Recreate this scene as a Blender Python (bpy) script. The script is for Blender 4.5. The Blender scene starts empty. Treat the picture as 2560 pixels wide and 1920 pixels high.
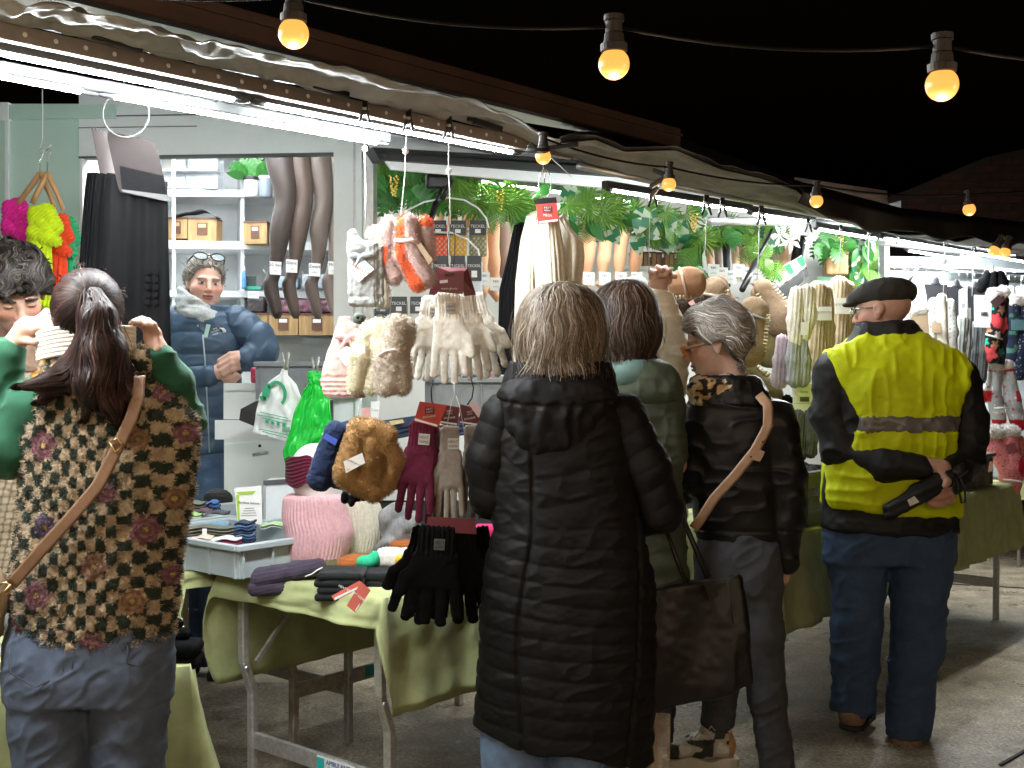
import bpy, math, random
import numpy as np
from mathutils import Vector, Matrix, Euler

# ---------------------------------------------------------------- camera, world, exposure
random.seed(7); np.random.seed(7)
SC = bpy.context.scene
COL = SC.collection
F = 3000.0                      # focal length in pixels of the 2560 px wide photograph
CAM_Z = 1.42
PITCH = math.atan(60.0 / F)
cam_d = bpy.data.cameras.new('camera'); cam = bpy.data.objects.new('camera', cam_d); COL.objects.link(cam)
cam_d.sensor_width = 36.0; cam_d.lens = F / 2560.0 * 36.0
cam_d.clip_start = 0.05; cam_d.clip_end = 500.0
cam.location = (0, 0, CAM_Z); cam.rotation_euler = (math.pi / 2 - PITCH, 0, 0)
SC.camera = cam

world = bpy.data.worlds.new('World'); SC.world = world; world.use_nodes = True
wn = world.node_tree
sky = wn.nodes.new('ShaderNodeTexSky'); sky.sky_type = 'NISHITA'; sky.sun_disc = False
sky.sun_elevation = math.radians(-4.0); sky.sun_rotation = math.radians(200.0)
bg = wn.nodes['Background']; bg.inputs['Strength'].default_value = 0.03
wn.links.new(sky.outputs[0], bg.inputs['Color'])
SC.view_settings.view_transform = 'Standard'; SC.view_settings.look = 'None'
SC.view_settings.gamma = 1.0; SC.view_settings.use_curve_mapping = False
SC.view_settings.exposure = 1.5
LED_L = 98.0          # radiance of the white tubes
BULB_W = 1.0          # watts of each festoon bulb
SC.cycles.max_bounces = 4; SC.cycles.diffuse_bounces = 3; SC.cycles.transparent_max_bounces = 12
SC.cycles.use_denoising = True; SC.cycles.use_adaptive_sampling = True; SC.cycles.adaptive_threshold = .03; SC.cycles.caustics_reflective = False; SC.cycles.caustics_refractive = False
SC.cycles.sample_clamp_indirect = 6.0

# ---------------------------------------------------------------- placing
SP, CP = math.sin(PITCH), math.cos(PITCH)
def P(px, py, d):
    """world point seen at photo pixel (px,py) at depth d (metres along world Y)"""
    x = (px - 1280.0) / F; z = -(py - 960.0) / F
    ry = CP + z * SP; rz = -SP + z * CP
    t = d / ry
    return np.array((x * t, d, CAM_Z + rz * t))
ANG = math.radians(40.2)
U = np.array((math.sin(ANG), math.cos(ANG), 0.0)); Vv = np.array((-math.cos(ANG), math.sin(ANG), 0.0))
O = np.array((-0.357, 3.35, 0.0)); UP = np.array((0, 0, 1.0))
ANG2 = math.radians(55.0)
U2 = np.array((math.sin(ANG2), math.cos(ANG2), 0.0)); V2 = np.array((-math.cos(ANG2), math.sin(ANG2), 0.0))
def S(a, b, z=0.0):
    """stall frame: a along the row of tables, b into the stall"""
    return O + a * U + b * Vv + np.array((0, 0, z))
def D(px, b):
    """depth at which pixel column px meets the stall plane b = const"""
    x = (px - 1280.0) / F
    return (b + O.dot(Vv)) / (x * Vv[0] + Vv[1])
def PB(px, py, b): return P(px, py, D(px, b))

# ---------------------------------------------------------------- objects
ORG = {}
def thing(name, label, cat, loc, group=None, kind=None):
    o = bpy.data.objects.new(name, None); COL.objects.link(o)
    o.empty_display_size = 0.05
    o.location = Vector(loc); ORG[o.name] = np.array(loc, float)
    o['label'] = label; o['category'] = cat
    if group: o['group'] = group
    if kind: o['kind'] = kind
    return o
def tag(o, label=None, cat=None, group=None, kind=None):
    if label: o['label'] = label
    if cat: o['category'] = cat
    if group: o['group'] = group
    if kind: o['kind'] = kind
    return o
def mk(name, V, Fc, mat, parent=None, smooth=False, col=None, base=None):
    """world-space vertices + faces (list or int array) -> one mesh object"""
    V = np.asarray(V, dtype=np.float64).reshape(-1, 3)
    if parent is not None: org = ORG[parent.name]
    elif base is not None: org = np.asarray(base, float)
    else: org = np.array(((V[:, 0].min() + V[:, 0].max()) / 2, (V[:, 1].min() + V[:, 1].max()) / 2, V[:, 2].min()))
    me = bpy.data.meshes.new(name)
    if isinstance(Fc, np.ndarray):
        n, k = Fc.shape
        me.vertices.add(len(V)); me.vertices.foreach_set('co', (V - org).astype(np.float32).ravel())
        me.loops.add(n * k); me.loops.foreach_set('vertex_index', Fc.astype(np.int32).ravel())
        me.polygons.add(n); me.polygons.foreach_set('loop_start', np.arange(0, n * k, k, dtype=np.int32))
        me.update(calc_edges=True); me.validate()
    else:
        me.from_pydata((V - org).tolist(), [], [list(f) for f in Fc]); me.update()
    if smooth:
        me.polygons.foreach_set('use_smooth', np.ones(len(me.polygons), dtype=bool))
    if col is not None:
        at = me.color_attributes.new('Col', 'FLOAT_COLOR', 'POINT')
        c = np.ones((len(V), 4), np.float32); c[:, :3] = col
        at.data.foreach_set('color', c.ravel())
    for m in (mat if isinstance(mat, (list, tuple)) else [mat]): me.materials.append(m)
    o = bpy.data.objects.new(name, me); COL.objects.link(o)
    if parent is not None: o.parent = parent
    else: o.location = Vector(org)
    ORG[o.name] = org
    return o
def copy_part(o, parent, mat4=None):
    c = o.copy(); COL.objects.link(c); c.parent = parent
    ORG[c.name] = ORG[parent.name]
    if mat4 is not None: c.matrix_local = mat4
    return c

class MB:
    """collects simple solids into ONE mesh"""
    def __init__(s): s.v = []; s.f = []
    def add(s, V, Fc):
        n = len(s.v); s.v += [tuple(p) for p in V]; s.f += [[i + n for i in f] for f in Fc]; return s
    def box(s, c, ax, ay, az, hx, hy, hz, bev=0.0):
        c = np.asarray(c, float); ax, ay, az = [np.asarray(q, float) for q in (ax, ay, az)]
        if bev <= 0:
            V = [c + ax * hx * i + ay * hy * j + az * hz * k for i in (-1, 1) for j in (-1, 1) for k in (-1, 1)]
            return s.add(V, [(0, 1, 3, 2), (4, 6, 7, 5), (0, 4, 5, 1), (2, 3, 7, 6), (0, 2, 6, 4), (1, 5, 7, 3)])
        V = []; idx = {}
        for i in (-1, 1):
            for j in (-1, 1):
                for k in (-1, 1):
                    for q in range(3):
                        h = [hx - bev, hy - bev, hz - bev]; h[q] += bev
                        idx[(i, j, k, q)] = len(V); V.append(c + ax * h[0] * i + ay * h[1] * j + az * h[2] * k)
        Fc = []
        for q in range(3):
            a, b = [t for t in range(3) if t != q]
            for sg in (-1, 1):
                f = []
                for (p1, p2) in ((-1, -1), (1, -1), (1, 1), (-1, 1)):
                    t = [0, 0, 0]; t[q] = sg; t[a] = p1; t[b] = p2; f.append(idx[(*t, q)])
                Fc.append(f if (sg > 0) == (q != 1) else f[::-1])
        for q in range(3):
            a, b = [t for t in range(3) if t != q]
            for s1 in (-1, 1):
                for s2 in (-1, 1):
                    f = []
                    for (k, w) in ((-1, a), (-1, b), (1, b), (1, a)):
                        t = [0, 0, 0]; t[q] = k; t[a] = s1; t[b] = s2; f.append(idx[(*t, w)])
                    Fc.append(f)
        for i in (-1, 1):
            for j in (-1, 1):
                for k in (-1, 1): Fc.append([idx[(i, j, k, q)] for q in range(3)])
        return s.add(V, Fc)
    def bar(s, p, q, w, h, up=UP, bev=0.0):
        p = np.asarray(p, float); q = np.asarray(q, float); d = q - p; L = np.linalg.norm(d); d = d / L
        r = np.cross(d, up); r /= max(np.linalg.norm(r), 1e-9); u = np.cross(r, d)
        return s.box((p + q) / 2, d, r, u, L / 2, w / 2, h / 2, bev)
    def tube(s, pts, rad, n=8, cap=True):
        pts = [np.asarray(p, float) for p in pts]; m = len(pts)
        rad = list(rad) if hasattr(rad, '__len__') else [rad] * m
        T = []
        for i in range(m):
            t = pts[min(i + 1, m - 1)] - pts[max(i - 1, 0)]; T.append(t / max(np.linalg.norm(t), 1e-9))
        ref = np.array((0, 0, 1.0)) if abs(T[0][2]) < .9 else np.array((1.0, 0, 0))
        r = np.cross(T[0], ref); r /= np.linalg.norm(r)
        V = []; Fc = []
        for i in range(m):
            r = r - T[i] * r.dot(T[i]); r /= max(np.linalg.norm(r), 1e-9); b = np.cross(T[i], r)
            for k in range(n):
                a = 2 * math.pi * k / n; V.append(pts[i] + rad[i] * (math.cos(a) * r + math.sin(a) * b))
        for i in range(m - 1):
            for k in range(n):
                k2 = (k + 1) % n; Fc.append((i * n + k, i * n + k2, (i + 1) * n + k2, (i + 1) * n + k))
        if cap: Fc.append(tuple(range(n))[::-1]); Fc.append(tuple((m - 1) * n + k for k in range(n)))
        return s.add(V, Fc)
    def lathe(s, c, prof, axis=UP, n=20):
        c = np.asarray(c, float); axis = np.asarray(axis, float); axis = axis / np.linalg.norm(axis)
        ref = np.array((1.0, 0, 0)) if abs(axis[0]) < .9 else np.array((0, 1.0, 0))
        r = np.cross(axis, ref); r /= np.linalg.norm(r); b = np.cross(axis, r)
        V = []; Fc = []
        for (R, z) in prof:
            for k in range(n):
                a = 2 * math.pi * k / n; V.append(c + axis * z + R * (math.cos(a) * r + math.sin(a) * b))
        for i in range(len(prof) - 1):
            for k in range(n):
                k2 = (k + 1) % n; Fc.append((i * n + k, i * n + k2, (i + 1) * n + k2, (i + 1) * n + k))
        return s.add(V, Fc)
    def poly(s, pts, nrm, th):
        """flat polygon with thickness"""
        nrm = np.asarray(nrm, float) * th; A = [np.asarray(p, float) for p in pts]; n = len(A)
        return s.add([p - nrm / 2 for p in A] + [p + nrm / 2 for p in A],
                     [tuple(range(n))[::-1], tuple(range(n, 2 * n))] + [(i, (i + 1) % n, n + (i + 1) % n, n + i) for i in range(n)])
    def build(s, name, mat, parent=None, smooth=False, base=None):
        return mk(name, np.array(s.v), s.f, mat, parent, smooth, base=base)
def grid(nu, nv, fn, close_u=False):
    """fn(u,v)->points for arrays u,v in [0,1]; returns V, quads"""
    u = np.linspace(0, 1, nu, endpoint=not close_u); v = np.linspace(0, 1, nv)
    uu, vv = np.meshgrid(u, v, indexing='ij')
    V = fn(uu.ravel(), vv.ravel())
    i = np.arange(nu if close_u else nu - 1); j = np.arange(nv - 1)
    I, J = np.meshgrid(i, j, indexing='ij'); I2 = (I + 1) % nu
    Q = np.stack((I * nv + J, I2 * nv + J, I2 * nv + J + 1, I * nv + J + 1), -1).reshape(-1, 4)
    return V, Q
def thick(V, Q, t):
    """give an open sheet a back side and rim"""
    N = vnormals(V, Q); n = len(V)
    V2 = np.vstack((V, V - N * t)); Q2 = Q[:, ::-1] + n
    e = {}
    for q in Q:
        for a, b in zip(q, np.roll(q, -1)):
            if (b, a) in e: del e[(b, a)]
            else: e[(a, b)] = 1
    R = np.array([(b, a, a + n, b + n) for a, b in e]).reshape(-1, 4)
    return V2, np.vstack((Q, Q2, R))
def vnormals(V, Q):
    n = np.cross(V[Q[:, 1]] - V[Q[:, 0]], V[Q[:, 2]] - V[Q[:, 0]])
    if Q.shape[1] == 4: n = n + np.cross(V[Q[:, 2]] - V[Q[:, 0]], V[Q[:, 3]] - V[Q[:, 0]])
    N = np.zeros_like(V)
    for k in range(Q.shape[1]):
        for c in range(3): N[:, c] += np.bincount(Q[:, k], n[:, c], len(V))
    return N / np.maximum(np.linalg.norm(N, axis=1, keepdims=True), 1e-12)
def unit(v): v = np.asarray(v, float); return v / np.linalg.norm(v)

# ---------------------------------------------------------------- noise and signed distance shapes
def _h(i, j, k):
    n = (i * 374761393 + j * 668265263 + k * 1274126177) & 0x7fffffff
    n = ((n ^ (n >> 13)) * 1274126177) & 0x7fffffff
    return ((n ^ (n >> 16)) & 0xffff) / 32767.5 - 1.0
def noise(Pt, sc):
    q = Pt * sc + 100.0; i = np.floor(q).astype(np.int64); f = q - i; f = f * f * (3 - 2 * f)
    r = 0
    for a in (0, 1):
        for b in (0, 1):
            for c in (0, 1):
                w = (f[:, 0] if a else 1 - f[:, 0]) * (f[:, 1] if b else 1 - f[:, 1]) * (f[:, 2] if c else 1 - f[:, 2])
                r = r + w * _h(i[:, 0] + a, i[:, 1] + b, i[:, 2] + c)
    return r
def fbm(Pt, sc, o=3):
    r = 0; a = 1.0
    for k in range(o): r = r + a * noise(Pt + 13.7 * k, sc * 2 ** k); a *= .5
    return r
def smin(a, b, k):
    h = np.maximum(k - np.abs(a - b), 0) / k
    return np.minimum(a, b) - h * h * k * .25
def smax(a, b, k): return -smin(-a, -b, k)
def cone(Pt, a, b, ra, rb):
    a = np.asarray(a, float); b = np.asarray(b, float); ba = b - a
    t = np.clip(((Pt - a) @ ba) / max(ba @ ba, 1e-12), 0, 1)
    return np.linalg.norm(Pt - a - t[:, None] * ba, axis=1) - (ra + (rb - ra) * t)
def chain(Pt, pts, k=.02):
    r = None
    for (a, ra), (b, rb) in zip(pts[:-1], pts[1:]):
        c = cone(Pt, a, b, ra, rb); r = c if r is None else smin(r, c, k)
    return r
def ell(Pt, c, r, R=None):
    p = Pt - np.asarray(c, float)
    if R is not None: p = p @ R
    r = np.asarray(r, float); k0 = np.linalg.norm(p / r, axis=1); k1 = np.linalg.norm(p / (r * r), axis=1)
    return k0 * (k0 - 1) / np.maximum(k1, 1e-6)
def rbox(Pt, c, h, rd, R=None):
    p = Pt - np.asarray(c, float)
    if R is not None: p = p @ R
    q = np.abs(p) - (np.asarray(h, float) - rd)
    return np.linalg.norm(np.maximum(q, 0), axis=1) + np.minimum(q.max(1), 0) - rd
def rings(Pt, tab, power=2.0, R=None):
    """stacked ellipses along z: rows (z, cx, cy, rx, ry)"""
    T = np.array(sorted(tab), float); z = T[:, 0]
    zz = np.linspace(z[0], z[-1], 120); W = [np.interp(zz, z, T[:, i]) for i in range(1, 5)]
    ker = np.hanning(15); ker /= ker.sum()
    W = [np.convolve(np.pad(w, 7, mode='edge'), ker, 'valid') for w in W]
    cx, cy, rx, ry = [np.interp(Pt[:, 2], zz, w) for w in W]
    ex = np.abs(Pt[:, 0] - cx) / rx; ey = np.abs(Pt[:, 1] - cy) / ry
    k = (ex ** power + ey ** power) ** (1 / power)
    d = (k - 1) * np.minimum(rx, ry)
    return np.maximum(d, np.maximum(z[0] - Pt[:, 2], Pt[:, 2] - z[-1]))
_C = [(i, j, k) for i in (0, 1) for j in (0, 1) for k in (0, 1)]
_E = [(a, b) for a in range(8) for b in range(a + 1, 8) if sum(abs(x - y) for x, y in zip(_C[a], _C[b])) == 1]
def nets(f, lo, hi, h):
    """surface nets of f = 0, evaluated only near the surface"""
    lo = np.asarray(lo, float) - 2 * h; hi = np.asarray(hi, float) + 2 * h
    c = 4; nb = np.ceil((hi - lo) / (h * c)).astype(int) + 1; n = nb * c
    ax = [lo[i] + (np.arange(nb[i]) * c + (c - 1) / 2) * h for i in range(3)]
    B = np.stack(np.meshgrid(*ax, indexing='ij'), -1).reshape(-1, 3)
    fb = f(B).reshape(nb)
    act = np.abs(fb) < c * h * 1.25
    val = np.repeat(np.repeat(np.repeat(fb, c, 0), c, 1), c, 2).astype(np.float32)
    am = np.repeat(np.repeat(np.repeat(act, c, 0), c, 1), c, 2)
    idx = np.argwhere(am)
    if len(idx) == 0: raise ValueError('empty sdf')
    val[am] = f(lo + idx * h)
    s = val < 0
    cnt = np.zeros(n - 1, np.int8)
    for (i, j, k) in _C: cnt += s[i:n[0] - 1 + i, j:n[1] - 1 + j, k:n[2] - 1 + k]
    mixed = (cnt > 0) & (cnt < 8); cells = np.argwhere(mixed)
    cid = -np.ones(n - 1, np.int64); cid[mixed] = np.arange(len(cells))
    cv = np.stack([val[cells[:, 0] + i, cells[:, 1] + j, cells[:, 2] + k] for (i, j, k) in _C], 1)
    acc = np.zeros((len(cells), 3)); m = np.zeros(len(cells)); CC = np.array(_C, float)
    for a, b in _E:
        x = (cv[:, a] < 0) != (cv[:, b] < 0); t = cv[:, a] / np.where(x, cv[:, a] - cv[:, b], 1)
        p = CC[a] + t[:, None] * (CC[b] - CC[a]); acc[x] += p[x]; m[x] += 1
    Vx = lo + (cells + acc / m[:, None]) * h
    Q = []
    for axn in range(3):
        b1, b2 = [q for q in range(3) if q != axn]
        sl0 = [slice(None)] * 3; sl1 = [slice(None)] * 3; sl0[axn] = slice(0, -1); sl1[axn] = slice(1, None)
        e = s[tuple(sl0)] != s[tuple(sl1)]; ed = np.argwhere(e)
        ok = (ed[:, b1] > 0) & (ed[:, b2] > 0) & (ed[:, b1] < n[b1] - 1) & (ed[:, b2] < n[b2] - 1); ed = ed[ok]
        def C(o1, o2):
            q = ed.copy(); q[:, b1] += o1; q[:, b2] += o2; return cid[q[:, 0], q[:, 1], q[:, 2]]
        quad = np.stack((C(-1, -1), C(0, -1), C(0, 0), C(-1, 0)), 1)
        ins = s[tuple(ed.T)]
        flip = ins if axn != 1 else ~ins
        quad = np.where(flip[:, None], quad, quad[:, ::-1]); Q.append(quad[(quad >= 0).all(1)])
    return Vx, np.vstack(Q)
def sdf(name, f, lo, hi, h, mat, parent=None, disp=None, colf=None, base=None, smooth_it=0):
    V, Q = nets(f, np.minimum(lo, hi), np.maximum(lo, hi), h)
    for _ in range(smooth_it): V = relax(V, Q)
    if disp is not None: V = V + vnormals(V, Q) * disp(V)[:, None]
    return mk(name, V, Q, mat, parent, True, col=None if colf is None else colf(V), base=base)
def relax(V, Q):
    A = np.zeros_like(V); n = np.zeros(len(V))
    for k in range(4):
        j = Q[:, (k + 1) % 4]
        for c in range(3): A[:, c] += np.bincount(Q[:, k], V[j, c], len(V))
        n += np.bincount(Q[:, k], minlength=len(V))
    return V * .4 + .6 * A / np.maximum(n, 1)[:, None]
def rot(yaw=0, pitch=0, roll=0):
    return np.array(Euler((pitch, roll, yaw), 'YXZ').to_matrix())
def strands(name, start, dirf, f, steps, step, width, mat, parent, col, lift=.002, keep=True):
    """ribbons that run over the surface f = 0 following dirf(p)"""
    p = start.copy(); path = [p.copy()]; e = 1e-3
    W = []
    for i in range(steps):
        g = np.stack([f(p + np.eye(3)[a] * e) - f(p - np.eye(3)[a] * e) for a in range(3)], 1)
        g /= np.maximum(np.linalg.norm(g, axis=1, keepdims=True), 1e-9)
        d = dirf(p, i); 
        if keep: d = d - g * (d * g).sum(1, keepdims=True)
        d /= np.maximum(np.linalg.norm(d, axis=1, keepdims=True), 1e-9)
        if i == 0: W.append(np.cross(d, g))
        p = p + d * step
        if keep:
            p = p - g * (f(p) - lift)[:, None]
        path.append(p.copy()); W.append(np.cross(d, g))
    n = len(start); m = len(path); V = np.zeros((n, m, 2, 3))
    for i in range(m):
        w = width * (1 - .75 * (i / (m - 1)) ** 2)
        V[:, i, 0] = path[i] - W[i] * w / 2; V[:, i, 1] = path[i] + W[i] * w / 2
    base = (np.arange(n) * m * 2)[:, None] + (np.arange(m - 1) * 2)[None]
    Q = np.stack((base, base + 1, base + 3, base + 2), -1).reshape(-1, 4)
    c = np.repeat(col, m * 2, axis=0)
    return mk(name, V.reshape(-1, 3), Q, mat, parent, True, col=c)
def surf_samples(V, Q, n, rng):
    a = .5 * np.linalg.norm(np.cross(V[Q[:, 2]] - V[Q[:, 0]], V[Q[:, 3]] - V[Q[:, 1]]), axis=1)
    i = rng.choice(len(Q), n, p=a / a.sum()); u = rng.random((n, 1)); v = rng.random((n, 1)); q = Q[i]
    p = (V[q[:, 0]] * (1 - u) + V[q[:, 1]] * u) * (1 - v) + (V[q[:, 3]] * (1 - u) + V[q[:, 2]] * u) * v
    N = vnormals(V, Q)[q].mean(1)
    return p, N / np.maximum(np.linalg.norm(N, axis=1, keepdims=True), 1e-9), q[:, 0]
def fur_verts(V, Q, n, L, w, rng, colv=None, droop=.4, curl=.5):
    """short bent fibres standing on a surface"""
    p, N, vi = surf_samples(V, Q, n, rng)
    r = rng.normal(size=(n, 3)); T = np.cross(N, r); T /= np.maximum(np.linalg.norm(T, axis=1, keepdims=True), 1e-9)
    l = L * rng.uniform(.6, 1.25, (n, 1)); B = np.cross(N, T)
    m = p + N * l * .6 + T * l * curl * .4; t = p + N * l * .85 + T * l * curl + np.array((0, 0, -1)) * l * droop
    X = np.stack((p - B * w / 2, p + B * w / 2, m + B * w * .4, m - B * w * .4, t + B * w * .1, t - B * w * .1), 1)
    b = (np.arange(n) * 6)[:, None]
    Qf = np.concatenate((b + np.array([[0, 1, 2, 3]]), b + np.array([[3, 2, 4, 5]])), 0)
    c = None if colv is None else np.repeat(colv[vi] * rng.uniform(.75, 1.2, (n, 1)), 6, axis=0)
    return X.reshape(-1, 3), Qf, c

# ---------------------------------------------------------------- materials
MATS = {}
def mat(name, col=(.5, .5, .5), rough=.8, var=.12, ns=25.0, bump=0.0, bs=300.0, metal=0.0, sheen=0.0, spec=.5, vcol=False,
        wave=None, alpha=1.0, trans=0.0, coat=0.0, emit=None, es=0.0, weave=0.0, aniso=None, subs=0.0, rvar=0.0, sharp=None):
    if name in MATS: return MATS[name]
    m = bpy.data.materials.new(name); m.use_nodes = True; nt = m.node_tree; N = nt.nodes; L = nt.links
    b = N['Principled BSDF']; b.inputs['Roughness'].default_value = rough; b.inputs['Metallic'].default_value = metal
    b.inputs['Specular IOR Level'].default_value = spec
    if sheen: b.inputs['Sheen Weight'].default_value = sheen; b.inputs['Sheen Roughness'].default_value = .4
    if coat: b.inputs['Coat Weight'].default_value = coat; b.inputs['Coat Roughness'].default_value = .15
    if alpha < 1: b.inputs['Alpha'].default_value = alpha
    if trans: b.inputs['Transmission Weight'].default_value = trans
    if subs: b.inputs['Subsurface Weight'].default_value = subs; b.inputs['Subsurface Radius'].default_value = (.012, .005, .003); b.inputs['Subsurface Scale'].default_value = 1.0
    tc = N.new('ShaderNodeTexCoord'); co = tc.outputs['Object']
    if aniso:
        mp = N.new('ShaderNodeMapping'); mp.inputs['Scale'].default_value = aniso; L.new(co, mp.inputs[0]); co = mp.outputs[0]
    nz = N.new('ShaderNodeTexNoise'); nz.inputs['Scale'].default_value = ns; nz.inputs['Detail'].default_value = 6.0
    nz.inputs['Roughness'].default_value = .65; L.new(co, nz.inputs['Vector'])
    mr = N.new('ShaderNodeMapRange'); mr.inputs['From Min'].default_value = .3; mr.inputs['From Max'].default_value = .7
    mr.inputs['To Min'].default_value = 1 - var; mr.inputs['To Max'].default_value = 1 + var; L.new(nz.outputs['Fac'], mr.inputs['Value'])
    mx = N.new('ShaderNodeMix'); mx.data_type = 'RGBA'; mx.blend_type = 'MULTIPLY'; mx.inputs[0].default_value = 1.0
    if vcol:
        at = N.new('ShaderNodeVertexColor'); at.layer_name = 'Col'; L.new(at.outputs['Color'], mx.inputs[6])
    else: mx.inputs[6].default_value = (*col, 1)
    L.new(mr.outputs[0], mx.inputs[7]); L.new(mx.outputs[2], b.inputs['Base Color'])
    if rvar:
        m2 = N.new('ShaderNodeMapRange'); m2.inputs['From Min'].default_value = .35; m2.inputs['From Max'].default_value = .65
        m2.inputs['To Min'].default_value = rough - rvar; m2.inputs['To Max'].default_value = rough + rvar
        L.new(nz.outputs['Fac'], m2.inputs['Value']); L.new(m2.outputs[0], b.inputs['Roughness'])
    h = None
    if bump:
        n2 = N.new('ShaderNodeTexNoise'); n2.inputs['Scale'].default_value = bs; n2.inputs['Detail'].default_value = 3.0
        L.new(co, n2.inputs['Vector']); h = n2.outputs['Fac']
    if wave:
        wv = N.new('ShaderNodeTexWave'); wv.inputs['Scale'].default_value = wave[0]; wv.bands_direction = wave[1]
        wv.inputs['Distortion'].default_value = wave[2] if len(wave) > 2 else .6; wv.inputs['Detail'].default_value = 1.0
        L.new(co, wv.inputs['Vector'])
        if h is None: h = wv.outputs['Fac']
        else:
            ad = N.new('ShaderNodeMath'); ad.operation = 'MULTIPLY_ADD'; ad.inputs[1].default_value = .5; L.new(h, ad.inputs[0]); L.new(wv.outputs['Fac'], ad.inputs[2]); h = ad.outputs[0]
    if weave:
        pr = None
        for dr in ('X', 'Z'):
            wv = N.new('ShaderNodeTexWave'); wv.inputs['Scale'].default_value = weave; wv.bands_direction = dr; wv.inputs['Distortion'].default_value = .8
            L.new(co, wv.inputs['Vector'])
            if pr is None: pr = wv.outputs['Fac']
            else:
                ad = N.new('ShaderNodeMath'); ad.operation = 'MAXIMUM'; L.new(pr, ad.inputs[0]); L.new(wv.outputs['Fac'], ad.inputs[1]); pr = ad.outputs[0]
        h = pr
    if h is not None:
        bp = N.new('ShaderNodeBump'); bp.inputs['Strength'].default_value = min(1.0, bump if bump else .5); bp.inputs['Distance'].default_value = .003
        L.new(h, bp.inputs['Height']); L.new(bp.outputs[0], b.inputs['Normal'])
    if emit: b.inputs['Emission Color'].default_value = (*emit, 1); b.inputs['Emission Strength'].default_value = es
    if emit and es < 5: m.cycles.emission_sampling = 'NONE'
    MATS[name] = m
    return m
_TX = {}
def text(name, s, c, right, up, size, m, parent, extrude=.0004):
    """lettering as a mesh, centred on c"""
    if s not in _TX:
        cu = bpy.data.curves.new('t', 'FONT'); cu.body = s; cu.align_x = 'CENTER'; cu.align_y = 'CENTER'; cu.extrude = .002; cu.resolution_u = 2
        o = bpy.data.objects.new('t', cu); COL.objects.link(o); bpy.context.view_layer.update()
        me = bpy.data.meshes.new_from_object(o.evaluated_get(bpy.context.evaluated_depsgraph_get()))
        V = np.zeros(len(me.vertices) * 3); me.vertices.foreach_get('co', V)
        _TX[s] = (V.reshape(-1, 3), [list(p.vertices) for p in me.polygons])
        bpy.data.objects.remove(o); bpy.data.curves.remove(cu); bpy.data.meshes.remove(me)
    V, Fc = _TX[s]; right = unit(right); up = unit(up); n = np.cross(right, up)
    W = np.asarray(c, float) + size * (V[:, :1] * right + V[:, 1:2] * up) + np.sign(V[:, 2:3]) * n * extrude
    return mk(name, W, Fc, m, parent)
XR = np.array((1.0, 0, 0)); YF = np.array((0, 1.0, 0))

# ================================================================ SETTING
def floor_mat():
    m = bpy.data.materials.new('concrete'); m.use_nodes = True; nt = m.node_tree; N = nt.nodes; L = nt.links; b = N['Principled BSDF']
    tc = N.new('ShaderNodeTexCoord')
    def nz(sc, det=4, ro=.6):
        n = N.new('ShaderNodeTexNoise'); n.inputs['Scale'].default_value = sc; n.inputs['Detail'].default_value = det; n.inputs['Roughness'].default_value = ro
        L.new(tc.outputs['Object'], n.inputs['Vector']); return n.outputs['Fac']
    def ramp(x, a, b_, ca, cb):
        r = N.new('ShaderNodeValToRGB'); r.color_ramp.elements[0].position = a; r.color_ramp.elements[1].position = b_
        r.color_ramp.elements[0].color = (*ca, 1); r.color_ramp.elements[1].color = (*cb, 1); L.new(x, r.inputs[0]); return r.outputs[0]
    def mul(a, c, t='MULTIPLY', f=1.0):
        x = N.new('ShaderNodeMix'); x.data_type = 'RGBA'; x.blend_type = t; x.inputs[0].default_value = f; L.new(a, x.inputs[6]); L.new(c, x.inputs[7]); return x.outputs[2]
    base = ramp(nz(1.3, 6), .35, .7, (.22, .19, .148), (.34, .298, .232))
    grit = ramp(nz(70, 4, .9), .40, .62, (.38, .35, .31), (1.75, 1.7, 1.6))
    spots = ramp(nz(5, 6, .75), .40, .60, (.58, .56, .53), (1.15, 1.13, 1.1))
    c = mul(mul(base, grit), spots)
    v = N.new('ShaderNodeTexVoronoi'); v.inputs['Scale'].default_value = 60; v.inputs['Randomness'].default_value = 1; L.new(tc.outputs['Object'], v.inputs['Vector'])
    chips = ramp(v.outputs['Distance'], .09, .14, (1, 1, 1), (0, 0, 0))
    sel = ramp(nz(22, 2), .60, .63, (0, 0, 0), (1, 1, 1))
    chip = mul(chips, sel)
    mx = N.new('ShaderNodeMix'); mx.data_type = 'RGBA'; L.new(chip, mx.inputs[0]); L.new(c, mx.inputs[6]); mx.inputs[7].default_value = (.42, .4, .36, 1)
    L.new(mx.outputs[2], b.inputs['Base Color'])
    rr = N.new('ShaderNodeMapRange'); rr.inputs['From Min'].default_value = .38; rr.inputs['From Max'].default_value = .66
    rr.inputs['To Min'].default_value = .24; rr.inputs['To Max'].default_value = .6; L.new(nz(2.2, 6, .7), rr.inputs['Value']); L.new(rr.outputs[0], b.inputs['Roughness'])
    bp = N.new('ShaderNodeBump'); bp.inputs['Strength'].default_value = .55; bp.inputs['Distance'].default_value = .004
    L.new(nz(120, 4, .8), bp.inputs['Height']); L.new(bp.outputs[0], b.inputs['Normal'])
    return m
FLOOR = floor_mat()
g = mk('ground', [(-60, -20, 0), (60, -20, 0), (60, 120, 0), (-60, 120, 0)], [(0, 1, 2, 3)], FLOOR, base=(0, 0, 0))
tag(g, kind='structure')
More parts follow.
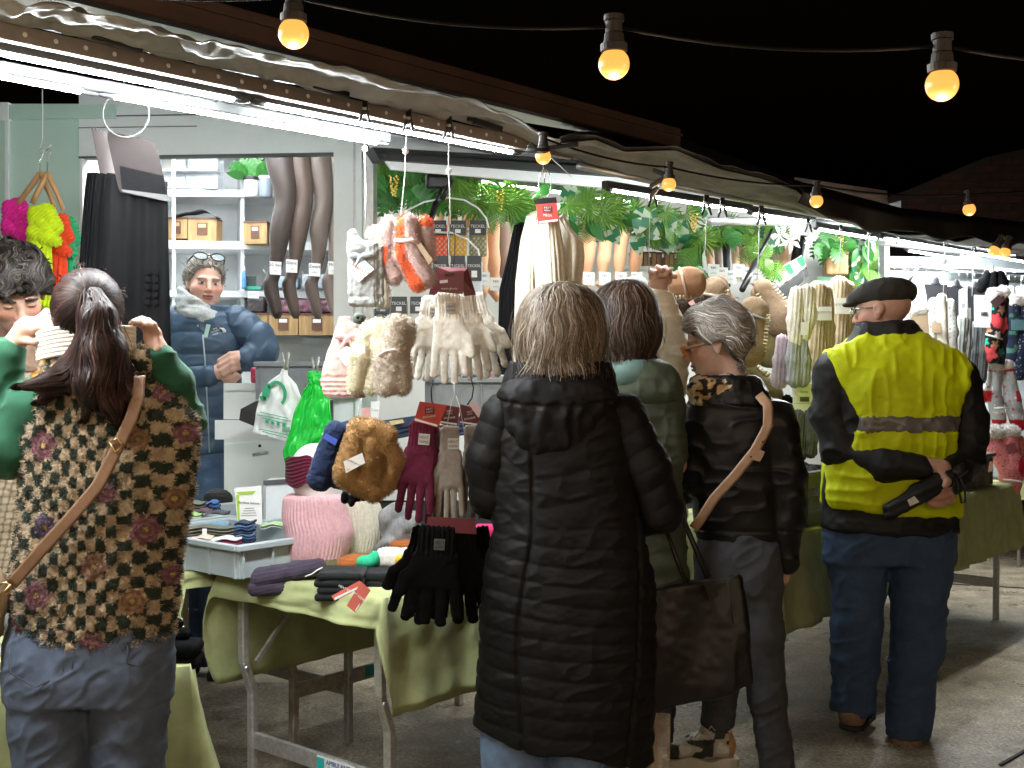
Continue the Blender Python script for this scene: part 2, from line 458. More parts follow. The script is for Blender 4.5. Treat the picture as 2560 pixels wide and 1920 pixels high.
# expansion joints cut into the slab, drawn as shallow sunk strips of dark filler
JM = mat('joint filler', (.03, .028, .025), .9)
jb = MB()
for (pa, pb) in ((P(2420, 1915, 1), P(2640, 1760, 1)),):
    def gnd(px, py):
        q = P(px, py, 1.0); t = CAM_Z / (CAM_Z - q[2]); return np.array((q[0] * t, t, 0.004))
    jb.bar(gnd(2500, 1915), gnd(2700, 1800), .012, .004); jb.bar(gnd(2280, 1455), gnd(2620, 1475), .012, .004)
tag(jb.build('floor_joint', JM, base=(0, 0, 0)), kind='structure')

WHITE = mat('white panel', (.82, .87, .87), .32, var=.04, ns=6, spec=.5)
MINT = mat('mint panel', (.55, .74, .66), .28, var=.06, ns=3)
WHITE2 = mat('white board', (.82, .84, .85), .45, var=.05, ns=8)
ALU = mat('aluminium', (.55, .57, .58), .35, var=.12, ns=40, metal=.85)
GALV = mat('galvanised steel', (.46, .45, .43), .5, var=.25, ns=60, metal=.6, bump=.15, bs=200)
CHROME = mat('chrome wire', (.6, .6, .6), .22, metal=1.0, var=.05)
BLACKP = mat('black plastic', (.012, .012, .013), .42)
BLACKM = mat('black steel', (.015, .015, .016), .38, metal=.3)
DARK = mat('dark panel', (.022, .022, .024), .55)
BROWN = mat('warm lit fascia', (.06, .033, .024), .6, var=.2, ns=8, bump=.2, bs=60)  # warm bulb light put into the base colour of a paler panel
TARP = mat('grey tarpaulin', (.20, .20, .195), .6, var=.35, ns=9, bump=.4, bs=28, rvar=.1)
TARPB = mat('black tarpaulin', (.018, .016, .016), .45, var=.3, ns=12, bump=.3, bs=40)
STRING = mat('white string', (.6, .6, .57), .9)
LEDH = mat('tube housing', (.40, .41, .42), .45, var=.06); LEDK = mat('tube casing', (.075, .078, .08), .6, var=.06, spec=.2)
SEAM = mat('seam dark', (.09, .10, .10), .6)

# ---- left trailer
def W1(px, py): return P(px, py, 5.15 - px / 938.0 * .25)
n1 = unit(np.cross(W1(938, 900) - W1(0, 900), UP)); n1 = -n1 if n1[1] > 0 else n1
tr = thing('market_trailer', 'white and mint market trailer with open side behind the seller', 'trailer', W1(450, 1735) * np.array((1, 1, 0)))
def panel(name, pts, fn, nrm, th, m, parent, off=0.0):
    return MB().poly([fn(*p) + nrm * off for p in pts], nrm, th).build(name, m, parent)
panel('side_wall', [(-500, 262), (204, 262), (204, 1700), (-500, 1700)], W1, n1, .04, MINT, tr)
panel('corner_cap', [(8, 262), (36, 262), (36, 306), (8, 306)], W1, n1, .03, WHITE, tr, .035)
panel('corner_trim', [(24, 306), (33, 306), (33, 1600), (24, 1600)], W1, n1, .012, WHITE, tr, .03)
panel('top_rail', [(36, 268), (300, 266), (300, 300), (36, 302)], W1, n1, .02, MINT, tr, .033)
panel('header', [(206, 225), (842, 225), (842, 384), (206, 394)], W1, n1, .05, WHITE, tr, .004)
panel('header_seam', [(300, 292), (842, 283), (842, 286), (300, 295)], W1, n1, .004, SEAM, tr, .031)
panel('header_seam', [(206, 322), (500, 318), (500, 320), (206, 324)], W1, n1, .004, SEAM, tr, .031)
panel('header_trim', [(206, 394), (842, 384), (842, 389), (206, 399)], W1, n1, .055, SEAM, tr, .004)
panel('post', [(843, 300), (912, 300), (912, 1500), (843, 1500)], W1, n1, .08, WHITE, tr, .01)
panel('post_edge', [(913, 380), (938, 380), (938, 1500), (913, 1500)], W1, n1, .06, ALU, tr, .0)
panel('post_edge', [(893, 300), (897, 300), (897, 1500), (893, 1500)], W1, n1, .01, ALU, tr, .052)
panel('side_jamb', [(206, 399), (214, 399), (214, 1500), (206, 1500)], W1, n1, .05, WHITE, tr, .0)
# awning flap hinged on the trailer, fascia towards the street
aw = MB(); A0, A1 = -2.4, 1.165
aw.add([S(A0, -.19, 2.15), S(A1, -.19, 2.15), S(A1, 1.9, 2.68), S(A0, 1.9, 2.68), S(A0, -.19, 2.18), S(A1, -.19, 2.18), S(A1, 1.9, 2.71), S(A0, 1.9, 2.71)],
       [(0, 1, 2, 3), (7, 6, 5, 4), (0, 4, 5, 1), (1, 5, 6, 2), (2, 6, 7, 3), (3, 7, 4, 0)])
aw.build('awning', WHITE2, tr)
f = MB(); f.box(S((A0 + A1) / 2, -.215, 2.172), U, Vv, UP, (A1 - A0) / 2, .02, .034, .004); f.build('fascia', BROWN, tr)
f = MB(); f.box(S((A0 + A1) / 2, -.239, 2.182), U, Vv, UP, (A1 - A0) / 2, .003, .004); f.build('fascia_strip', BROWN, tr)

# ---- perforated carrier rail above the tables and the second rail that follows it
rl = thing('awning_rail', 'brown perforated steel rail running above the hanging goods', 'rail', S(-.3, -.15, 0))
RB = mat('rail steel', (.20, .165, .14), .45, metal=.35, var=.15, ns=20)
f = MB(); f.box(S(-.62, -.15, 2.062), U, Vv, UP, 1.28, .012, .017, .002); f.build('rail', RB, rl)
holem = mat('rail hole', (.55, .55, .52), .5)
hb = None
for k in range(38):
    a = -1.85 + k * .0655
    c = S(a, -.1645, 2.062)
    if hb is None: hb = MB().lathe(c, [(0, .0005), (.0042, .0005), (.0052, -.001)], -Vv, 10).build('rail_hole', holem, rl)
    else:
        h2 = copy_part(hb, rl); h2.location = Vector(U * (a + 1.85))
for k, a in enumerate((-1.0, -.42, .16)):
    f = MB(); f.bar(S(a, -.19, 2.085), S(a + .11, -.20, 2.075), .016, .018, bev=.003); f.bar(S(a - .02, -.19, 2.087), S(a, -.19, 2.085), .01, .01); f.build('rail_hook', BLACKM, rl)
rl2 = thing('awning_rail', 'grey tube rail above the right table holding black clamps', 'rail', S(2.4, -.15, 0))
f = MB(); f.tube([S(.7, -.15, 2.03), S(4.9, -.15, 2.03)], .011, 10); f.build('rail_tube', ALU, rl2, True)
f = MB(); f.box(S(1.0, -.13, 2.075), U, Vv, UP, .42, .02, .014, .003); f.build('rail_bracket', RB, rl2)
for a in (.72, .86, 1.0): f = MB(); f.box(S(a, -.153, 2.076), U, Vv, UP, .028, .004, .006); f.build('rail_slot', BLACKM, rl2)
f = MB(); f.tube([P(1775, 552, 5.05), P(2030, 556, 5.6), P(2200, 560, 6.1)], .018, 10); f.build('cross_tube', ALU, rl2, True)

# ---- fluorescent style tube lights
def tube_light(p, q, label, rad=.0072, pw=1.0):
    LEDM = mat('tube diffuser %g' % pw, (.9, .9, .9), .4, emit=(.93, .98, 1.0), es=LED_L * pw)
    p = np.asarray(p, float); q = np.asarray(q, float); d = unit(q - p)
    t = thing('tube_light', label, 'tube light', (p + q) / 2 - UP * .03, 'white tube lights of the stalls')
    r = unit(np.cross(d, UP)); L = np.linalg.norm(q - p)
    aa = [math.pi * (1 + k / 10) for k in range(11)]
    MB().add([e + r * rad * 1.25 * math.cos(a) + UP * rad * 1.1 * math.sin(a) for e in (p, q) for a in aa], [(k, k + 1, k + 12, k + 11) for k in range(10)]).build('diffuser', LEDM, t, True)
    f = MB()
    f.box((p + q) / 2 + UP * .0145, d, r, UP, L / 2 + .045, rad * 2.2, .0135, .004)
    f.build('housing', LEDK, t)
    for s_, e in ((p, -1), (q, 1)):
        f = MB().tube([s_ + d * e * .001, s_ + d * e * .03, s_ + d * e * .045], [rad * 1.12, rad * 1.1, rad * .7], 14); f.build('end_cap', LEDK, t, True)
    return t
tube_light(S(-2.1, -.1, 2.032), S(-.585, -.1, 2.036), 'bright white tube light above the black leggings, front row')
tube_light(S(-.49, -.1, 2.038), S(.43, -.1, 2.046), 'bright white tube light ending beside a small round bulb')
tube_light(S(-2.0, -.02, 2.008), S(-.93, -.02, 2.008), 'white tube light at the left frame edge, rear row', pw=1.7)
tube_light(S(-.845, -.02, 2.01), S(-.05, -.02, 2.018), 'white tube light in the rear row above the seller', pw=1.7)
tube_light(P(1203, 452, 5.2), P(1578, 504, 5.9), 'white tube light under the header above green garland', pw=.7)
tube_light(PB(1530, 474, .06), PB(1862, 526, .06), 'long white tube light above the hanging slippers', pw=.8)
tube_light(PB(1882, 533, .06), PB(2022, 553, .06), 'short white tube light above the beige socks', pw=.9)
tube_light(S(2.64, -.02, 2.005), S(3.25, -.02, 2.01), 'white tube light over the cap of the man', pw=1.8)
tube_light(S(3.36, -.02, 2.02), S(4.6, -.02, 2.03), 'white tube light behind wavy black tarpaulin, far right', pw=1.8)
tube_light(P(2272, 626, 7.1), P(2395, 645, 7.7), 'white tube light inside the far trailer above the hanger rails', pw=2.4)
tube_light(P(2440, 632, 7.2), P(2640, 668, 7.9), 'rightmost white tube light in the far trailer', pw=2.4)
tube_light(np.array((-1.85, 5.24, 2.40)), np.array((-.80, 5.12, 2.40)), 'added tube light hidden behind the header inside the left trailer', pw=.85)  # unseen tube added to brighten the seller
tube_light(np.array((-2.35, 5.9, 2.62)), np.array((-1.0, 5.9, 2.62)), 'added tube light hidden above the shelf unit in the left trailer', pw=1.3)  # second unseen tube, put in to lift the trailer interior
f = MB(); f.box(S(-.8, -.055, 2.063), U, Vv, UP, 1.32, .075, .006, .002)
o = f.build('light_batten', mat('batten dark', (.03, .031, .032), .6, spec=.2)); tag(o, 'long grey batten carrying the front tube lights', 'light batten')

# ---- tarpaulin hung from the fascia, and the black one further right
up_t = [(-500, -110), (0, 5), (150, 15), (300, 45), (460, 92), (700, 140), (850, 163), (1000, 205), (1190, 252), (1290, 298), (1390, 345), (1490, 337), (1560, 366), (1690, 362), (1800, 410), (1900, 432), (1990, 462), (2020, 490), (2060, 525), (2140, 545), (2200, 563), (2250, 574), (2330, 573), (2390, 592), (2440, 580), (2490, 598), (2560, 592), (2700, 620)]
lo_t = [(-500, -50), (0, 52), (700, 203), (1290, 338), (1400, 385), (1600, 440), (1800, 482), (2000, 527), (2200, 577), (2300, 598), (2400, 612), (2560, 632), (2700, 655)]
def tarp_fn(u, v):
    px = -500 + 3150 * u
    yu = np.interp(px, *zip(*up_t)); yl = np.interp(px, *zip(*lo_t))
    A = np.array([PB(x, y, -.36) for x, y in zip(px, yu)]); B = np.array([PB(x, y, -.16) for x, y in zip(px, yl)])
    W = A * (1 - v[:, None]) + B * v[:, None]
    q = np.stack((px / 100, v * 2.2 + px / 700, px * 0), 1)
    w = .020 * fbm(q * np.array((.55, 1.6, 1)), 1.0, 4) + .007 * np.abs(noise(q * np.array((.25, 3.0, 1)) + 5, 1.0))
    W[:, 2] += w * np.sin(np.pi * np.clip(v, 0, 1)) ** .5 + .006 * noise(q * 3, 1.0)
    return W
V_, Q_ = grid(420, 22, tarp_fn); V_, Q_ = thick(V_, Q_, .0015)
tag(mk('tarpaulin', V_, Q_, TARP, None, True), 'wrinkled grey plastic tarpaulin sagging along the awning edge', 'tarpaulin')
def tarp2(u, v):
    px = 1400 + 1300 * u
    yl = np.interp(px, *zip(*up_t)) + 14; yu = np.interp(px, [1400, 1500, 1700, 2000, 2250, 2600, 2700], [345, 330, 345, 455, 520, 560, 585])
    A = np.array([PB(x, y, .1) for x, y in zip(px, yu)]); B = np.array([PB(x, y, -.40) for x, y in zip(px, yl)])
    W = A * (1 - v[:, None]) + B * v[:, None]
    q = np.stack((px / 60, v * 3, px * 0), 1); W[:, 2] += .03 * fbm(q * .5, 1.0) * (v * (1 - v) * 3) 
    return W
V_, Q_ = grid(160, 14, tarp2); V_, Q_ = thick(V_, Q_, .002)
tag(mk('tarpaulin', V_, Q_, TARPB, None, True), 'black tarpaulin roof with scalloped front edge above the right table', 'tarpaulin')
def flap(u, v):
    px = 2010 + 640 * u
    yu = np.interp(px, [2010, 2250, 2560, 2660], [478, 540, 566, 585])
    sc = 14 * np.abs(np.sin((px - 2040) / 62.0)) + 6 * np.sin(px / 23.0)
    yl = np.interp(px, [2010, 2060, 2140, 2250, 2330, 2450, 2560, 2660], [500, 535, 552, 578, 582, 600, 602, 622]) + sc
    py = yu * (1 - v) + yl * v
    W = np.array([PB(x, y, -.46) for x, y in zip(px, py)])
    return W + Vv * (.03 * np.sin(px / 31.0) * v)[:, None]
V_, Q_ = grid(150, 8, flap); V_, Q_ = thick(V_, Q_, .002)
tag(mk('tarpaulin_valance', V_, Q_, TARPB, None, True), 'dark scalloped valance hanging above the man in yellow', 'valance')

# ---- second trailer: header, posts, back wall
t2 = thing('market_trailer', 'middle market trailer with dark header above the green garland', 'trailer', P(1500, 1600, 5.6) * np.array((1, 1, 0)))
def W2(px, py): return P(px, py, 4.6 + (px - 947) / 693.0 * .48)
n2 = unit(np.cross(W2(1640, 500) - W2(947, 500), UP)); n2 = -n2 if n2[1] > 0 else n2
panel('header_beam', [(921, 373), (1587, 413), (1590, 440), (940, 404)], W2, n2, .10, DARK, t2)
panel('header_lip', [(938, 391), (1640, 436), (1640, 456), (952, 408)], W2, n2, .03, DARK, t2, .07)
panel('header_fascia', [(952, 409), (1640, 457), (1618, 484), (966, 430)], W2, n2, .02, WHITE2, t2, .055)
panel('header_edge', [(1588, 415), (1660, 420), (1660, 452), (1588, 440)], W2, n2, .09, LEDH, t2)
def B2(px, py, o=0.0):
    x = (px - 1280.0) / F; base = np.array((-.80, 6.2)); t = (x * base[1] - base[0]) / (U2[0] - x * U2[1]); return P(px, py, base[1] + U2[1] * t + o)
nb2 = -V2
WALLP = mat('back wall panel', (.70, .70, .66), .5, var=.06, ns=4)
panel('back_wall', [(880, 385), (1600, 440), (2200, 580), (2200, 1250), (880, 1250)], B2, nb2, .04, WALLP, t2)
panel('wall_post', [(2186, 590), (2216, 590), (2216, 1200), (2186, 1200)], lambda x, y: B2(x, y, -.1), nb2, .06, LEDH, t2)
t2r = MB(); t2r.add([W2(925, 372), W2(1660, 415), B2(2230, 520), B2(900, 330)], [(0, 1, 2, 3), (3, 2, 1, 0)])
V_, Q_ = np.array(t2r.v), np.array([(0, 1, 2, 3)]); V_, Q_ = thick(V_, Q_, -.02); mk('ceiling', V_, Q_, WHITE2, t2)
panel('lower_wall', [(880, 1250), (2200, 1250), (2200, 1420), (880, 1500)], lambda x, y: B2(x, y, .02), nb2, .04, DARK, t2)
# gas struts
for (a, b_, d0, d1, lab) in (((1115, 440), (1070, 565), 4.9, 4.7, 0), ((1930, 575), (1855, 725), 5.7, 5.4, 1), ((2295, 668), (2250, 740), 7.2, 7.0, 2)):
    f = thing('gas_strut', ['black gas strut under the header beside the fluffy socks', 'long black gas strut crossing behind the hanging slippers', 'black gas strut in the far trailer right of the cap'][lab], 'strut', P(*b_, d1))
    A_ = P(*a, d0); B_ = P(*b_, d1); M_ = A_ * .45 + B_ * .55
    MB().tube([M_, B_], .014 if lab < 2 else .01, 10).build('cylinder', BLACKM, f, True); MB().tube([A_, M_], .008, 8).build('rod', BLACKM, f, True)
f = thing('awning_bracket', 'rounded black bracket under the dark header', 'bracket', P(1105, 430, 4.85))
def brk(Pt): return rbox(Pt, P(1098, 452, 4.86), (.055, .018, .035), .017)
sdf('plate', brk, P(1060, 490, 4.8), P(1140, 410, 4.92), .004, BLACKP, f)
MB().tube([P(1130, 450, 4.84), P(1105, 500, 4.82)], .011).build('arm', BLACKP, f, True)
f = thing('awning_bracket', 'grey rounded bracket inside the far trailer', 'bracket', P(2290, 650, 7.3))
sdf('plate', lambda Pt: rbox(Pt, P(2292, 656, 7.3), (.05, .018, .02), .017), P(2260, 680, 7.2), P(2330, 640, 7.4), .006, mat('grey plastic', (.28, .3, .31), .5), f)

# ---- third trailer
t3 = thing('market_trailer', 'far right trailer lined with clear plastic and metal rails', 'trailer', P(2500, 1300, 8.2) * np.array((1, 1, 0)))
PLAST = mat('clear plastic sheet', (.60, .67, .70), .18, var=.12, ns=3, bump=.5, bs=7, spec=.6)
def B3(px, py, o=0.0): return P(px, py, 7.5 + (px - 2200) / 360 * 1.1 + o)
def plast_fn(u, v):
    W = np.array([B3(2200 + 560 * a, 640 + 560 * b) for a, b in zip(u, v)]); q = np.stack((u * 6 + v * 2, v * 5 - u * 3, u * 0), 1)
    W[:, 1] += .05 * fbm(q, .9, 4); return W
V_, Q_ = grid(60, 50, plast_fn); V_, Q_ = thick(V_, Q_, .002); mk('plastic_sheet', V_, Q_, PLAST, t3, True)
n3 = unit(np.cross(B3(2560, 600) - B3(2200, 600), UP)); n3 = -n3 if n3[1] > 0 else n3
panel('header', [(2205, 595), (2700, 640), (2700, 668), (2205, 612)], lambda x, y: B3(x, y, -.9), n3, .05, LEDH, t3)
panel('header_lip', [(2180, 592), (2700, 632), (2700, 640), (2180, 598)], lambda x, y: B3(x, y, -1.0), n3, .06, WHITE2, t3)
panel('ceiling_bar', [(2230, 645), (2700, 690), (2700, 705), (2230, 658)], lambda x, y: B3(x, y, -.3), n3, .05, WHITE2, t3)
panel('hinge_plate', [(2405, 632), (2445, 636), (2445, 656), (2405, 652)], lambda x, y: B3(x, y, -.75), n3, .02, GALV, t3)
panel('edge_profile', [(2205, 612), (2216, 612), (2216, 1000), (2205, 1000)], lambda x, y: B3(x, y, -.25), n3, .04, ALU, t3)
for (x0, y0, x1, y1, dd) in ((2226, 668, 2470, 676, -.5), (2226, 673, 2560, 684, -.45), (2420, 680, 2700, 700, -.3), (2430, 700, 2700, 712, -.3)):
    MB().tube([B3(x0, y0, dd), B3(x1, y1, dd)], .008, 8).build('hanger_rail', CHROME, t3, True)
HK = []
for k in range(16):
    x = 2240 + k * 20 + random.uniform(-4, 4); y = 676 + (x - 2226) * .03; p = B3(x, y, -.5)
    MB().tube([p + UP * .02 + XR * .012, p + UP * .028, p - XR * .010 + UP * .01, p - UP * .015, p - UP * .035], .0022, 5).build('rail_hook', CHROME, t3, True)

# ---- back of the row: brick gable, wooden boards, night sky lies behind
bw = thing('brick_wall', 'dark red brick gable fading into the night at right', 'wall', P(2500, 900, 12) * np.array((1, 1, 0)))
MORT = mat('mortar dark', (.06, .05, .042), .95, bump=.3, bs=80)
BRICK = mat('brick dark', (.10, .04, .03), .85, var=.35, ns=9, bump=.4, bs=90)
BRICK2 = mat('brick brown', (.08, .042, .033), .85, var=.35, ns=9, bump=.4, bs=90)
WB0 = P(2200, 900, 12.0); WBd = unit(np.array((1.0, -.12, 0))); WBn = unit(np.cross(WBd, UP))
zt = lambda s: 1.42 + (900 - np.interp(s, [0, .25, 1.0, 3], [500, 478, 400, 300])) / F * 12
MB().add([WB0 * np.array((1, 1, 0)) + WBd * s + UP * z for s, z in ((0, .0), (3, .0), (3, zt(3)), (1.0, zt(1.0)), (.25, zt(.25)), (0, zt(0)))] , [(0, 1, 2, 3, 4, 5)]).build('mortar_bed', MORT, bw)
br = {}
cnt = 0
for r in range(60):
    z = 2.52 + r * .075
    for k in range(16):
        s = .02 + k * .225 + (.1125 if r % 2 else 0)
        if z + .065 > zt(s + .1) - .02 or s > 2.2 or z > 3.6: continue
        key = random.random() < .35
        if key not in br:
            br[key] = (MB().box(WB0 * np.array((1, 1, 0)) + WBd * (s + .105) + UP * (z + .0325), WBd, WBn, UP, .105, .012, .0325, .004).build('brick', BRICK2 if key else BRICK, bw), s, z)
        else:
            o0, s0, z0 = br[key]; c = copy_part(o0, bw); c.location = Vector(WBd * (s - s0) + UP * (z - z0) - WBn * random.uniform(0, .004))
        cnt += 1
WOODD = mat('dark roof wood', (.06, .03, .016), .7, var=.4, ns=6, aniso=(1, 1, 12), bump=.3, bs=60)
f = thing('roof_boards', 'worn brown roof boards above the black tarpaulin', 'roof', P(2100, 520, 6.6))
for k, (y0, y1) in enumerate(((452, 466), (468, 483), (485, 500))):
    MB().poly([P(1985 + 12 * k, y0 - 8, 6.3), P(2215, y0 + 26, 7.0), P(2218, y1 + 28, 7.0), P(1985 + 12 * k, y1 - 6, 6.3)], (0, 1, 0), .03 + .004 * k).build('board', WOODD, f)
MB().poly([P(2205, 515, 6.98), P(2250, 502, 7.1), P(2250, 528, 7.1), P(2222, 530, 7.0)], (0, 1, 0), .04).build('end_plate', LEDH, f)

# ---- festoon lights
BULBM = mat('bulb glow', (.12, .06, .02), .35, emit=(1.0, .40, .075), es=.50)
SOCK = mat('bulb socket', (.02, .014, .012), .55)
CABLE = mat('festoon cable', (.006, .0055, .005), .8, spec=.1)
def bulb(p, label, s=1.0, power=BULB_W, tilt=0.0, group='round amber festoon bulbs'):
    p = np.asarray(p, float); ax = unit(np.array((math.sin(tilt), 0, math.cos(tilt))))
    t = thing('festoon_bulb', label, 'light bulb', p - ax * .03 * s, group)
    R = .0225 * s
    prof = [(R * math.sin(a), -R * math.cos(a)) for a in np.linspace(.02, math.pi - .55, 14)] + [(R * .5, R * .98)]
    MB().lathe(p, prof, ax, 24).build('globe', BULBM, t, True)
    pr = [(R * .62, R * .75), (R * .86, R * .78), (R * .88, R * 1.25), (R * .68, R * 1.32), (R * .62, R * 1.9), (R * .55, R * 2.0), (R * .55, R * 2.7), (R * .66, R * 2.75), (R * .66, R * 3.1), (R * .5, R * 3.15), (.0001, R * 3.16)]
    MB().lathe(p, pr, ax, 20).build('socket', SOCK, t)
    ld = bpy.data.lights.new('bulb_light', 'POINT'); ld.energy = power; ld.color = (1.0, .74, .48); ld.shadow_soft_size = .02
    lo = bpy.data.objects.new('bulb_light', ld); COL.objects.link(lo); lo.parent = t; lo.location = Vector(-ax * .02 * s)
    return p + ax * R * 2.4
tops = []
near = [(-1500, -120, 1.95), (-700, -60, 1.9), (-60, 20, 1.85), (734, 84, 1.78), (1535, 160, 1.74), (2355, 212, 1.66), (3100, 240, 1.6), (3900, 250, 1.55)]  # bulbs past the frame edges are unseen, added as warm fill
nl = ['added fill bulb beyond the left frame edge, far end', 'added fill bulb beyond the left frame edge, middle', 'added fill bulb just outside the left frame edge', 'large amber bulb at top left in front of the warm lit fascia', 'large amber bulb in the middle of the night sky', 'large amber bulb nearest the right frame edge', 'added fill bulb just outside the right frame edge', 'added fill bulb beyond the right frame edge, far end']
for (x, y, d), l in zip(near, nl): tops.append(bulb(P(x, y, d), l, 1.0))
pts = []
for a, b_ in zip(tops[:-1], tops[1:]):
    for k in range(10):
        t = k / 10; pts.append(a * (1 - t) + b_ * t - UP * .018 * 4 * t * (1 - t))
pts.append(tops[-1])
tag(MB().tube(pts, .0028, 6).build('festoon_cable', CABLE, None, True), 'thin black cable carrying the three large bulbs', 'cable')
far = [(1358, 392, 3.3, .0), (1672, 461, 3.6, 0), (2041, 503, 3.9, 0), (2423, 524, 4.1, -.1), (2485, 628, 4.6, .5), (2512, 632, 4.65, .3)]
fl = ['small amber bulb at the end of the front tube light', 'small amber bulb in front of the dark header end', 'small amber bulb below the black tarpaulin above the slippers', 'small amber bulb against the dark brick gable', 'left one of two amber bulbs close together at far right', 'right one of two amber bulbs close together at far right']
ft = [bulb(P(x, y, d), l, .95, BULB_W * .22, tl, 'small amber bulbs along the tarpaulin') for (x, y, d, tl), l in zip(far, fl)]
pts = []
for a, b_ in zip(ft[:3], ft[1:4]):
    for k in range(8): t = k / 8; pts.append(a * (1 - t) + b_ * t - UP * .015 * 4 * t * (1 - t))
pts += [ft[3], P(2700, 470, 4.3)]
pts = [P(1560, 378, 3.5)] + pts[4:] if False else pts
tag(MB().tube(pts, .003, 6).build('festoon_cable', CABLE, None, True), 'black cable of the small bulbs along the tarpaulin', 'cable')
for r, (yy, zz, row) in enumerate(((-1.3, 2.45, 'nearer'), (-3.2, 2.7, 'farther'))):  # unseen strings added to light the shoppers' backs and the floor
    tp = [bulb(np.array((-3.6 + 1.0 * k, yy + .1 * math.sin(k), zz - .03 * (k % 3))), '%s added fill bulb from the left on the %s string behind the viewer' % (('first', 'second', 'third', 'fourth', 'fifth', 'sixth', 'seventh', 'eighth', 'ninth')[k], row), 1.0, BULB_W * 5, group='added fill bulbs behind the viewer') for k in range(9)]
    tag(MB().tube(tp, .0028, 6).build('festoon_cable', CABLE, None, True), 'black cable of the %s added bulb string behind the viewer' % row, 'cable')
f = thing('spring_clamp', 'large black clamp gripping the rail beside the leftmost small bulb', 'clamp', P(1320, 380, 3.28))
MB().bar(P(1318, 378, 3.3), P(1445, 360, 3.35), .012, .012, bev=.003).build('handle', BLACKP, f)
MB().lathe(P(1345, 376, 3.3), [(.001, -.006), (.03, -.006), (.034, 0), (.03, .008), (.001, .008)], unit(UP + YF * -.25), 18).build('pad', BLACKP, f)
MB().bar(P(1322, 360, 3.29), P(1338, 378, 3.29), .016, .02, bev=.004).build('jaw', BLACKP, f)
f = thing('spring_clamp', 'black clamp gripping the dark header end', 'clamp', P(1640, 470, 3.62))
MB().bar(P(1630, 425, 3.62), P(1668, 440, 3.62), .016, .014, bev=.003).build('handle', BLACKP, f); MB().bar(P(1625, 468, 3.62), P(1672, 440, 3.62), .016, .016, bev=.003).build('jaw', BLACKP, f)
MB().bar(P(1625, 495, 3.62), P(1645, 468, 3.62), .012, .014, bev=.003).build('jaw', BLACKP, f)

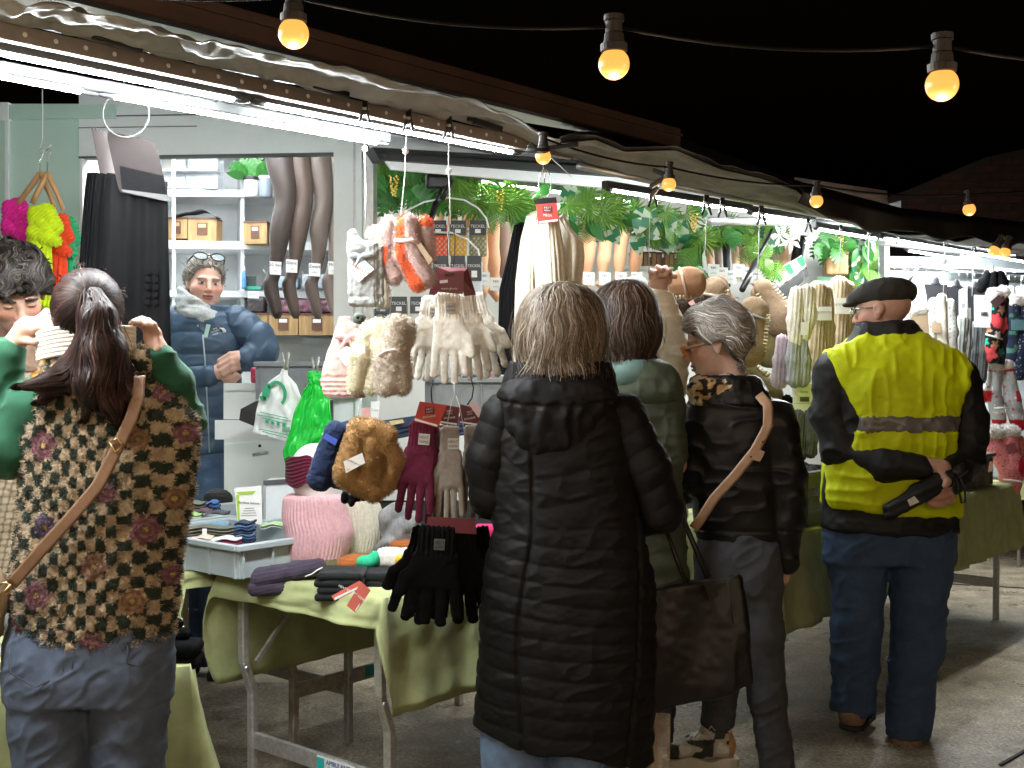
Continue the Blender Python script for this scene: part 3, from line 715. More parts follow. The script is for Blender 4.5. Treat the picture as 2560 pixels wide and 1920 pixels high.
# ================================================================ GOODS: everything below works in photo pixels at a depth
class It:
    """one thing at depth d; its shapes are given in photo pixels (x right, y down, z towards the camera, same scale)"""
    def __init__(s, name, label, cat, d, base, group=None):
        s.d = d; s.k = d / F; s.t = thing(name, label, cat, P(base[0], base[1], d), group)
    def W(s, Q):
        Q = np.atleast_2d(np.asarray(Q, float)); x = (Q[:, 0] - 1280) / F; z = -(Q[:, 1] - 960) / F
        ry = CP + z * SP; rz = -SP + z * CP; t = s.d / ry
        return np.stack((x * t, np.full(len(Q), s.d) - Q[:, 2] * s.k, CAM_Z + rz * t), 1)
    def mesh(s, name, Q, Fc, m, par=None, smooth=True, col=None):
        return mk(name, s.W(Q), Fc, m, par or s.t, smooth, col)
    def blob(s, name, f, box, m, h=3.0, disp=None, colf=None, par=None, fur=None, rel=0, seed=1):
        x0, y0, x1, y1, z0, z1 = box
        V, Q = nets(f, (x0, y0, z0), (x1, y1, z1), h)
        for _ in range(rel): V = relax(V, Q)
        if disp is not None: V = V + vnormals(V, Q) * disp(V)[:, None]
        c = None if colf is None else colf(V)
        if fur is not None:
            n, L, w = fur; rng = np.random.default_rng(seed)
            Vw = V * np.array((1, -1, 1)); X, Qf, cf = fur_verts(Vw, Q[:, ::-1], n, L, w, rng, c)
            X = X * np.array((1, -1, 1))
            Qf = Qf + len(V); V = np.vstack((V, X)); Q = np.vstack((Q, Qf))
            if c is not None: c = np.vstack((c, cf))
        return s.mesh(name, V, Q[:, ::-1], m, par, True, c)
    def loft(s, name, rows, m, n=28, mod=None, par=None, cap=True, col=None, nv=None, pw=2.0):
        """closed tube; rows (y, cx, rx, rz, cz)"""
        R = np.array([tuple(r) + (0,) * (5 - len(r)) for r in rows], float)
        k = np.linspace(0, 1, len(R)); nv = nv or max(12, len(R) * 5); kk = np.linspace(0, 1, nv)
        ker = np.hanning(2 * max(1, nv // (len(R) * 2)) + 3); ker /= ker.sum(); hw = len(ker) // 2
        T = np.stack([np.convolve(np.pad(np.interp(kk, k, R[:, i]), hw, mode='edge'), ker, 'valid') for i in range(5)], 1)
        T[0] = R[0]; T[-1] = R[-1]
        def fn(u, v):
            i = np.rint(v * (nv - 1)).astype(int); a = 2 * math.pi * u; t = T[i]
            r = np.ones_like(u) if mod is None else mod(u, v)
            ca, sa = np.cos(a), np.sin(a); q = (np.abs(ca) ** pw + np.abs(sa) ** pw) ** (-1 / pw) * r
            return np.stack((t[:, 1] + t[:, 2] * ca * q, t[:, 0], t[:, 4] + t[:, 3] * sa * q), 1)
        V, Q = grid(n, nv, fn, True)
        if cap:
            c0 = V.reshape(n, nv, 3)
            V = np.vstack((V, c0[:, 0].mean(0), c0[:, -1].mean(0))); i = np.arange(n); j = (i + 1) % n; a = len(V) - 2
            Q = [tuple(q) for q in Q] + [(i_ * nv, a, j_ * nv) for i_, j_ in zip(i, j)] + [(j_ * nv + nv - 1, a + 1, i_ * nv + nv - 1) for i_, j_ in zip(i, j)]
        return s.mesh(name, V, Q, m, par, True, col)
    def sheet(s, name, fn, nu, nv, m, th=2.0, par=None, colf=None):
        V, Q = grid(nu, nv, fn); V, Q = thick(V, Q, th)
        return s.mesh(name, V, Q, m, par, True, None if colf is None else colf(V))
    def card(s, name, pts, m, th=1.2, par=None):
        Q = np.array([tuple(p) + (0,) * (3 - len(p)) for p in pts], float); n = len(Q)
        nr = unit(np.cross(Q[1] - Q[0], Q[2] - Q[0])) * th / 2
        V = np.vstack((Q - nr, Q + nr))
        return s.mesh(name, V, [tuple(range(n)), tuple(range(2 * n - 1, n - 1, -1))] + [(i, n + i, n + (i + 1) % n, (i + 1) % n) for i in range(n)], m, par, False)
    def tube(s, name, pts, r, m, par=None, n=7):
        pts = s.W([tuple(p) + (0,) * (3 - len(p)) for p in pts]); rr = [q * s.k for q in r] if hasattr(r, '__len__') else r * s.k
        b = MB().tube(pts, rr, n); return b.build(name, m, par or s.t, True)
    def text(s, st, c, size, m, ang=0.0, par=None, name='print', yaw=0.0):
        r = np.array((math.cos(ang) * math.cos(yaw), math.sin(yaw), -math.sin(ang))); u = np.array((math.sin(ang), 0, math.cos(ang)))
        return text(name, st, s.W([tuple(c) + (0,) * (3 - len(c))])[0], r, u, size * s.k, m, par or s.t, .0003)
def RY(Q, rows):
    """stacked ellipses along the picture's y axis: rows (y, cx, cz, rx, rz)"""
    return rings(Q[:, [0, 2, 1]], rows)
def loc(Q, x, y, th):
    """pixel coords -> local (right, along) of a thing hanging from (x,y) turned by th (positive: lower end swings right)"""
    c, s_ = math.cos(th), math.sin(th); dx = Q[:, 0] - x; dy = Q[:, 1] - y
    return np.stack((dx * c - dy * s_, dx * s_ + dy * c, Q[:, 2]), 1)

knit = lambda n, c, **k: mat(n, c, .92, var=.16, ns=90, bump=.5, bs=700, sheen=.12, spec=.2, **k)
K_WHITE = knit('knit white', (.70, .66, .58)); K_CREAM = knit('knit cream', (.58, .53, .43)); K_BURG = knit('knit burgundy', (.105, .012, .032))
K_TAUPE = knit('knit taupe', (.25, .215, .18)); K_BLACK = mat('knit black', (.0045, .0045, .005), .95, var=.2, ns=90, bump=.5, bs=700, spec=.08); K_GREY = knit('knit grey', (.30, .31, .30))
K_NAVY = knit('knit navy', (.016, .028, .07)); K_PINK = knit('knit pink', (.62, .36, .39)); K_ROSE = knit('knit rose', (.55, .36, .32))
K_DGREY = knit('knit dark grey', (.10, .105, .11)); K_BEIGE = knit('knit beige', (.52, .42, .30)); K_LAV = knit('knit lavender', (.60, .50, .60))
K_PLUM = knit('knit plum', (.045, .035, .055)); K_RUST = knit('knit rust', (.33, .10, .025)); K_GREEN = knit('knit green', (.03, .42, .22)); K_YEL = knit('knit mustard', (.62, .36, .03))
FURV = mat('fur fibres', vcol=True, rough=.95, var=.1, ns=60, sheen=.3, spec=.15)
VCK = mat('knit coloured', vcol=True, rough=.92, var=.12, ns=120, bump=.4, bs=700, sheen=.3, spec=.2)
MAROON = mat('maroon card', (.13, .022, .030), .45, var=.06); REDC = mat('red card', (.50, .05, .045), .45, var=.06); BROWNC = mat('grey brown card', (.013, .0095, .0092), .6, var=.05, spec=.15)
PAPER = mat('white card', (.80, .80, .78), .6, var=.03); KRAFT = mat('kraft card', (.50, .36, .24), .7, var=.08); INK = mat('black ink', (.03, .03, .03), .7); INKG = mat('grey ink', (.32, .32, .32), .7)
BADGE = mat('woven badge', (.42, .40, .36), .7); GREENINK = mat('green ink', (.02, .30, .14), .6); WINK = mat('white ink', (.75, .73, .70), .6)

def glove(lab, d, x, y, L, th, m, thumb=1, w=1.0, par_group=None, badge=True, zc=0, cuffrib=True, name='glove', fing=(.93, .99, 1.0, .92), spread=.0, hb=3.0):
    c, s_ = math.cos(th), math.sin(th)
    it = It(name, lab, 'glove', d, (x + L * s_, y + L), par_group)
    def f(Q):
        q = loc(Q, x, y, th) / L; q[:, 2] = (q[:, 2] - zc / L) * 2.3; q[:, 0] /= w
        r = rbox(q, (0, .16, 0), (.135, .17, .05), .048)
        r = smin(r, rbox(q, (0, .44, 0), (.17, .19, .065), .06), .06)
        for i, e in enumerate(fing):
            xx = (i - 1.5) * .092; r = smin(r, cone(q, (xx, .56, 0), (xx * (1.12 + spread) + .01 * (i - 1.5), e - .045, .01 * (i % 2)), .047, .043), .012)
        r = smin(r, chain(q, [((.10 * thumb, .36, .02), .06), ((.21 * thumb, .50, .04), .05), ((.245 * thumb, .665, .05), .045)], .02), .04)
        return r * L * min(1, w) * .6
    def dp(V):
        q = loc(V, x, y, th) / L
        cuff = np.clip((.30 - q[:, 1]) * 20, 0, 1)
        return L * (.008 * cuff * np.sin(q[:, 0] / w * 2 * math.pi / .036) + .006 * noise(V, 12 / L) + .003 * noise(V, 40 / L))
    R = .36 * L * max(1, w); xs = sorted((x - R, x + R, x + L * s_ - R, x + L * s_ + R))
    it.blob('glove_body', f, (xs[0], y - 6, xs[-1], y + L * 1.05, zc - .1 * L, zc + .1 * L), m, h=hb, disp=dp)
    if badge:
        o = np.array((x, y, 0)); e1 = np.array((c, -s_, 0)); e2 = np.array((s_, c, 0)); b = L * .055; cc = o + e2 * L * .17 + np.array((0, 0, zc + L * .033)) + e1 * L * .03
        it.card('badge', [cc - e1 * b - e2 * b, cc + e1 * b - e2 * b, cc + e1 * b + e2 * b, cc - e1 * b + e2 * b], BADGE if m is not K_BLACK else K_DGREY, 2.0)
        it.text('HEAT', cc - e2 * b * .35 + np.array((0, 0, 1.5)), b * .7, INK, -th); it.text('KEEPER', cc + e2 * b * .45 + np.array((0, 0, 1.5)), b * .5, INK, -th)
    return it
def wire(it, pts, r=1.2, m=CHROME, name='wire_hook'): return it.tube(name, pts, r, m)
def ring_pts(cx, cy, r, a0=0, a1=2 * math.pi, n=28, z=0): return [(cx + r * math.cos(a), cy + r * math.sin(a), z) for a in np.linspace(a0, a1, n)]

# ---------------------------------------------------------------- leggings packs on the steel ring, top left
DL = 2.86; RSTEEL = mat('ring steel', (.11, .11, .112), .5, spec=.2)
h = It('hanger_ring', 'steel hook with large ring carrying the black leggings packs', 'hanger', DL, (310, 355), None)
wire(h, ring_pts(315, 285, 58, -math.pi / 2, 1.5 * math.pi), 2.2, RSTEEL, 'ring')
wire(h, [(350, 168), (345, 160), (330, 148), (312, 148), (298, 158), (295, 175), (303, 192), (310, 205), (309, 227)], 1.9, RSTEEL, 'hook')
LEG = mat('black velour', (.0035, .0035, .004), .7, var=.2, ns=40, bump=.2, bs=300, spec=.06)
CLEARP = mat('clear pouch', (.25, .24, .24), .15, alpha=.45, var=.05)
for k in range(6):
    t = k / 5.0; d = DL + .05 * (5 - k); xs = 205 + 62 * t; tilt = -10 + 9 * t
    lab = ['rearmost black leggings pack on the ring, mostly hidden at left', 'second black leggings pack from the left of the fan', 'third black leggings pack from the left of the fan', 'fourth black leggings pack from the left of the fan', 'fifth black leggings pack just behind the front one', 'front black leggings pack with brown card and clear window'][k]
    it = It('leggings_pack', lab, 'leggings', d, (300, 880), 'black leggings packs on the ring')
    ox = -40 * (1 - t); w = 1.0 if k == 5 else .42 + .1 * t
    x0, x1 = 262 + ox, (262 + ox) + 152 * w
    it.card('card', [(x0 - 2 + 8, 330 + 3 * k - 12 * (1 - t)), (x0 + 8, 328 - 10 * (1 - t)), (x1 - 34, 352 - 6 * (1 - t)), (x1 - 22, 366), (x1 + 2, 470), (x1 + 10, 505), (x0 + 40, 482), (x0 + 34, 470)], BROWNC if k == 5 else mat('dark card', (.07, .055, .055), .5), 1.5)
    def fn(u, v, x0=x0, x1=x1, k=k):
        yt = 430 + 24 * u; yb = 875 + 10 * np.sin(u * 5 + k)
        xl = x0 - 6 - 30 * v ** .7 + (8 if k == 5 else 0); xr = x1 + 4 + 8 * v
        return np.stack((xl + (xr - xl) * u, yt + (yb - yt) * v, -6 + 5 * np.sin(u * 9 + v * 2 + k) * (.3 + v) + 3 * np.sin(u * 23 + k)), 1)
    it.sheet('leggings', fn, 40, 30, LEG, 9)
    if k == 5:
        it.card('clear_window', [(300, 415, 3), (410, 440, 3), (418, 492, 3), (306, 474, 3)], LEG, 2)
        it.card('card_strip', [(305, 474, 4), (420, 488, 4), (428, 506, 4), (308, 480, 4)], mat('grey card edge', (.035, .034, .035), .5), 1.5)
        for r in range(5):
            for c_ in range(2):
                xx = 362 + c_ * 20; yy = 672 + r * 19
                it.card('embossed_mark', [(xx, yy, 2.5), (xx + 14, yy + 2, 2.5), (xx + 14, yy + 15, 2.5), (xx, yy + 13, 2.5)], LEG, 1)
# ---------------------------------------------------------------- scarves on wooden hangers
DS = 4.3
WOODH = mat('hanger wood', (.50, .27, .11), .35, var=.25, ns=30, aniso=(1, 1, .2), coat=.3)
hs = It('scarf_hook', 'white wire hook holding the wooden hangers', 'hook', DS, (118, 390))
wire(hs, [(106, 222), (106, 345), (100, 368), (97, 378), (108, 374), (118, 372), (128, 362)], 1.3, STRING, 'wire')
def hanger(lab, x, y, sl, sr, dz):
    it = It('clothes_hanger', lab, 'hanger', DS + dz, (x, y + 70), 'wooden hangers of the neon scarves')
    wire(it, [(x - 3, y - 54), (x + 4, y - 62), (x + 10, y - 56), (x + 8, y - 46), (x, y - 30), (x, y)], 1.4, CHROME, 'hook')
    it.tube('arm', [(x, y, 0), (x + sl * .25, y + 22, 2), (x + sl * .65, y + 52, 4), (x + sl, y + 78, 6)], [7, 7.5, 7, 6], WOODH, n=10)
    if sr: it.tube('arm', [(x, y, 0), (x + sr * .25, y + 22, -2), (x + sr * .65, y + 54, -4), (x + sr, y + 92, -6)], [7, 7, 6, 5], WOODH, n=10)
hanger('left wooden hanger holding the pink scarf', 100, 432, -52, 36, .0); hanger('front wooden hanger holding the lime scarf', 118, 432, -36, 38, -.06)
def scarf(lab, m, x, y, w, tailx, tw, dz, seed, lean=0.0):
    it = It('neon_scarf', lab, 'scarf', DS + dz, (tailx, 760), 'neon knit scarves on hangers')
    def f(Q):
        a = np.minimum(chain(Q, [(np.array((x - w * .75, y + 34, 0.)), 15), (np.array((x - w * .5, y - 24, 4.)), 17), (np.array((x + w * .2, y - 32, 6.)), 16), (np.array((x + w * .75, y + 8, 2.)), 18)], 12), ell(Q, (x, y + 6, -4), (w * .8, 38, 18))); b = cone(Q, (x - w * .6, y + 22, 12), (x + w * .75 + lean * .4, y + 44, 12), 17, 15)
        r = np.minimum(np.minimum(a, b), cone(Q, (x - w * .2, y - 6, 10), (x + w * .4, y + 26, 14), 15, 14)); return smin(smin(r, rbox(Q, (tailx - tw * .45, 660, 4), (tw * .52, 110, 12), 10), 8), rbox(Q, (tailx + tw * .5, 660, -4), (tw * .5, 110, 12), 10), 5)
    p = 9.0
    it.blob('scarf_body', f, (min(x - w, tailx - tw) - 20, y - 60, max(x + w, tailx + tw) + 20, 780, -34, 36), m, h=2.6,
            disp=lambda V: 2.4 * np.sin((V[:, 0] * .8 + V[:, 1] * np.where(V[:, 1] < y + 50, .9, .05)) * 2 * math.pi / p) + 3 * noise(V + seed * 31, .03))
neon = lambda n, c: knit(n, c)
scarf('bright pink knit scarf knotted on the left hanger', neon('neon pink', (.80, .03, .36)), 45, 545, 32, 56, 24, .05, 1)
scarf('neon lime yellow knit scarf knotted on the front hanger', neon('neon lime', (.62, .82, .02)), 112, 560, 38, 104, 25, -.06, 2, 8)
scarf('neon orange red knit scarf between lime and green', neon('neon orange', (.95, .09, .03)), 148, 585, 28, 143, 20, .04, 3)
scarf('green knit scarf rearmost beside the mint wall', neon('neon green', (.05, .50, .22)), 170, 590, 18, 172, 13, .14, 4)
# ---------------------------------------------------------------- shelving behind the seller
DSH = 6.5
def SHP(px, py, o=0.0): return P(px, py, DSH + (px - 600) * .00115 + o)
sh = thing('shelf_unit', 'white open shelf unit behind the seller', 'shelf', SHP(640, 1560) * np.array((1, 1, 0)))
def slab(name, x0, x1, y0, y1, parent, o0=0.0, o1=.42, m=WHITE2):
    A = [SHP(x0, y0, o0), SHP(x1, y0 + (x1 - x0) * .012, o0), SHP(x1, y1 + (x1 - x0) * .012, o0), SHP(x0, y1, o0)]
    off = np.array((-.12, o1 - o0, 0))
    return MB().add(A + [a + off for a in A], [(3, 2, 1, 0), (4, 5, 6, 7), (0, 1, 5, 4), (1, 2, 6, 5), (2, 3, 7, 6), (3, 0, 4, 7)]).build(name, m, parent)
for y0, y1 in ((472, 489), (600, 620), (724, 740), (840, 852), (360, 372)): slab('shelf_board', 330, 880, y0, y1, sh)
for x0 in (602, 330, 430): slab('upright', x0, x0 + 9, 350, 1100, sh, .004)
panel('back_panel', [(-700, 300), (900, 300), (900, 1400), (-700, 1400)], lambda x, y: SHP(x, y, .44), -YF, .02, WHITE2, sh)
for k, (x0, y0, x1, y1) in enumerate(((660, 855, 880, 1000), (300, 860, 640, 1100))): MB().poly([SHP(x0, y0, .02), SHP(x1, y0, .02), SHP(x1, y1, .02), SHP(x0, y1, .02)], YF, .02).build('door_panel', WHITE2, sh)
BASK = mat('wicker weave', (.40, .245, .11), .7, var=.4, ns=40, aniso=(1, 1, .12), bump=.5, bs=160)
BASKR = mat('wicker rim', (.14, .06, .035), .6)
def basket(lab, x0, y0, x1, y1, d=None, grp='wicker baskets on the white shelf', paper=True):
    d = d or 6.42; it = It('wicker_basket', lab, 'basket', d, ((x0 + x1) / 2, y1), grp); dep = 60
    w = It.mesh
    def bx(nm, a, b, c, e, z0, z1, m): 
        V = [(x, y, z) for x in (a, c) for y in (b, e) for z in (z0, z1)]
        it.mesh(nm, V, [(0, 2, 3, 1), (4, 5, 7, 6), (0, 1, 5, 4), (2, 6, 7, 3), (0, 4, 6, 2), (1, 3, 7, 5)], m, smooth=False)
    g = (x1 - x0) * .5
    bx('basket_body', x0, y0 + 4, x1, y1, -dep, 0, BASK); bx('rim', x0 - .6, y0, x1 + .6, y0 + 5, -dep, 1.2, BASKR)
    cx = x0 + g; hw = min(13, g * .36); yy = (y0 + y1) / 2
    bx('label_holder', cx - hw, yy - 16, cx + hw, yy + 15, 0, 1.6, BASKR); bx('label', cx - hw + 3, yy - 13, cx + hw - 3, yy - 4, 1.6, 2.4, PAPER if paper else KRAFT)
basket('wicker basket partly behind the black leggings', 418, 543, 468, 596, paper=False); basket('wicker basket with grey cloth on top, left shelf', 470, 544, 541, 602, paper=False)
basket('single wicker basket left of the stocking legs', 609, 553, 667, 609); 
basket('wicker basket low on the shelf right of the seller', 609, 783, 669, 838); basket('second low wicker basket behind the dark feet', 671, 783, 745, 838); basket('third low wicker basket behind the dark feet', 747, 784, 838, 838)
# folded grey cloth, clear boxes, pot, bottle
GREYC = mat('grey felt', (.10, .10, .11), .9)
it = It('folded_cloth', 'dark grey cloth lying on the wicker basket', 'cloth', 6.4, (500, 544))
it.sheet('cloth_body', lambda u, v: np.stack((436 + 108 * u, 541 - 16 * np.sin(u * 3.0) ** 2 * (1 - v * .3) - 3 * np.sin(u * 11), -40 * v + 5), 1), 30, 6, GREYC, 2)
CLEARB = mat('clear box', (.70, .76, .80), .1, alpha=.35, var=.03)
for k, (x0, y0, x1, y1, lab) in enumerate(((404, 392, 466, 428, 'upper left clear box of tights on the top shelf'), (470, 392, 545, 428, 'upper right clear box of tights on the top shelf'), (406, 434, 462, 471, 'lower left clear box of tights on the top shelf'), (466, 434, 545, 472, 'lower right clear box of tights on the top shelf'))):
    it = It('storage_box', lab, 'storage box', 6.44, ((x0 + x1) / 2, y1), 'clear storage boxes of tights')
    cc = [(.62, .45, .28), (.30, .22, .16), (.6, .35, .3), (.3, .3, .33)][k]
    it.blob('tights_pack', lambda Q: rbox(Q, ((x0 + x1) / 2 - 8, (y0 + y1) / 2 + 2, -16), ((x1 - x0) / 2 - 12, (y1 - y0) / 2 - 4, 10), 6), (x0, y0, x1, y1, -40, 5), mat('tights colour %d' % k, cc, .8), 4)
    it.card('label', [(x0 + 34, y0 + 10, 1), (x0 + 58, y0 + 11, 1), (x0 + 58, y1 - 3, 1), (x0 + 34, y1 - 4, 1)], PAPER); it.text('Denier 20', (x0 + 46, y0 + 17, 2), 6, INK)
    V = [(x, y, z) for x in (x0, x1) for y in (y0, y1) for z in (-60, 3)]
    it.mesh('box_shell', V, [(0, 2, 3, 1), (4, 5, 7, 6), (2, 6, 7, 3), (0, 4, 6, 2), (1, 3, 7, 5)], CLEARB, smooth=False)
    it.card('lid', [(x0 - 3, y1 - 1, 4), (x1 + 3, y1, 4), (x1 + 3, y1 + 3, 4), (x0 - 3, y1 + 2, 4)], mat('box lid', (.75, .78, .8), .3), 50)
it = It('plant_pot', 'white pot with leafy artificial plant on the shelf', 'plant', 6.42, (630, 494))
it.loft('pot', [(450, 629, 19, 19), (458, 629, 18, 18), (492, 629, 15, 15)], WHITE2); it.loft('soil_rim', [(443, 629, 21, 21), (451, 629, 21, 21)], BLACKP)
POTPLANT = it
it = It('grey_canister', 'small grey canister beside the white plant pot', 'canister', 6.42, (664, 494)); it.loft('can', [(446, 664, 17, 17), (462, 664, 18, 18), (494, 664, 16, 16)], mat('grey can', (.2, .23, .27), .4)); it.loft('lid', [(441, 664, 18, 18), (446, 664, 18, 18)], WHITE2)
it = It('spray_bottle', 'small blue and white bottle on the shelf', 'bottle', 6.42, (610, 724)); it.loft('bottle', [(676, 610, 3, 3), (682, 610, 5, 5), (690, 610, 6, 6), (723, 610, 6, 6)], mat('blue label', (.12, .3, .6), .4)); it.loft('cap', [(668, 610, 3, 3), (677, 610, 3, 3)], PAPER)
it = It('display_screen', 'dark tablet screen standing on the shelf', 'screen', 6.45, (635, 724)); it.card('screen', [(614, 690), (640, 690), (640, 716), (614, 716)], mat('dark screen', (.03, .06, .06), .2), 5); it.card('stand', [(612, 716), (655, 716), (655, 724), (612, 724)], mat('teal tray', (.03, .30, .22), .5), 20)
for k, (x0, y0, x1, y1, c, lab) in enumerate(((690, 690, 745, 722, (.3, .38, .45), 'blue grey clear bin on the shelf behind the stocking feet'), (755, 685, 835, 722, (.36, .42, .48), 'pale clear bin on the shelf right of the blue grey bin'), (618, 742, 660, 780, (.06, .05, .055), 'dark open bin of socks under the price card'), (690, 750, 830, 782, (.16, .06, .09), 'heap of plum coloured rolled socks'))):
    it = It('storage_bin', lab, 'bin', 6.44, ((x0 + x1) / 2, y1)); it.blob('bin_body', lambda Q: rbox(Q, ((x0 + x1) / 2, (y0 + y1) / 2, -20), ((x1 - x0) / 2, (y1 - y0) / 2, 22), 4), (x0 - 2, y0 - 2, x1 + 2, y1 + 2, -45, 6), mat('bin %d' % k, c, .5, var=.4, ns=60), 3.5, disp=lambda V: 2.5 * noise(V, .14) if k > 1 else 0 * V[:, 0])
it = It('price_card', 'small white card with green logo hanging under the shelf', 'card', 6.35, (634, 745)); it.card('card', [(620, 728), (648, 729), (647, 746), (620, 745)], PAPER); it.text('Bamboe', (634, 735, 1), 7, GREENINK, -.1)
# ---------------------------------------------------------------- stocking legs
def legform(lab, d, rows, m, tagy=None, grp='display legs in dark tights', ink='20 den'):
    it = It('hosiery_form', lab, 'hosiery form', d, (rows[-1][1], rows[-1][0]), grp)
    it.loft('leg', [(y, x, r * .94, r * .82) for y, x, r in rows], m, 30, nv=60)
    if tagy:
        y, x = tagy
        it.tube('tag_string', ring_pts(x - 15, y - 3, 20, .2, math.pi - .2, 8), .8, STRING)
        it.card('tag', [(x - 14, y - 17, 22), (x + 15, y - 15, 22), (x + 14, y + 17, 22), (x - 14, y + 15, 22)], PAPER)
        it.text(ink, (x, y - 8, 23.5), 11, INK, .05); it.text('color', (x, y + 6, 23.5), 7, INKG)
    return it
base = [(372, 698, 41), (420, 702, 38), (470, 712, 31), (505, 714, 27), (540, 707, 29), (575, 701, 29), (620, 696, 23), (665, 690, 17), (690, 684, 18), (707, 675, 21), (735, 679, 20), (765, 688, 18), (785, 691, 15), (797, 694, 7)]
tight = lambda n, c: mat(n, c, .42, var=.1, ns=200, bump=.15, bs=900, sheen=.15, spec=.4)
legform('front dark brown display leg nearest the seller', 5.5, base, tight('tights dark brown', (.045, .031, .027)), (672, 693))
legform('second display leg in sheer brown tights', 5.53, [(y, x + 46, r * .9) for y, x, r in base], tight('tights brown', (.085, .057, .045)), (667, 733), ink='Glanz')
legform('third display leg in grey brown tights', 5.56, [(y + 1, x + 46 + 50 + (6 if y > 600 else 0), r * .88) for y, x, r in base], tight('tights grey brown', (.115, .085, .072)), (676, 790), ink='Zwart')
legform('rearmost display leg in pale mauve tights beside the post', 5.60, [(y - 8, x + 140 + (4 if y > 600 else 0), r * .85) for y, x, r in base], tight('tights mauve', (.26, .20, .175)), (672, 838), ink='Moka')
TAN = [tight('tights tan', (.58, .30, .17)), tight('tights tan light', (.66, .38, .22)), tight('tights nude', (.70, .45, .27)), tight('tights black', (.012, .012, .014)), tight('tights mocha', (.22, .14, .11))]
def tanleg(lab, d, x, y0, y1, w, mi, lean=0.0, grp='tan display legs behind the garland', feet=True):
    L = y1 - y0; rows = [(y0, x, w), (y0 + .3 * L, x + lean * .3, w * .92), (y0 + .55 * L, x + lean * .5, w * .72), (y0 + .72 * L, x + lean * .8, w * .78), (y0 + .93 * L, x + lean, w * .45), (y1, x + lean, w * .42)]
    if feet: rows += [(y1 + .06 * L, x + lean - 6, w * .6), (y1 + .14 * L, x + lean + 4, w * .45), (y1 + .19 * L, x + lean + 6, w * .12)]
    legform(lab, d, rows, TAN[mi], (y1 - 2, x + lean + 4), grp, 'tan')
nm = ['first', 'second', 'third', 'fourth', 'fifth', 'sixth', 'seventh', 'eighth']
for k in range(4): tanleg('%s tan display leg from the left, beside the cream scarf' % nm[k], 5.95 + .05 * k, 1478 + 40 * k, 530, 700, 24, (0, 1, 1, 0)[k], -12 + 0 * k)
for k in range(3): tanleg('%s tan display leg left of the black scarf' % nm[k], 5.6 + .05 * k, 1196 + 30 * k, 470 + 30 * k, 700 + 14 * k, 25, (1, 0, 4)[k], 10)
for k in range(6): tanleg('%s slim display leg from the left under the right garland' % nm[k], 6.3 + .05 * k, 1772 + 21 * k, 580, 680 + 8 * (k % 3), 13, (0, 4, 3, 2, 2, 1)[k], 4, 'slim display legs under the right garland')
for k in range(3): tanleg('%s wide display leg beside the white flower' % nm[k], 6.6 + .05 * k, 1936 + 30 * k, 590, 690, 22, (4, 1, 3)[k], -8, 'wide display legs beside the white flower')
for k in range(3): tanleg('%s dim tan display leg high under the dark header' % nm[k], 5.75, 1098 + 34 * k, 462, 590, 17, (2, 0, 1)[k], 0, 'tan legs under the dark header', False)
# baskets of the middle trailer
for k in range(4): basket('%s small wicker basket in the row behind the raised hand' % nm[k], 1578 + 32 * k, 628 + 1 * k, 1608 + 32 * k, 664 + k, 6.9, 'small wicker baskets in the middle trailer')
it = It('wall_shelf', 'white wall shelf carrying the small wicker baskets', 'shelf', 6.9, (1640, 680)); it.card('board', [(1555, 666, 4), (1712, 671, 4), (1712, 680, 4), (1555, 675, 4)], WHITE2, 60); it.card('upper_board', [(1590, 594, 10), (1700, 598, 10), (1700, 610, 10), (1590, 606, 10)], WHITE2, 60)
it.card('wedge', [(1606, 612, 4), (1698, 614, 4), (1668, 632, 4)], mat('shelf grey', (.3, .3, .31), .5), 30)
# TECKEL sock packs
TEAL = mat('black header card', (.025, .03, .032), .5)
def sockpack(lab, x, y, w, h_, c, d, label='TECKEL', patt=0):
    it = It('sock_pack', lab, 'socks', d, (x, y + h_), 'packed socks with black header cards')
    col = np.array(c)
    def cf(V):
        C = np.tile(col, (len(V), 1))
        if patt:
            s_ = np.sin(V[:, 0] * .55) * np.sin(V[:, 1] * .45) > .25; C[s_ & (V[:, 1] > y + h_ * .45)] = np.clip(col * .4 + .35, 0, 1)
        return C
    it.blob('sock', lambda Q: rbox(Q, (x, y + h_ * .55, 0), (w / 2, h_ * .47, 7), 6), (x - w / 2 - 2, y, x + w / 2 + 2, y + h_ + 2, -9, 9), VCK, 2.5, colf=cf)
    it.card('header', [(x - w / 2 + 2, y, 8), (x + w / 2 - 2, y, 8), (x + w / 2 - 2, y + h_ * .42, 9), (x - w / 2 + 2, y + h_ * .42, 9)], TEAL, 2)
    it.text(label, (x, y + h_ * .17, 10), w * .24, WINK); it.card('price_sticker', [(x - 7, y + h_ * .25, 10.5), (x + 7, y + h_ * .25, 10.5), (x + 7, y + h_ * .36, 10.5), (x - 7, y + h_ * .36, 10.5)], PAPER, 1)
for k, (x, c, l) in enumerate(((1096, (.78, .10, .02), 'orange dotted'), (1145, (.62, .34, .02), 'mustard dotted'), (1195, (.22, .20, .08), 'olive'))): sockpack('%s sock pack on the curved wire rack' % l, x, 552, 44, 88, c, 5.0, 'TECKEL', 1)
for k, (x, c, l) in enumerate(((1102, (.5, .5, .52), 'pale grey'), (1145, (.35, .36, .4), 'mid grey'), (1186, (.62, .66, .70), 'icy grey patterned'))): sockpack('%s sock pack in the second row of the rack' % l, x, 640, 40, 150, c, 4.9, 'TECKEL', k == 2)
for k, (x, c, l) in enumerate(((998, (.60, .50, .36), 'beige'), (1046, (.70, .70, .66), 'white'), (958, (.03, .05, .14), 'navy'))): sockpack('%s sock pack low behind the hanging gloves' % l, x, 742, 44, 100, c, 4.8, 'TECKEL')
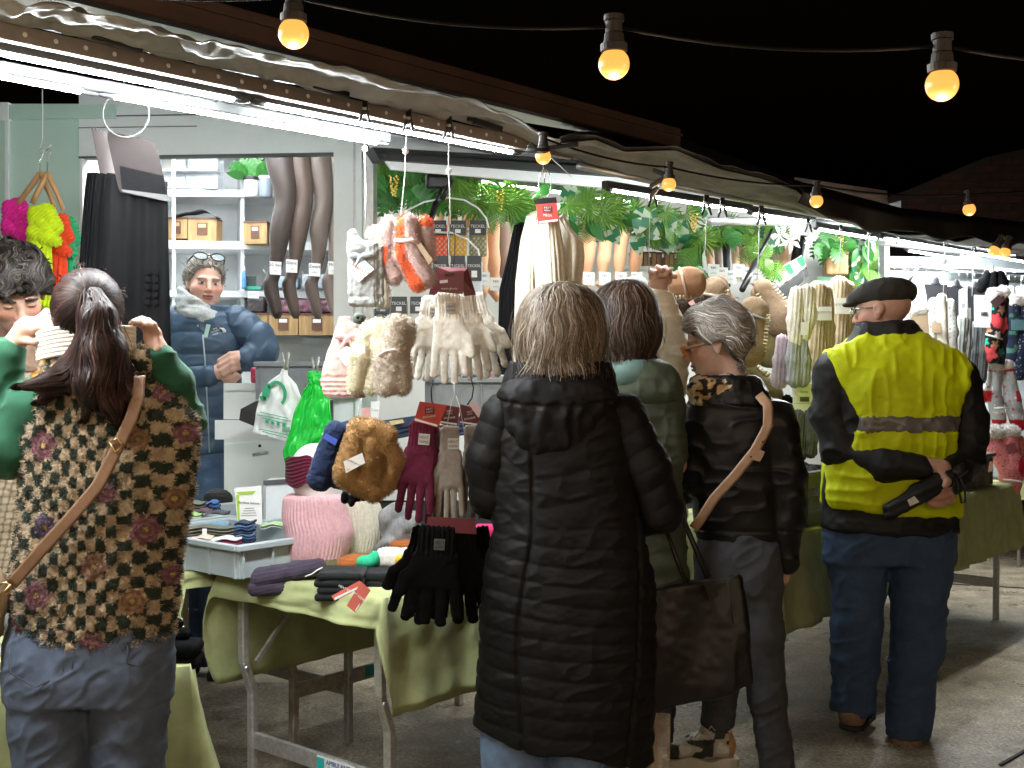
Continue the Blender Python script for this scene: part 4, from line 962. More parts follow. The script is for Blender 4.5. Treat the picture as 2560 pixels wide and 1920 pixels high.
for k in range(6):
    sockpack('%s dim sock pack in the lower row behind the white gloves' % nm[k], 985 + 48 * k, 850, 42, 95, ((.03, .04, .1), (.5, .45, .36), (.4, .4, .42), (.62, .62, .62), (.1, .15, .25), (.5, .3, .3))[k], 5.1, 'TECKEL')
it = It('wire_rack', 'curved white wire rack holding sock packs', 'rack', 4.95, (1150, 700))
wire(it, [(1010, 530), (1060, 505), (1120, 494), (1160, 500), (1195, 520), (1215, 545), (1222, 570)], 2.2, WHITE2, 'arc'); wire(it, [(1075, 580), (1130, 582), (1170, 600), (1195, 625), (1203, 660)], 2.6, WHITE2, 'arc')
# ---------------------------------------------------------------- strings and clamps on the rail
def clamp(lab, px, py, b=-.15, sc=1.0):
    d = D(px, b); it = It('spring_clamp', lab, 'clamp', d, (px, py + 60 * sc), 'black spring clamps on the rail'); s_ = 60 * sc
    for sg in (-1, 1):
        it.tube('jaw', [(px + sg * 3 * sc, py, 2), (px + sg * 4 * sc, py + s_ * .35, 4), (px + sg * 9 * sc, py + s_ * .75, 6), (px + sg * 14 * sc, py + s_, 5)], [4.5 * sc, 5 * sc, 4 * sc, 3 * sc], BLACKP)
    it.tube('spring', [(px - 6 * sc, py + s_ * .4, 8), (px + 6 * sc, py + s_ * .42, 8)], 4 * sc, GALV)
cl = [(912, 248, 1), (1021, 272, 1), (1122, 290, 1), (1632, 470, .8), (1766, 488, .85), (1806, 495, .8), (1903, 515, .8), (2020, 545, .6), (2102, 562, .5), (2172, 573, .5), (2245, 583, .5), (2363, 592, .42), (2433, 604, .4)]
for k, (x, y, sc) in enumerate(cl): clamp('%s black spring clamp on the rail counted from the left' % (nm + ['ninth', 'tenth', 'eleventh', 'twelfth', 'thirteenth'])[k], x, y, -.16, sc)
def cord(lab, pts, d, knot=None):
    it = It('string', lab, 'string', d, pts[-1][:2], 'white strings the goods hang from'); it.tube('cord', pts, 1.1, STRING, n=5)
    if knot: it.blob('knot', lambda Q: ell(Q, (*knot, 0), (7, 8, 6)), (knot[0] - 8, knot[1] - 9, knot[0] + 8, knot[1] + 9, -7, 7), STRING, 2, disp=lambda V: 2.5 * noise(V, .5))
dG = D(1040, -.16)
cord('white string with frayed knot holding the fluffy socks', [(1016, 335), (1014, 380), (1012, 440), (1004, 520), (1000, 560)], dG, (1014, 378))
cord('white string holding the white gloves', [(1122, 345), (1121, 400), (1124, 480), (1126, 560)], dG, (1123, 428))
cord('string and wire beside the trailer post', [(912, 300), (911, 370), (914, 480), (913, 560)], dG + .1, (912, 372))
cord('string down to the navy mittens and brown slippers', [(980, 720), (975, 780), (972, 830), (900, 1010), (893, 1052)], dG)
cord('string above the held slipper', [(1625, 530), (1623, 600), (1622, 700)], D(1625, -.12)); cord('doubled string right of the held slipper', [(1766, 540), (1764, 600), (1758, 680), (1772, 700)], D(1766, -.1))
cord('string of the large tan slippers', [(1898, 560), (1896, 640), (1892, 700)], D(1898, -.1)); cord('string of the white and grey socks', [(2020, 575), (2015, 640), (2008, 720)], D(2020, -.15), (2008, 722))
cord('string of the beige cable socks', [(2102, 590), (2100, 640), (2095, 705)], D(2100, -.15)); cord('string of the patterned grey socks', [(2362, 615), (2360, 680), (2358, 735)], D(2362, -.15), (2360, 655)); cord('string of the card hung dark socks', [(2434, 625), (2432, 680), (2430, 740)], D(2434, -.15)); cord('thin string over the cap of the man', [(2172, 595), (2171, 650), (2172, 700)], D(2172, -.15))
# ---------------------------------------------------------------- hanging bundle, centre left
dg = D(910, -.13)
it = It('sock_bundle', 'grey wool sock bundle with grey bow and white tag', 'socks', dg, (908, 770))
it.blob('socks', lambda Q: smin(smin(rbox(Q, (908, 685, 0), (38, 82, 16), 12, None), cone(Q, (890, 620, 0), (880, 585, 4), 22, 12), 14), rbox(Q, (940, 690, -6), (18, 78, 14), 8), 4),
        (850, 560, 975, 780, -30, 30), K_GREY, 2.6, disp=lambda V: 2.2 * noise(V, .12) + 1.2 * np.sin(V[:, 0] * .9) * (V[:, 1] > 742) - 2.5 * np.exp(-((V[:, 1] - 742) / 4) ** 2) - 2 * np.maximum(0, np.sin(V[:, 0] * .55)) ** 6 * (V[:, 0] > 925))
SATIN = mat('grey satin', (.22, .24, .25), .3, sheen=.3); SATP = mat('rose satin', (.55, .33, .33), .35)
def bow(it, x, y, s_, m):
    it.blob('bow', lambda Q: smin(smin(ell(Q, (x - 16 * s_, y - 3 * s_, 22), (15 * s_, 8 * s_, 6)), ell(Q, (x + 15 * s_, y - 5 * s_, 22), (14 * s_, 8 * s_, 6)), 3), smin(cone(Q, (x, y, 24), (x - 14 * s_, y + 24 * s_, 20), 5 * s_, 6 * s_), cone(Q, (x, y, 24), (x + 12 * s_, y + 20 * s_, 20), 5 * s_, 5 * s_), 3), 4), (x - 36 * s_, y - 20 * s_, x + 36 * s_, y + 40 * s_, 10, 34), m, 2)
bow(it, 905, 645, 1.0, SATIN)
it.card('tag', [(871, 678, 24), (915, 653, 26), (938, 675, 26), (900, 707, 24)], PAPER); it.text('WARM & soft', (904, 675, 27), 9, REDC, .5); it.text('one size', (906, 688, 27), 6, INKG, .5)
it = It('sock_bundle', 'cream fluffy roll behind the grey wool bundle', 'socks', dg + .1, (945, 770)); it.blob('socks', lambda Q: smin(ell(Q, (940, 585, 0), (24, 20, 16)), rbox(Q, (955, 690, 0), (18, 82, 14), 10), 10), (905, 560, 985, 780, -20, 20), VCK, 3, colf=lambda V: np.tile((.60, .55, .46), (len(V), 1)), fur=(2200, 6, 1.0))
def furthing(name, lab, cat, d, prims, col, box, n, L=7, w=1.0, seed=3, k=8, h=2.8, colf=None):
    it = It(name, lab, cat, d, ((box[0] + box[2]) / 2, box[3]))
    def f(Q):
        r = None
        for p in prims:
            q = cone(Q, p[0], p[1], p[2], p[3]); r = q if r is None else smin(r, q, k)
        return r
    cf = colf or (lambda V: np.tile(col, (len(V), 1)) * (1 + .15 * noise(V, .1))[:, None])
    it.blob('fluffy_body', f, (box[0], box[1], box[2], box[3], -45, 45), FURV, h, colf=cf, fur=(n, L, w), seed=seed, disp=lambda V: 1.5 * noise(V, .12))
    return it
dfx = D(1015, -.2)
MAUVE = (.52, .37, .34); OR = (.66, .13, .05)
a = furthing('fluffy_socks', 'dusty pink and orange fluffy socks tied with pink ribbon', 'socks', dfx,
    [((1022, 555, 8), (1026, 610, 12), 20, 22), ((1026, 610, 12), (1062, 695, 8), 22, 25), ((1004, 566, 2), (1002, 640, 6), 20, 20), ((1002, 640, 6), (1045, 712, 2), 20, 17), ((972, 562, -4), (962, 640, -4), 20, 22), ((962, 640, -4), (985, 690, -4), 22, 20), ((1060, 560, -8), (1070, 640, -8), 20, 18)], MAUVE, (930, 525, 1100, 735), 9000, 8, 1.1, k=6,
    colf=lambda V: np.where(((np.abs(V[:, 0] - np.interp(V[:, 1], [540, 640, 715], [1003, 1003, 1045])) < np.interp(V[:, 1], [540, 640, 715], [11, 13, 19]))[:, None]) | ((V[:, 0] > 1050) & (V[:, 1] < 568))[:, None] | ((V[:, 0] < 968) & (np.abs(V[:, 1] - 640) < 22))[:, None], np.array(OR), np.array(MAUVE)) * (1 + .12 * noise(V, .1))[:, None])
SATB = mat('pale pink ribbon', (.62, .45, .42), .45)
a.tube('ribbon', [(990, 603, 22), (1010, 606, 34), (1030, 604, 38), (1050, 610, 30)], 6, SATB); a.card('tag', [(1044, 615, 34), (1054, 610, 34), (1084, 652, 30), (1074, 664, 30)], KRAFT); a.card('tag', [(934, 622, 14), (957, 590, 16), (966, 640, 16), (950, 652, 14)], KRAFT)
dfx = D(950, -.2)
a = furthing('fluffy_gloves', 'cream fluffy gloves bundle with beige ribbon', 'gloves', dfx,
    [((925, 825, 8), (905, 890, 14), 20, 27), ((905, 890, 14), (890, 965, 6), 27, 20), ((948, 820, 12), (955, 870, 20), 22, 26), ((945, 890, 18), (930, 970, 14), 18, 16), ((965, 880, 18), (968, 975, 14), 18, 15)], (.66, .60, .44), (850, 790, 1000, 1005), 8000, 8, 1.0, seed=5)
a.card('ribbon_tag', [(905, 868, 46), (918, 864, 46), (918, 882, 46), (905, 884, 46)], PAPER)
a = furthing('fluffy_gloves', 'grey beige fluffy gloves in front of the rose mittens', 'gloves', dfx - .04,
    [((990, 815, 6), (985, 880, 16), 26, 32), ((985, 880, 16), (975, 960, 18), 26, 24), ((1000, 890, 14), (1005, 965, 12), 24, 21), ((1012, 820, -6), (1010, 850, -4), 24, 22), ((955, 900, 16), (960, 970, 14), 18, 17)], (.50, .43, .35), (920, 775, 1050, 1010), 9500, 9, 1.0, seed=6)
a.tube('ribbon', [(950, 890, 34), (968, 878, 46), (990, 874, 50), (1012, 880, 42)], 4, SATB)
it = It('mitten_pair', 'rose pink knit mittens with satin bow and tag', 'mittens', dfx + .03, (855, 996))
it.blob('mittens', lambda Q: smin(RY(Q, [(792, 862, 0, 14, 10), (830, 864, 0, 28, 14), (900, 856, 0, 44, 18), (945, 848, 0, 48, 20), (985, 860, 0, 52, 20), (994, 866, 0, 50, 16)]), cone(Q, (884, 820, 4), (902, 850, 2), 10, 12), 8), (795, 786, 925, 1002, -24, 26), K_ROSE, 2.8,
        disp=lambda V: 1.6 * noise(V, .1) + (V[:, 1] > 945) * 1.2 * np.sin(V[:, 1] * .55) - 3 * np.exp(-((V[:, 1] - 943) / 4) ** 2))
bow(it, 872, 845, 1.1, SATP); it.card('tag', [(840, 880, 24), (872, 866, 26), (902, 896, 26), (868, 915, 24)], PAPER); it.text('WARM & soft', (870, 889, 27), 8, INKG, -.4)
it = It('rolled_socks', 'three dark green rolled socks above the fluffy gloves', 'socks', dfx + .1, (930, 815))
for k, (x, y, r) in enumerate(((898, 796, 13), (922, 808, 12), (952, 800, 15))): it.blob('roll', lambda Q, x=x, y=y, r=r: np.maximum(cone(Q, (x, y, -30), (x, y, 10), r, r), -cone(Q, (x, y, 5), (x, y, 40), r * .35, r * .35)), (x - r - 2, y - r - 2, x + r + 2, y + r + 2, -44, 26), mat('sock moss', (.09, .11, .09), .9), 2.2, disp=lambda V, x=x, y=y: 1.2 * np.sin(np.hypot(V[:, 0] - x, V[:, 1] - y) * 1.6))
# white gloves with maroon header
dw = D(1130, -.2)
wire(It('wire_hook', 'thin black wire loop carrying the white gloves', 'hook', dw, (1128, 690)), [(1128, 690), (1120, 660), (1118, 610), (1122, 580), (1132, 575), (1138, 590), (1137, 640), (1130, 690)], 1.4, BLACKM, 'loop')
glove('cream white knit glove at the back left of the bunch', dw + .05, 1085, 742, 215, -.14, K_WHITE, -1, 1.0, 'cream white knit gloves'); glove('cream white knit glove at the front with square badge', dw - .04, 1120, 732, 232, .02, K_WHITE, 1, 1.0, 'cream white knit gloves', zc=8)
glove('cream white knit glove right of the front one', dw + .0, 1160, 734, 222, .13, K_WHITE, 1, 1.0, 'cream white knit gloves', badge=False); glove('cream white knit glove fanned furthest right', dw + .05, 1180, 738, 215, .25, K_WHITE, 1, 1.05, 'cream white knit gloves', badge=False)
it = It('header_card', 'maroon folded header card above the white gloves', 'card', dw - .06, (1125, 735)); it.card('front', [(1090, 684, 8), (1160, 676, 8), (1158, 736, 14), (1088, 730, 14)], MAROON); it.card('side', [(1092, 666, -14), (1168, 668, -20), (1190, 736, -16), (1160, 740, -6), (1150, 690, 0)], MAROON); it.card('back', [(1092, 664, -30), (1070, 735, -20), (1100, 738, -24), (1160, 680, -30)], MAROON)
it.card('slot', [(1113, 686, 10), (1137, 683, 10), (1137, 688, 10), (1113, 691, 10)], BLACKM); it.card('sticker', [(1100, 702, 11.5), (1120, 700, 11.5), (1120, 710, 11.5), (1100, 712, 11.5)], PAPER); it.text('warm gloves', (1124, 722, 15.5), 8, WINK)
# burgundy, taupe, black gloves
dr = D(1060, -.22)
def hdr(lab, d, pts, txt=('HEAT', 'KEEPER', 'MOHAIR'), m=REDC, ang=0.0, base=None):
    it = It('header_card', lab, 'card', d, (np.mean([p[0] for p in pts]), max(p[1] for p in pts))); it.card('front', [(x, y, 12) for x, y in pts], m)
    A = np.array(pts, float); c = A.mean(0); hh = (A[2:, 1].mean() - A[:2, 1].mean()); ww = A[1, 0] - A[0, 0]
    b = hh * .22; it.card('logo_box', [(c[0] - b, c[1] - hh * .32, 13.5), (c[0] + b, c[1] - hh * .32, 13.5), (c[0] + b, c[1] - hh * .0, 13.5), (c[0] - b, c[1] - hh * .0, 13.5)], MAROON)
    it.text(txt[0], (c[0], c[1] - hh * .22, 15), b * .6, WINK, ang); it.text(txt[1], (c[0], c[1] - hh * .09, 15), b * .42, WINK, ang); it.text(txt[2], (c[0], c[1] + hh * .14, 15), hh * .16, WINK, ang)
    lo = A[2:][::-1] if len(A) == 4 else A[2:4]
    it.card('white_strip', [(A[3, 0] + 2, A[3, 1] - hh * .13, 13.5), (A[2, 0] - 2, A[2, 1] - hh * .13, 13.5), (A[2, 0] - 2, A[2, 1] - 2, 13.5), (A[3, 0] + 2, A[3, 1] - 2, 13.5)], PAPER)
    return it
glove('burgundy knit glove in front with square badge', dr - .03, 1058, 1054, 252, -.10, K_BURG, -1, .92, 'burgundy knit gloves', zc=6); glove('burgundy knit glove behind the front one', dr + .03, 1070, 1060, 252, -.05, K_BURG, 1, .85, 'burgundy knit gloves', badge=False)
hdr('red header card of the burgundy gloves with white strip', dr - .03, [(1050, 1003), (1118, 1012), (1096, 1068), (1036, 1052)], ang=-.14)
glove('taupe knit glove in the middle of the lower bunch', dr - .02, 1126, 1066, 250, .0, K_TAUPE, -1, .72, 'taupe knit gloves', zc=4); glove('taupe knit glove behind the burgundy ones', dr + .05, 1104, 1070, 240, -.03, K_TAUPE, -1, .6, 'taupe knit gloves', badge=False); glove('taupe knit glove beside the black quilted coat', dr + .02, 1182, 1064, 236, .04, K_TAUPE, -1, .7, 'taupe knit gloves', badge=False)
hdr('red header card above the taupe gloves, left one', dr + .06, [(1104, 1010), (1150, 1018), (1145, 1064), (1100, 1058)], m=MAROON, ang=-.1); hdr('red header card above the taupe gloves, right one', dr + .06, [(1152, 1010), (1196, 1022), (1204, 1066), (1148, 1058)], m=MAROON, ang=-.2)
it = It('price_tag', 'pale blank tag on the red cards beside the coat', 'tag', dr, (1190, 1030)); it.card('tag', [(1172, 1010, 10), (1186, 1004, 10), (1210, 1030, 10), (1196, 1044, 10)], mat('pink tag', (.7, .5, .5), .5))
h2 = It('wire_hook', 'black wire hook with red header cards of the lower gloves', 'hook', dr + .03, (1120, 1010)); wire(h2, [(1082, 950), (1078, 980), (1080, 1005), (1090, 1015)], 1.8, BLACKM, 'hook'); wire(h2, [(1176, 940), (1184, 970), (1180, 995), (1168, 1012)], 1.8, BLACKM, 'hook'); wire(h2, [(1135, 955), (1136, 985), (1128, 1010), (1108, 1110)], 1.0, STRING, 'cord'); wire(h2, [(1140, 990), (1150, 1020), (1168, 1120)], 1.0, STRING, 'cord')
db = D(1100, -.26)
glove('black knit glove at the left of the bottom bunch', db, 1076, 1320, 245, -.2, K_BLACK, -1, 1.3, 'black knit gloves', badge=False, zc=-4); glove('black knit glove in front with grey badge', db - .04, 1094, 1316, 250, -.05, K_BLACK, -1, 1.4, 'black knit gloves', zc=8); glove('black knit glove right of the front one, bottom bunch', db, 1148, 1318, 245, .07, K_BLACK, 1, 1.35, 'black knit gloves', badge=False); glove('black knit glove next to the quilted coat', db + .03, 1184, 1322, 235, .2, K_BLACK, 1, 1.25, 'black knit gloves', badge=False)
it = It('header_card', 'dark red header strip above the black gloves', 'card', db - .02, (1130, 1332)); it.card('front', [(1070, 1290, 12), (1188, 1296, 12), (1192, 1334, 12), (1066, 1326, 12)], MAROON); it.card('white_strip', [(1066, 1320, 13.5), (1136, 1324, 13.5), (1136, 1332, 13.5), (1066, 1328, 13.5)], PAPER)
# navy mittens and brown bear slippers
dn = D(860, -.2)
it = It('mitten_pair', 'navy knit mittens with bright blue strap', 'mittens', dn + .03, (820, 1230))
it.blob('mittens', lambda Q: np.minimum(cone(Q * np.array((1, 1, 1.5)), (838, 1080, 0), (800, 1195, 0), 28, 34), cone(Q * np.array((1, 1, 1.5)), (868, 1078, -14), (850, 1190, -14), 26, 36)), (750, 1040, 910, 1240, -45, 40), K_NAVY, 2.8, disp=lambda V: 1.8 * noise(V, .12) + 1.0 * noise(V, .4) - 2.5 * np.exp(-((V[:, 1] - 1188 - .2 * (V[:, 0] - 800)) / 3.5) ** 2))
it.card('strap', [(818, 1082, 24), (848, 1098, 26), (842, 1112, 26), (812, 1094, 24)], mat('blue strap', (.04, .09, .45), .6), 3)
BEAR = (.36, .21, .085)
def bearcol(V): 
    inner = np.exp(-(((V[:, 0] - 945) / 26) ** 2 + ((V[:, 1] - 1160) / 50) ** 2)); return np.array(BEAR) * (1 - .3 * inner)[:, None] * (1 + .15 * noise(V, .08))[:, None]
a = furthing('plush_slippers', 'brown plush bear slippers hanging with white tag', 'slippers', dn - .06,
    [((895, 1068, 6), (930, 1072, 10), 22, 24), ((930, 1072, 10), (965, 1090, 4), 24, 26), ((892, 1095, 14), (872, 1180, 16), 26, 34), ((872, 1190, 14), (935, 1228, 10), 32, 26), ((960, 1110, 2), (985, 1150, -4), 28, 24), ((985, 1150, -4), (960, 1215, -2), 22, 24), ((930, 1110, 0), (925, 1190, 0), 36, 38)], BEAR, (825, 1030, 1030, 1270), 12000, 8, 1.1, seed=9, k=3, colf=bearcol)
a.card('tag', [(866, 1149, 52), (912, 1128, 52), (919, 1153, 52), (872, 1178, 52)], PAPER); a.text('WARM & soft', (892, 1152, 53), 7, INKG, .4); bow(a, 893, 1122, .8, mat('beige bow', (.5, .38, .3), .6))
it = It('fabric_bow', 'black fabric bows hanging under the plush slippers', 'bow', dn, (888, 1268)); it.blob('bow', lambda Q: smin(smin(ell(Q, (862, 1244, 0), (11, 17, 8)), ell(Q, (896, 1242, 2), (24, 12, 9)), 5), ell(Q, (880, 1256, 4), (9, 11, 8)), 4), (840, 1220, 935, 1275, -14, 18), K_BLACK, 2.4, disp=lambda V: 1.5 * noise(V, .2))
# ---------------------------------------------------------------- big knit scarves
dk = D(1370, -.1)
def bigscarf(lab, m, polyL, polyR, d, per, seed, depth=16):
    yL, xL = zip(*polyL); yR, xR = zip(*polyR)
    it = It('knit_scarf', lab, 'scarf', d, ((xL[-1] + xR[-1]) / 2, yL[-1]))
    def fn(u, v):
        y = yL[0] + (yL[-1] - yL[0]) * v; a = np.interp(y, yL, xL); b = np.interp(y, yR, xR); w = b - a
        return np.stack((a + w * u, y + 6 * np.sin(u * 3 + seed), depth * np.sin(np.pi * u) + 3.2 * np.abs(np.sin(u * (xR[-1] - xL[-1]) * math.pi / per)) + 5 * np.sin(u * 6 + v * 4 + seed)), 1)
    it.sheet('scarf_body', fn, max(60, int((xR[-1] - xL[-1]) / per * 9)), 60, m, 10)
    return it
bigscarf('black ribbed knit scarf behind the cream one', K_BLACK, [(560, 1288), (640, 1268), (720, 1248), (930, 1242)], [(560, 1310), (640, 1306), (720, 1300), (930, 1300)], dk + .06, 11, 1)
bigscarf('cream ribbed knit scarf, left fold on the red card', K_CREAM, [(535, 1322), (600, 1300), (700, 1288), (930, 1282)], [(535, 1350), (600, 1350), (700, 1350), (930, 1352)], dk, 11, 2)
bigscarf('cream ribbed knit scarf, middle fold below the red card', K_CREAM, [(552, 1340), (640, 1334), (760, 1340), (930, 1340)], [(552, 1398), (640, 1412), (760, 1420), (930, 1424)], dk - .04, 12, 3)
bigscarf('cream ribbed knit scarf, right fold spreading wide', K_CREAM, [(545, 1398), (600, 1402), (700, 1404), (930, 1400)], [(545, 1410), (600, 1458), (640, 1462), (930, 1430)], dk + .01, 12, 4)
it = hdr('red header card on the big knit scarves', dk - .08, [(1340, 508), (1392, 506), (1396, 556), (1345, 562)], ('HEAT', 'KEEPER', 'MEGA'), REDC, .06); it.card('top_flap', [(1332, 500, 10), (1390, 494, 10), (1392, 508, 13), (1338, 512, 13)], BLACKM)
wire(It('wire_hook', 'steel wire ring above the red scarf card', 'hook', dk - .06, (1365, 500)), ring_pts(1361, 460, 0.1)[:1] + [(1362 + 15 * math.sin(a), 460 - 36 * math.cos(a), 0) for a in np.linspace(0, 2 * math.pi, 26)], 1.6, CHROME, 'ring')
cord('taut white string from the small bulb to the header', [(1378, 395), (1400, 415), (1428, 442)], dk - .05); cord('white string above the red scarf card', [(1358, 405), (1358, 425)], dk - .06)

# ---------------------------------------------------------------- garlands of artificial leaves
def leafmesh(kind):
    V = []; Fc = []; C = []
    def quad(p, c):
        n = len(V); V.extend(p); Fc.append(tuple(range(n, n + len(p)))); C.extend([c] * len(p))
    bend = lambda x, y: (x, y, -.22 * y * y - .25 * x * x + .06 * abs(x))
    if kind == 'split':
        for s_ in (-1, 1):
            for k in range(6):
                y0 = .02 + .15 * k; w = (.30, .42, .46, .40, .28, .14)[k]; dy = .10
                p = [bend(0, y0), bend(s_ * w * .5, y0 + dy * .3), bend(s_ * w, y0 + dy * .9 + .05), bend(s_ * w * .92, y0 + dy * 1.5 + .07), bend(s_ * w * .45, y0 + .13 + .03), bend(0, y0 + .15)]
                quad(p if s_ > 0 else p[::-1], (.035, .17, .03) if k % 2 else (.045, .21, .035))
    elif kind == 'palm':
        for k in range(13):
            y0 = .08 + .07 * k; L = .46 * math.sin(.35 + 2.5 * k / 13.0) + .06
            for s_ in (-1, 1):
                p = [bend(0, y0), bend(s_ * L * .5, y0 + .10), bend(s_ * L, y0 + .24), bend(s_ * L * .5, y0 + .15), bend(0, y0 + .045)]
                quad(p if s_ > 0 else p[::-1], (.12, .27, .035) if k % 2 else (.08, .22, .03))
    elif kind == 'fan':
        for k in range(15):
            a = -1.9 + 3.8 * k / 14; r = 1.0 - .12 * abs(a)
            c, s_ = math.cos(a), math.sin(a); w = .055
            quad([bend(0, .02), bend(r * .55 * s_ + w * c, r * .55 * c - w * s_), bend(r * s_, r * c), bend(r * .55 * s_ - w * c, r * .55 * c + w * s_)], (.15, .29, .04) if k % 2 else (.11, .24, .035))
    elif kind == 'heart':
        n = 9
        for i in range(n - 1):
            for s_ in (-1, 1):
                for j in range(4):
                    def pt(i_, j_):
                        y = i_ / (n - 1); w = .40 * (math.sin(math.pi * (y ** .62)) ** .8) ; x = s_ * w * j_ / 4
                        return bend(x, y - .13 * (1 - y) ** 3 * (j_ / 4) * 1.2)
                    c = (.45, .52, .40) if (i * 3 + j * 5 + (1 if s_ > 0 else 0) * 2) % 5 in (0, 3) else (.025, .17, .075)
                    p = [pt(i, j), pt(i, j + 1), pt(i + 1, j + 1), pt(i + 1, j)]
                    quad(p if s_ > 0 else p[::-1], c)
    elif kind == 'plain':
        n = 7
        for i in range(n - 1):
            for s_ in (-1, 1):
                def pt(i_, j_):
                    y = i_ / (n - 1); w = .28 * math.sin(math.pi * y ** .8) ; return bend(s_ * w * j_, y)
                p = [pt(i, 0), pt(i, 1), pt(i + 1, 1), pt(i + 1, 0)]; quad(p if s_ > 0 else p[::-1], (.03, .14, .028))
    elif kind == 'petal':
        for k in range(6):
            a = k * math.pi / 3; c, s_ = math.cos(a), math.sin(a)
            quad([(0, 0, 0), (.5 * c - .18 * s_, .5 * s_ + .18 * c, .18), (c, s_, .05), (.5 * c + .18 * s_, .5 * s_ - .18 * c, .18)], (.80, .78, .72))
    elif kind == 'bloom':
        for k in range(26):
            y = k / 26; a = k * 2.4; r = .22 * (1 - y * .7); cx, cz = r * math.cos(a), r * math.sin(a); e = .07
            quad([(cx - e, y, cz), (cx, y - e, cz + e), (cx + e, y, cz), (cx, y + e, cz + e)], (.75, .55, .10))
    me = bpy.data.meshes.new('leaf_' + kind); me.from_pydata(V, [], Fc); me.update()
    at = me.color_attributes.new('Col', 'FLOAT_COLOR', 'POINT'); at.data.foreach_set('color', np.array([(*c, 1) for c in C], np.float32).ravel())
    me.materials.append(LEAFM); return me
LEAFM = mat('artificial leaf', vcol=True, rough=.42, var=.2, ns=30, spec=.4)
LM = {k: leafmesh(k) for k in ('split', 'palm', 'fan', 'heart', 'plain', 'petal', 'bloom')}
def leaf(parent, kind, p, size, ang, tilt, yaw, name='leaf'):
    o = bpy.data.objects.new(name, LM[kind]); COL.objects.link(o); o.parent = parent
    R = Matrix.Rotation(-ang, 4, 'Y') @ Matrix.Rotation(yaw, 4, 'Z') @ Matrix.Rotation(math.pi / 2 + tilt, 4, 'X')
    o.matrix_local = Matrix.Translation(Vector(np.asarray(p) - ORG[parent.name])) @ R @ Matrix.Scale(size, 4); return o
VINE = mat('vine stem', (.05, .13, .03), .6)
def garland(lab, pts, d0, d1, n, kinds, size, spread, seed, hang=1.0):
    n = int(n * 2.0); size *= .64; rng = random.Random(seed); it = It('leaf_garland', lab, 'garland', (d0 + d1) / 2, (pts[len(pts) // 2][0], max(p[1] for p in pts)))
    xs = [p[0] for p in pts]; ys = [p[1] for p in pts]; line = [P(x, y, d0 + (d1 - d0) * i / (len(pts) - 1)) for i, (x, y) in enumerate(pts)]
    MB().tube(line, .004, 5).build('stem', VINE, it.t, True)
    for k in range(n):
        t = (k + rng.random()) / n; x = xs[0] + (xs[-1] - xs[0]) * t; y = np.interp(x, xs, ys) if xs[-1] > xs[0] else ys[0] + (ys[-1] - ys[0]) * t
        d = d0 + (d1 - d0) * t - rng.uniform(0, .16)
        ang = math.pi + rng.gauss(0, .8) * hang
        leaf(it.t, rng.choice(kinds), P(x + rng.uniform(-14, 14), y + rng.uniform(-spread * .5, spread), d), size * rng.uniform(.7, 1.25) * d / F, ang, rng.uniform(-.5, .4), rng.uniform(-.6, .6))
    return it
g1 = garland('dense split leaf garland at the left corner of the middle trailer', [(945, 400), (985, 415), (1030, 425), (1060, 440)], 5.2, 5.3, 30, ['split', 'split', 'palm', 'fan'], 105, 70, 1)
garland('palm leaf garland left of the cream scarf', [(1120, 440), (1180, 450), (1250, 465), (1320, 480)], 5.2, 5.5, 34, ['fan', 'palm', 'fan', 'split'], 95, 55, 2)
garland('palm and pothos garland right of the cream scarf', [(1395, 480), (1440, 495), (1500, 505), (1560, 520), (1620, 530)], 5.5, 5.9, 40, ['fan', 'palm', 'heart', 'heart', 'plain'], 88, 60, 3)
garland('leafy garland above the raised hand', [(1600, 525), (1660, 540), (1720, 555)], 5.8, 6.0, 22, ['palm', 'fan', 'heart', 'palm'], 80, 45, 4)
garland('bright banana leaf bunch hanging beside the held slipper', [(1745, 585), (1740, 640), (1715, 690)], 6.0, 6.0, 18, ['plain', 'fan', 'palm', 'plain'], 85, 20, 5, .7)
garland('leafy garland under the grey tube behind the strings', [(1770, 565), (1830, 570), (1900, 575), (1960, 580)], 6.1, 6.4, 34, ['split', 'heart', 'plain', 'fan'], 62, 28, 6)
garland('loose fern sprigs over the black strut', [(1880, 600), (1910, 640), (1930, 665)], 5.9, 6.0, 10, ['fan', 'palm'], 60, 20, 7)
garland('monstera garland above the seagrass basket', [(2050, 575), (2090, 580), (2130, 585), (2160, 590)], 6.5, 6.7, 26, ['split', 'palm', 'split', 'plain'], 72, 45, 8, .6)
garland('hanging fern and ivy end beside the white wall', [(2165, 590), (2150, 640), (2130, 690)], 6.6, 6.7, 20, ['palm', 'heart', 'plain', 'palm'], 62, 20, 9, .7)
for k, (x, y) in enumerate(((985, 440), (1250, 475), (1735, 535), (2100, 590))): leaf(g1.t if k == 0 else bpy.data.objects['leaf_garland.%03d' % (k if k < 3 else 7)], 'bloom', P(x, y, 5.05 + (.0, .2, .8, 1.4)[k]), 52 * 5 / F, math.pi, 0, 0, 'blossom')
it = It('artificial_flower', 'white lily blossoms hanging in the right garland', 'flower', 6.2, (1968, 620))
for k, (x, y, s_) in enumerate(((1950, 590, 34), (1975, 600, 36), (1990, 580, 26), (2020, 605, 18))): leaf(it.t, 'petal', P(x, y, 6.0), s_ * 6 / F, k * .5, .2 * k, .3, 'blossom')
for k in range(9): a = -1.9 + k * .47; leaf(POTPLANT.t, 'split' if k % 2 else 'plain', P(630 + 14 * math.sin(a), 440, 6.4), 52 * 6.4 / F, -a * .75, .2, .2 * k - .8)
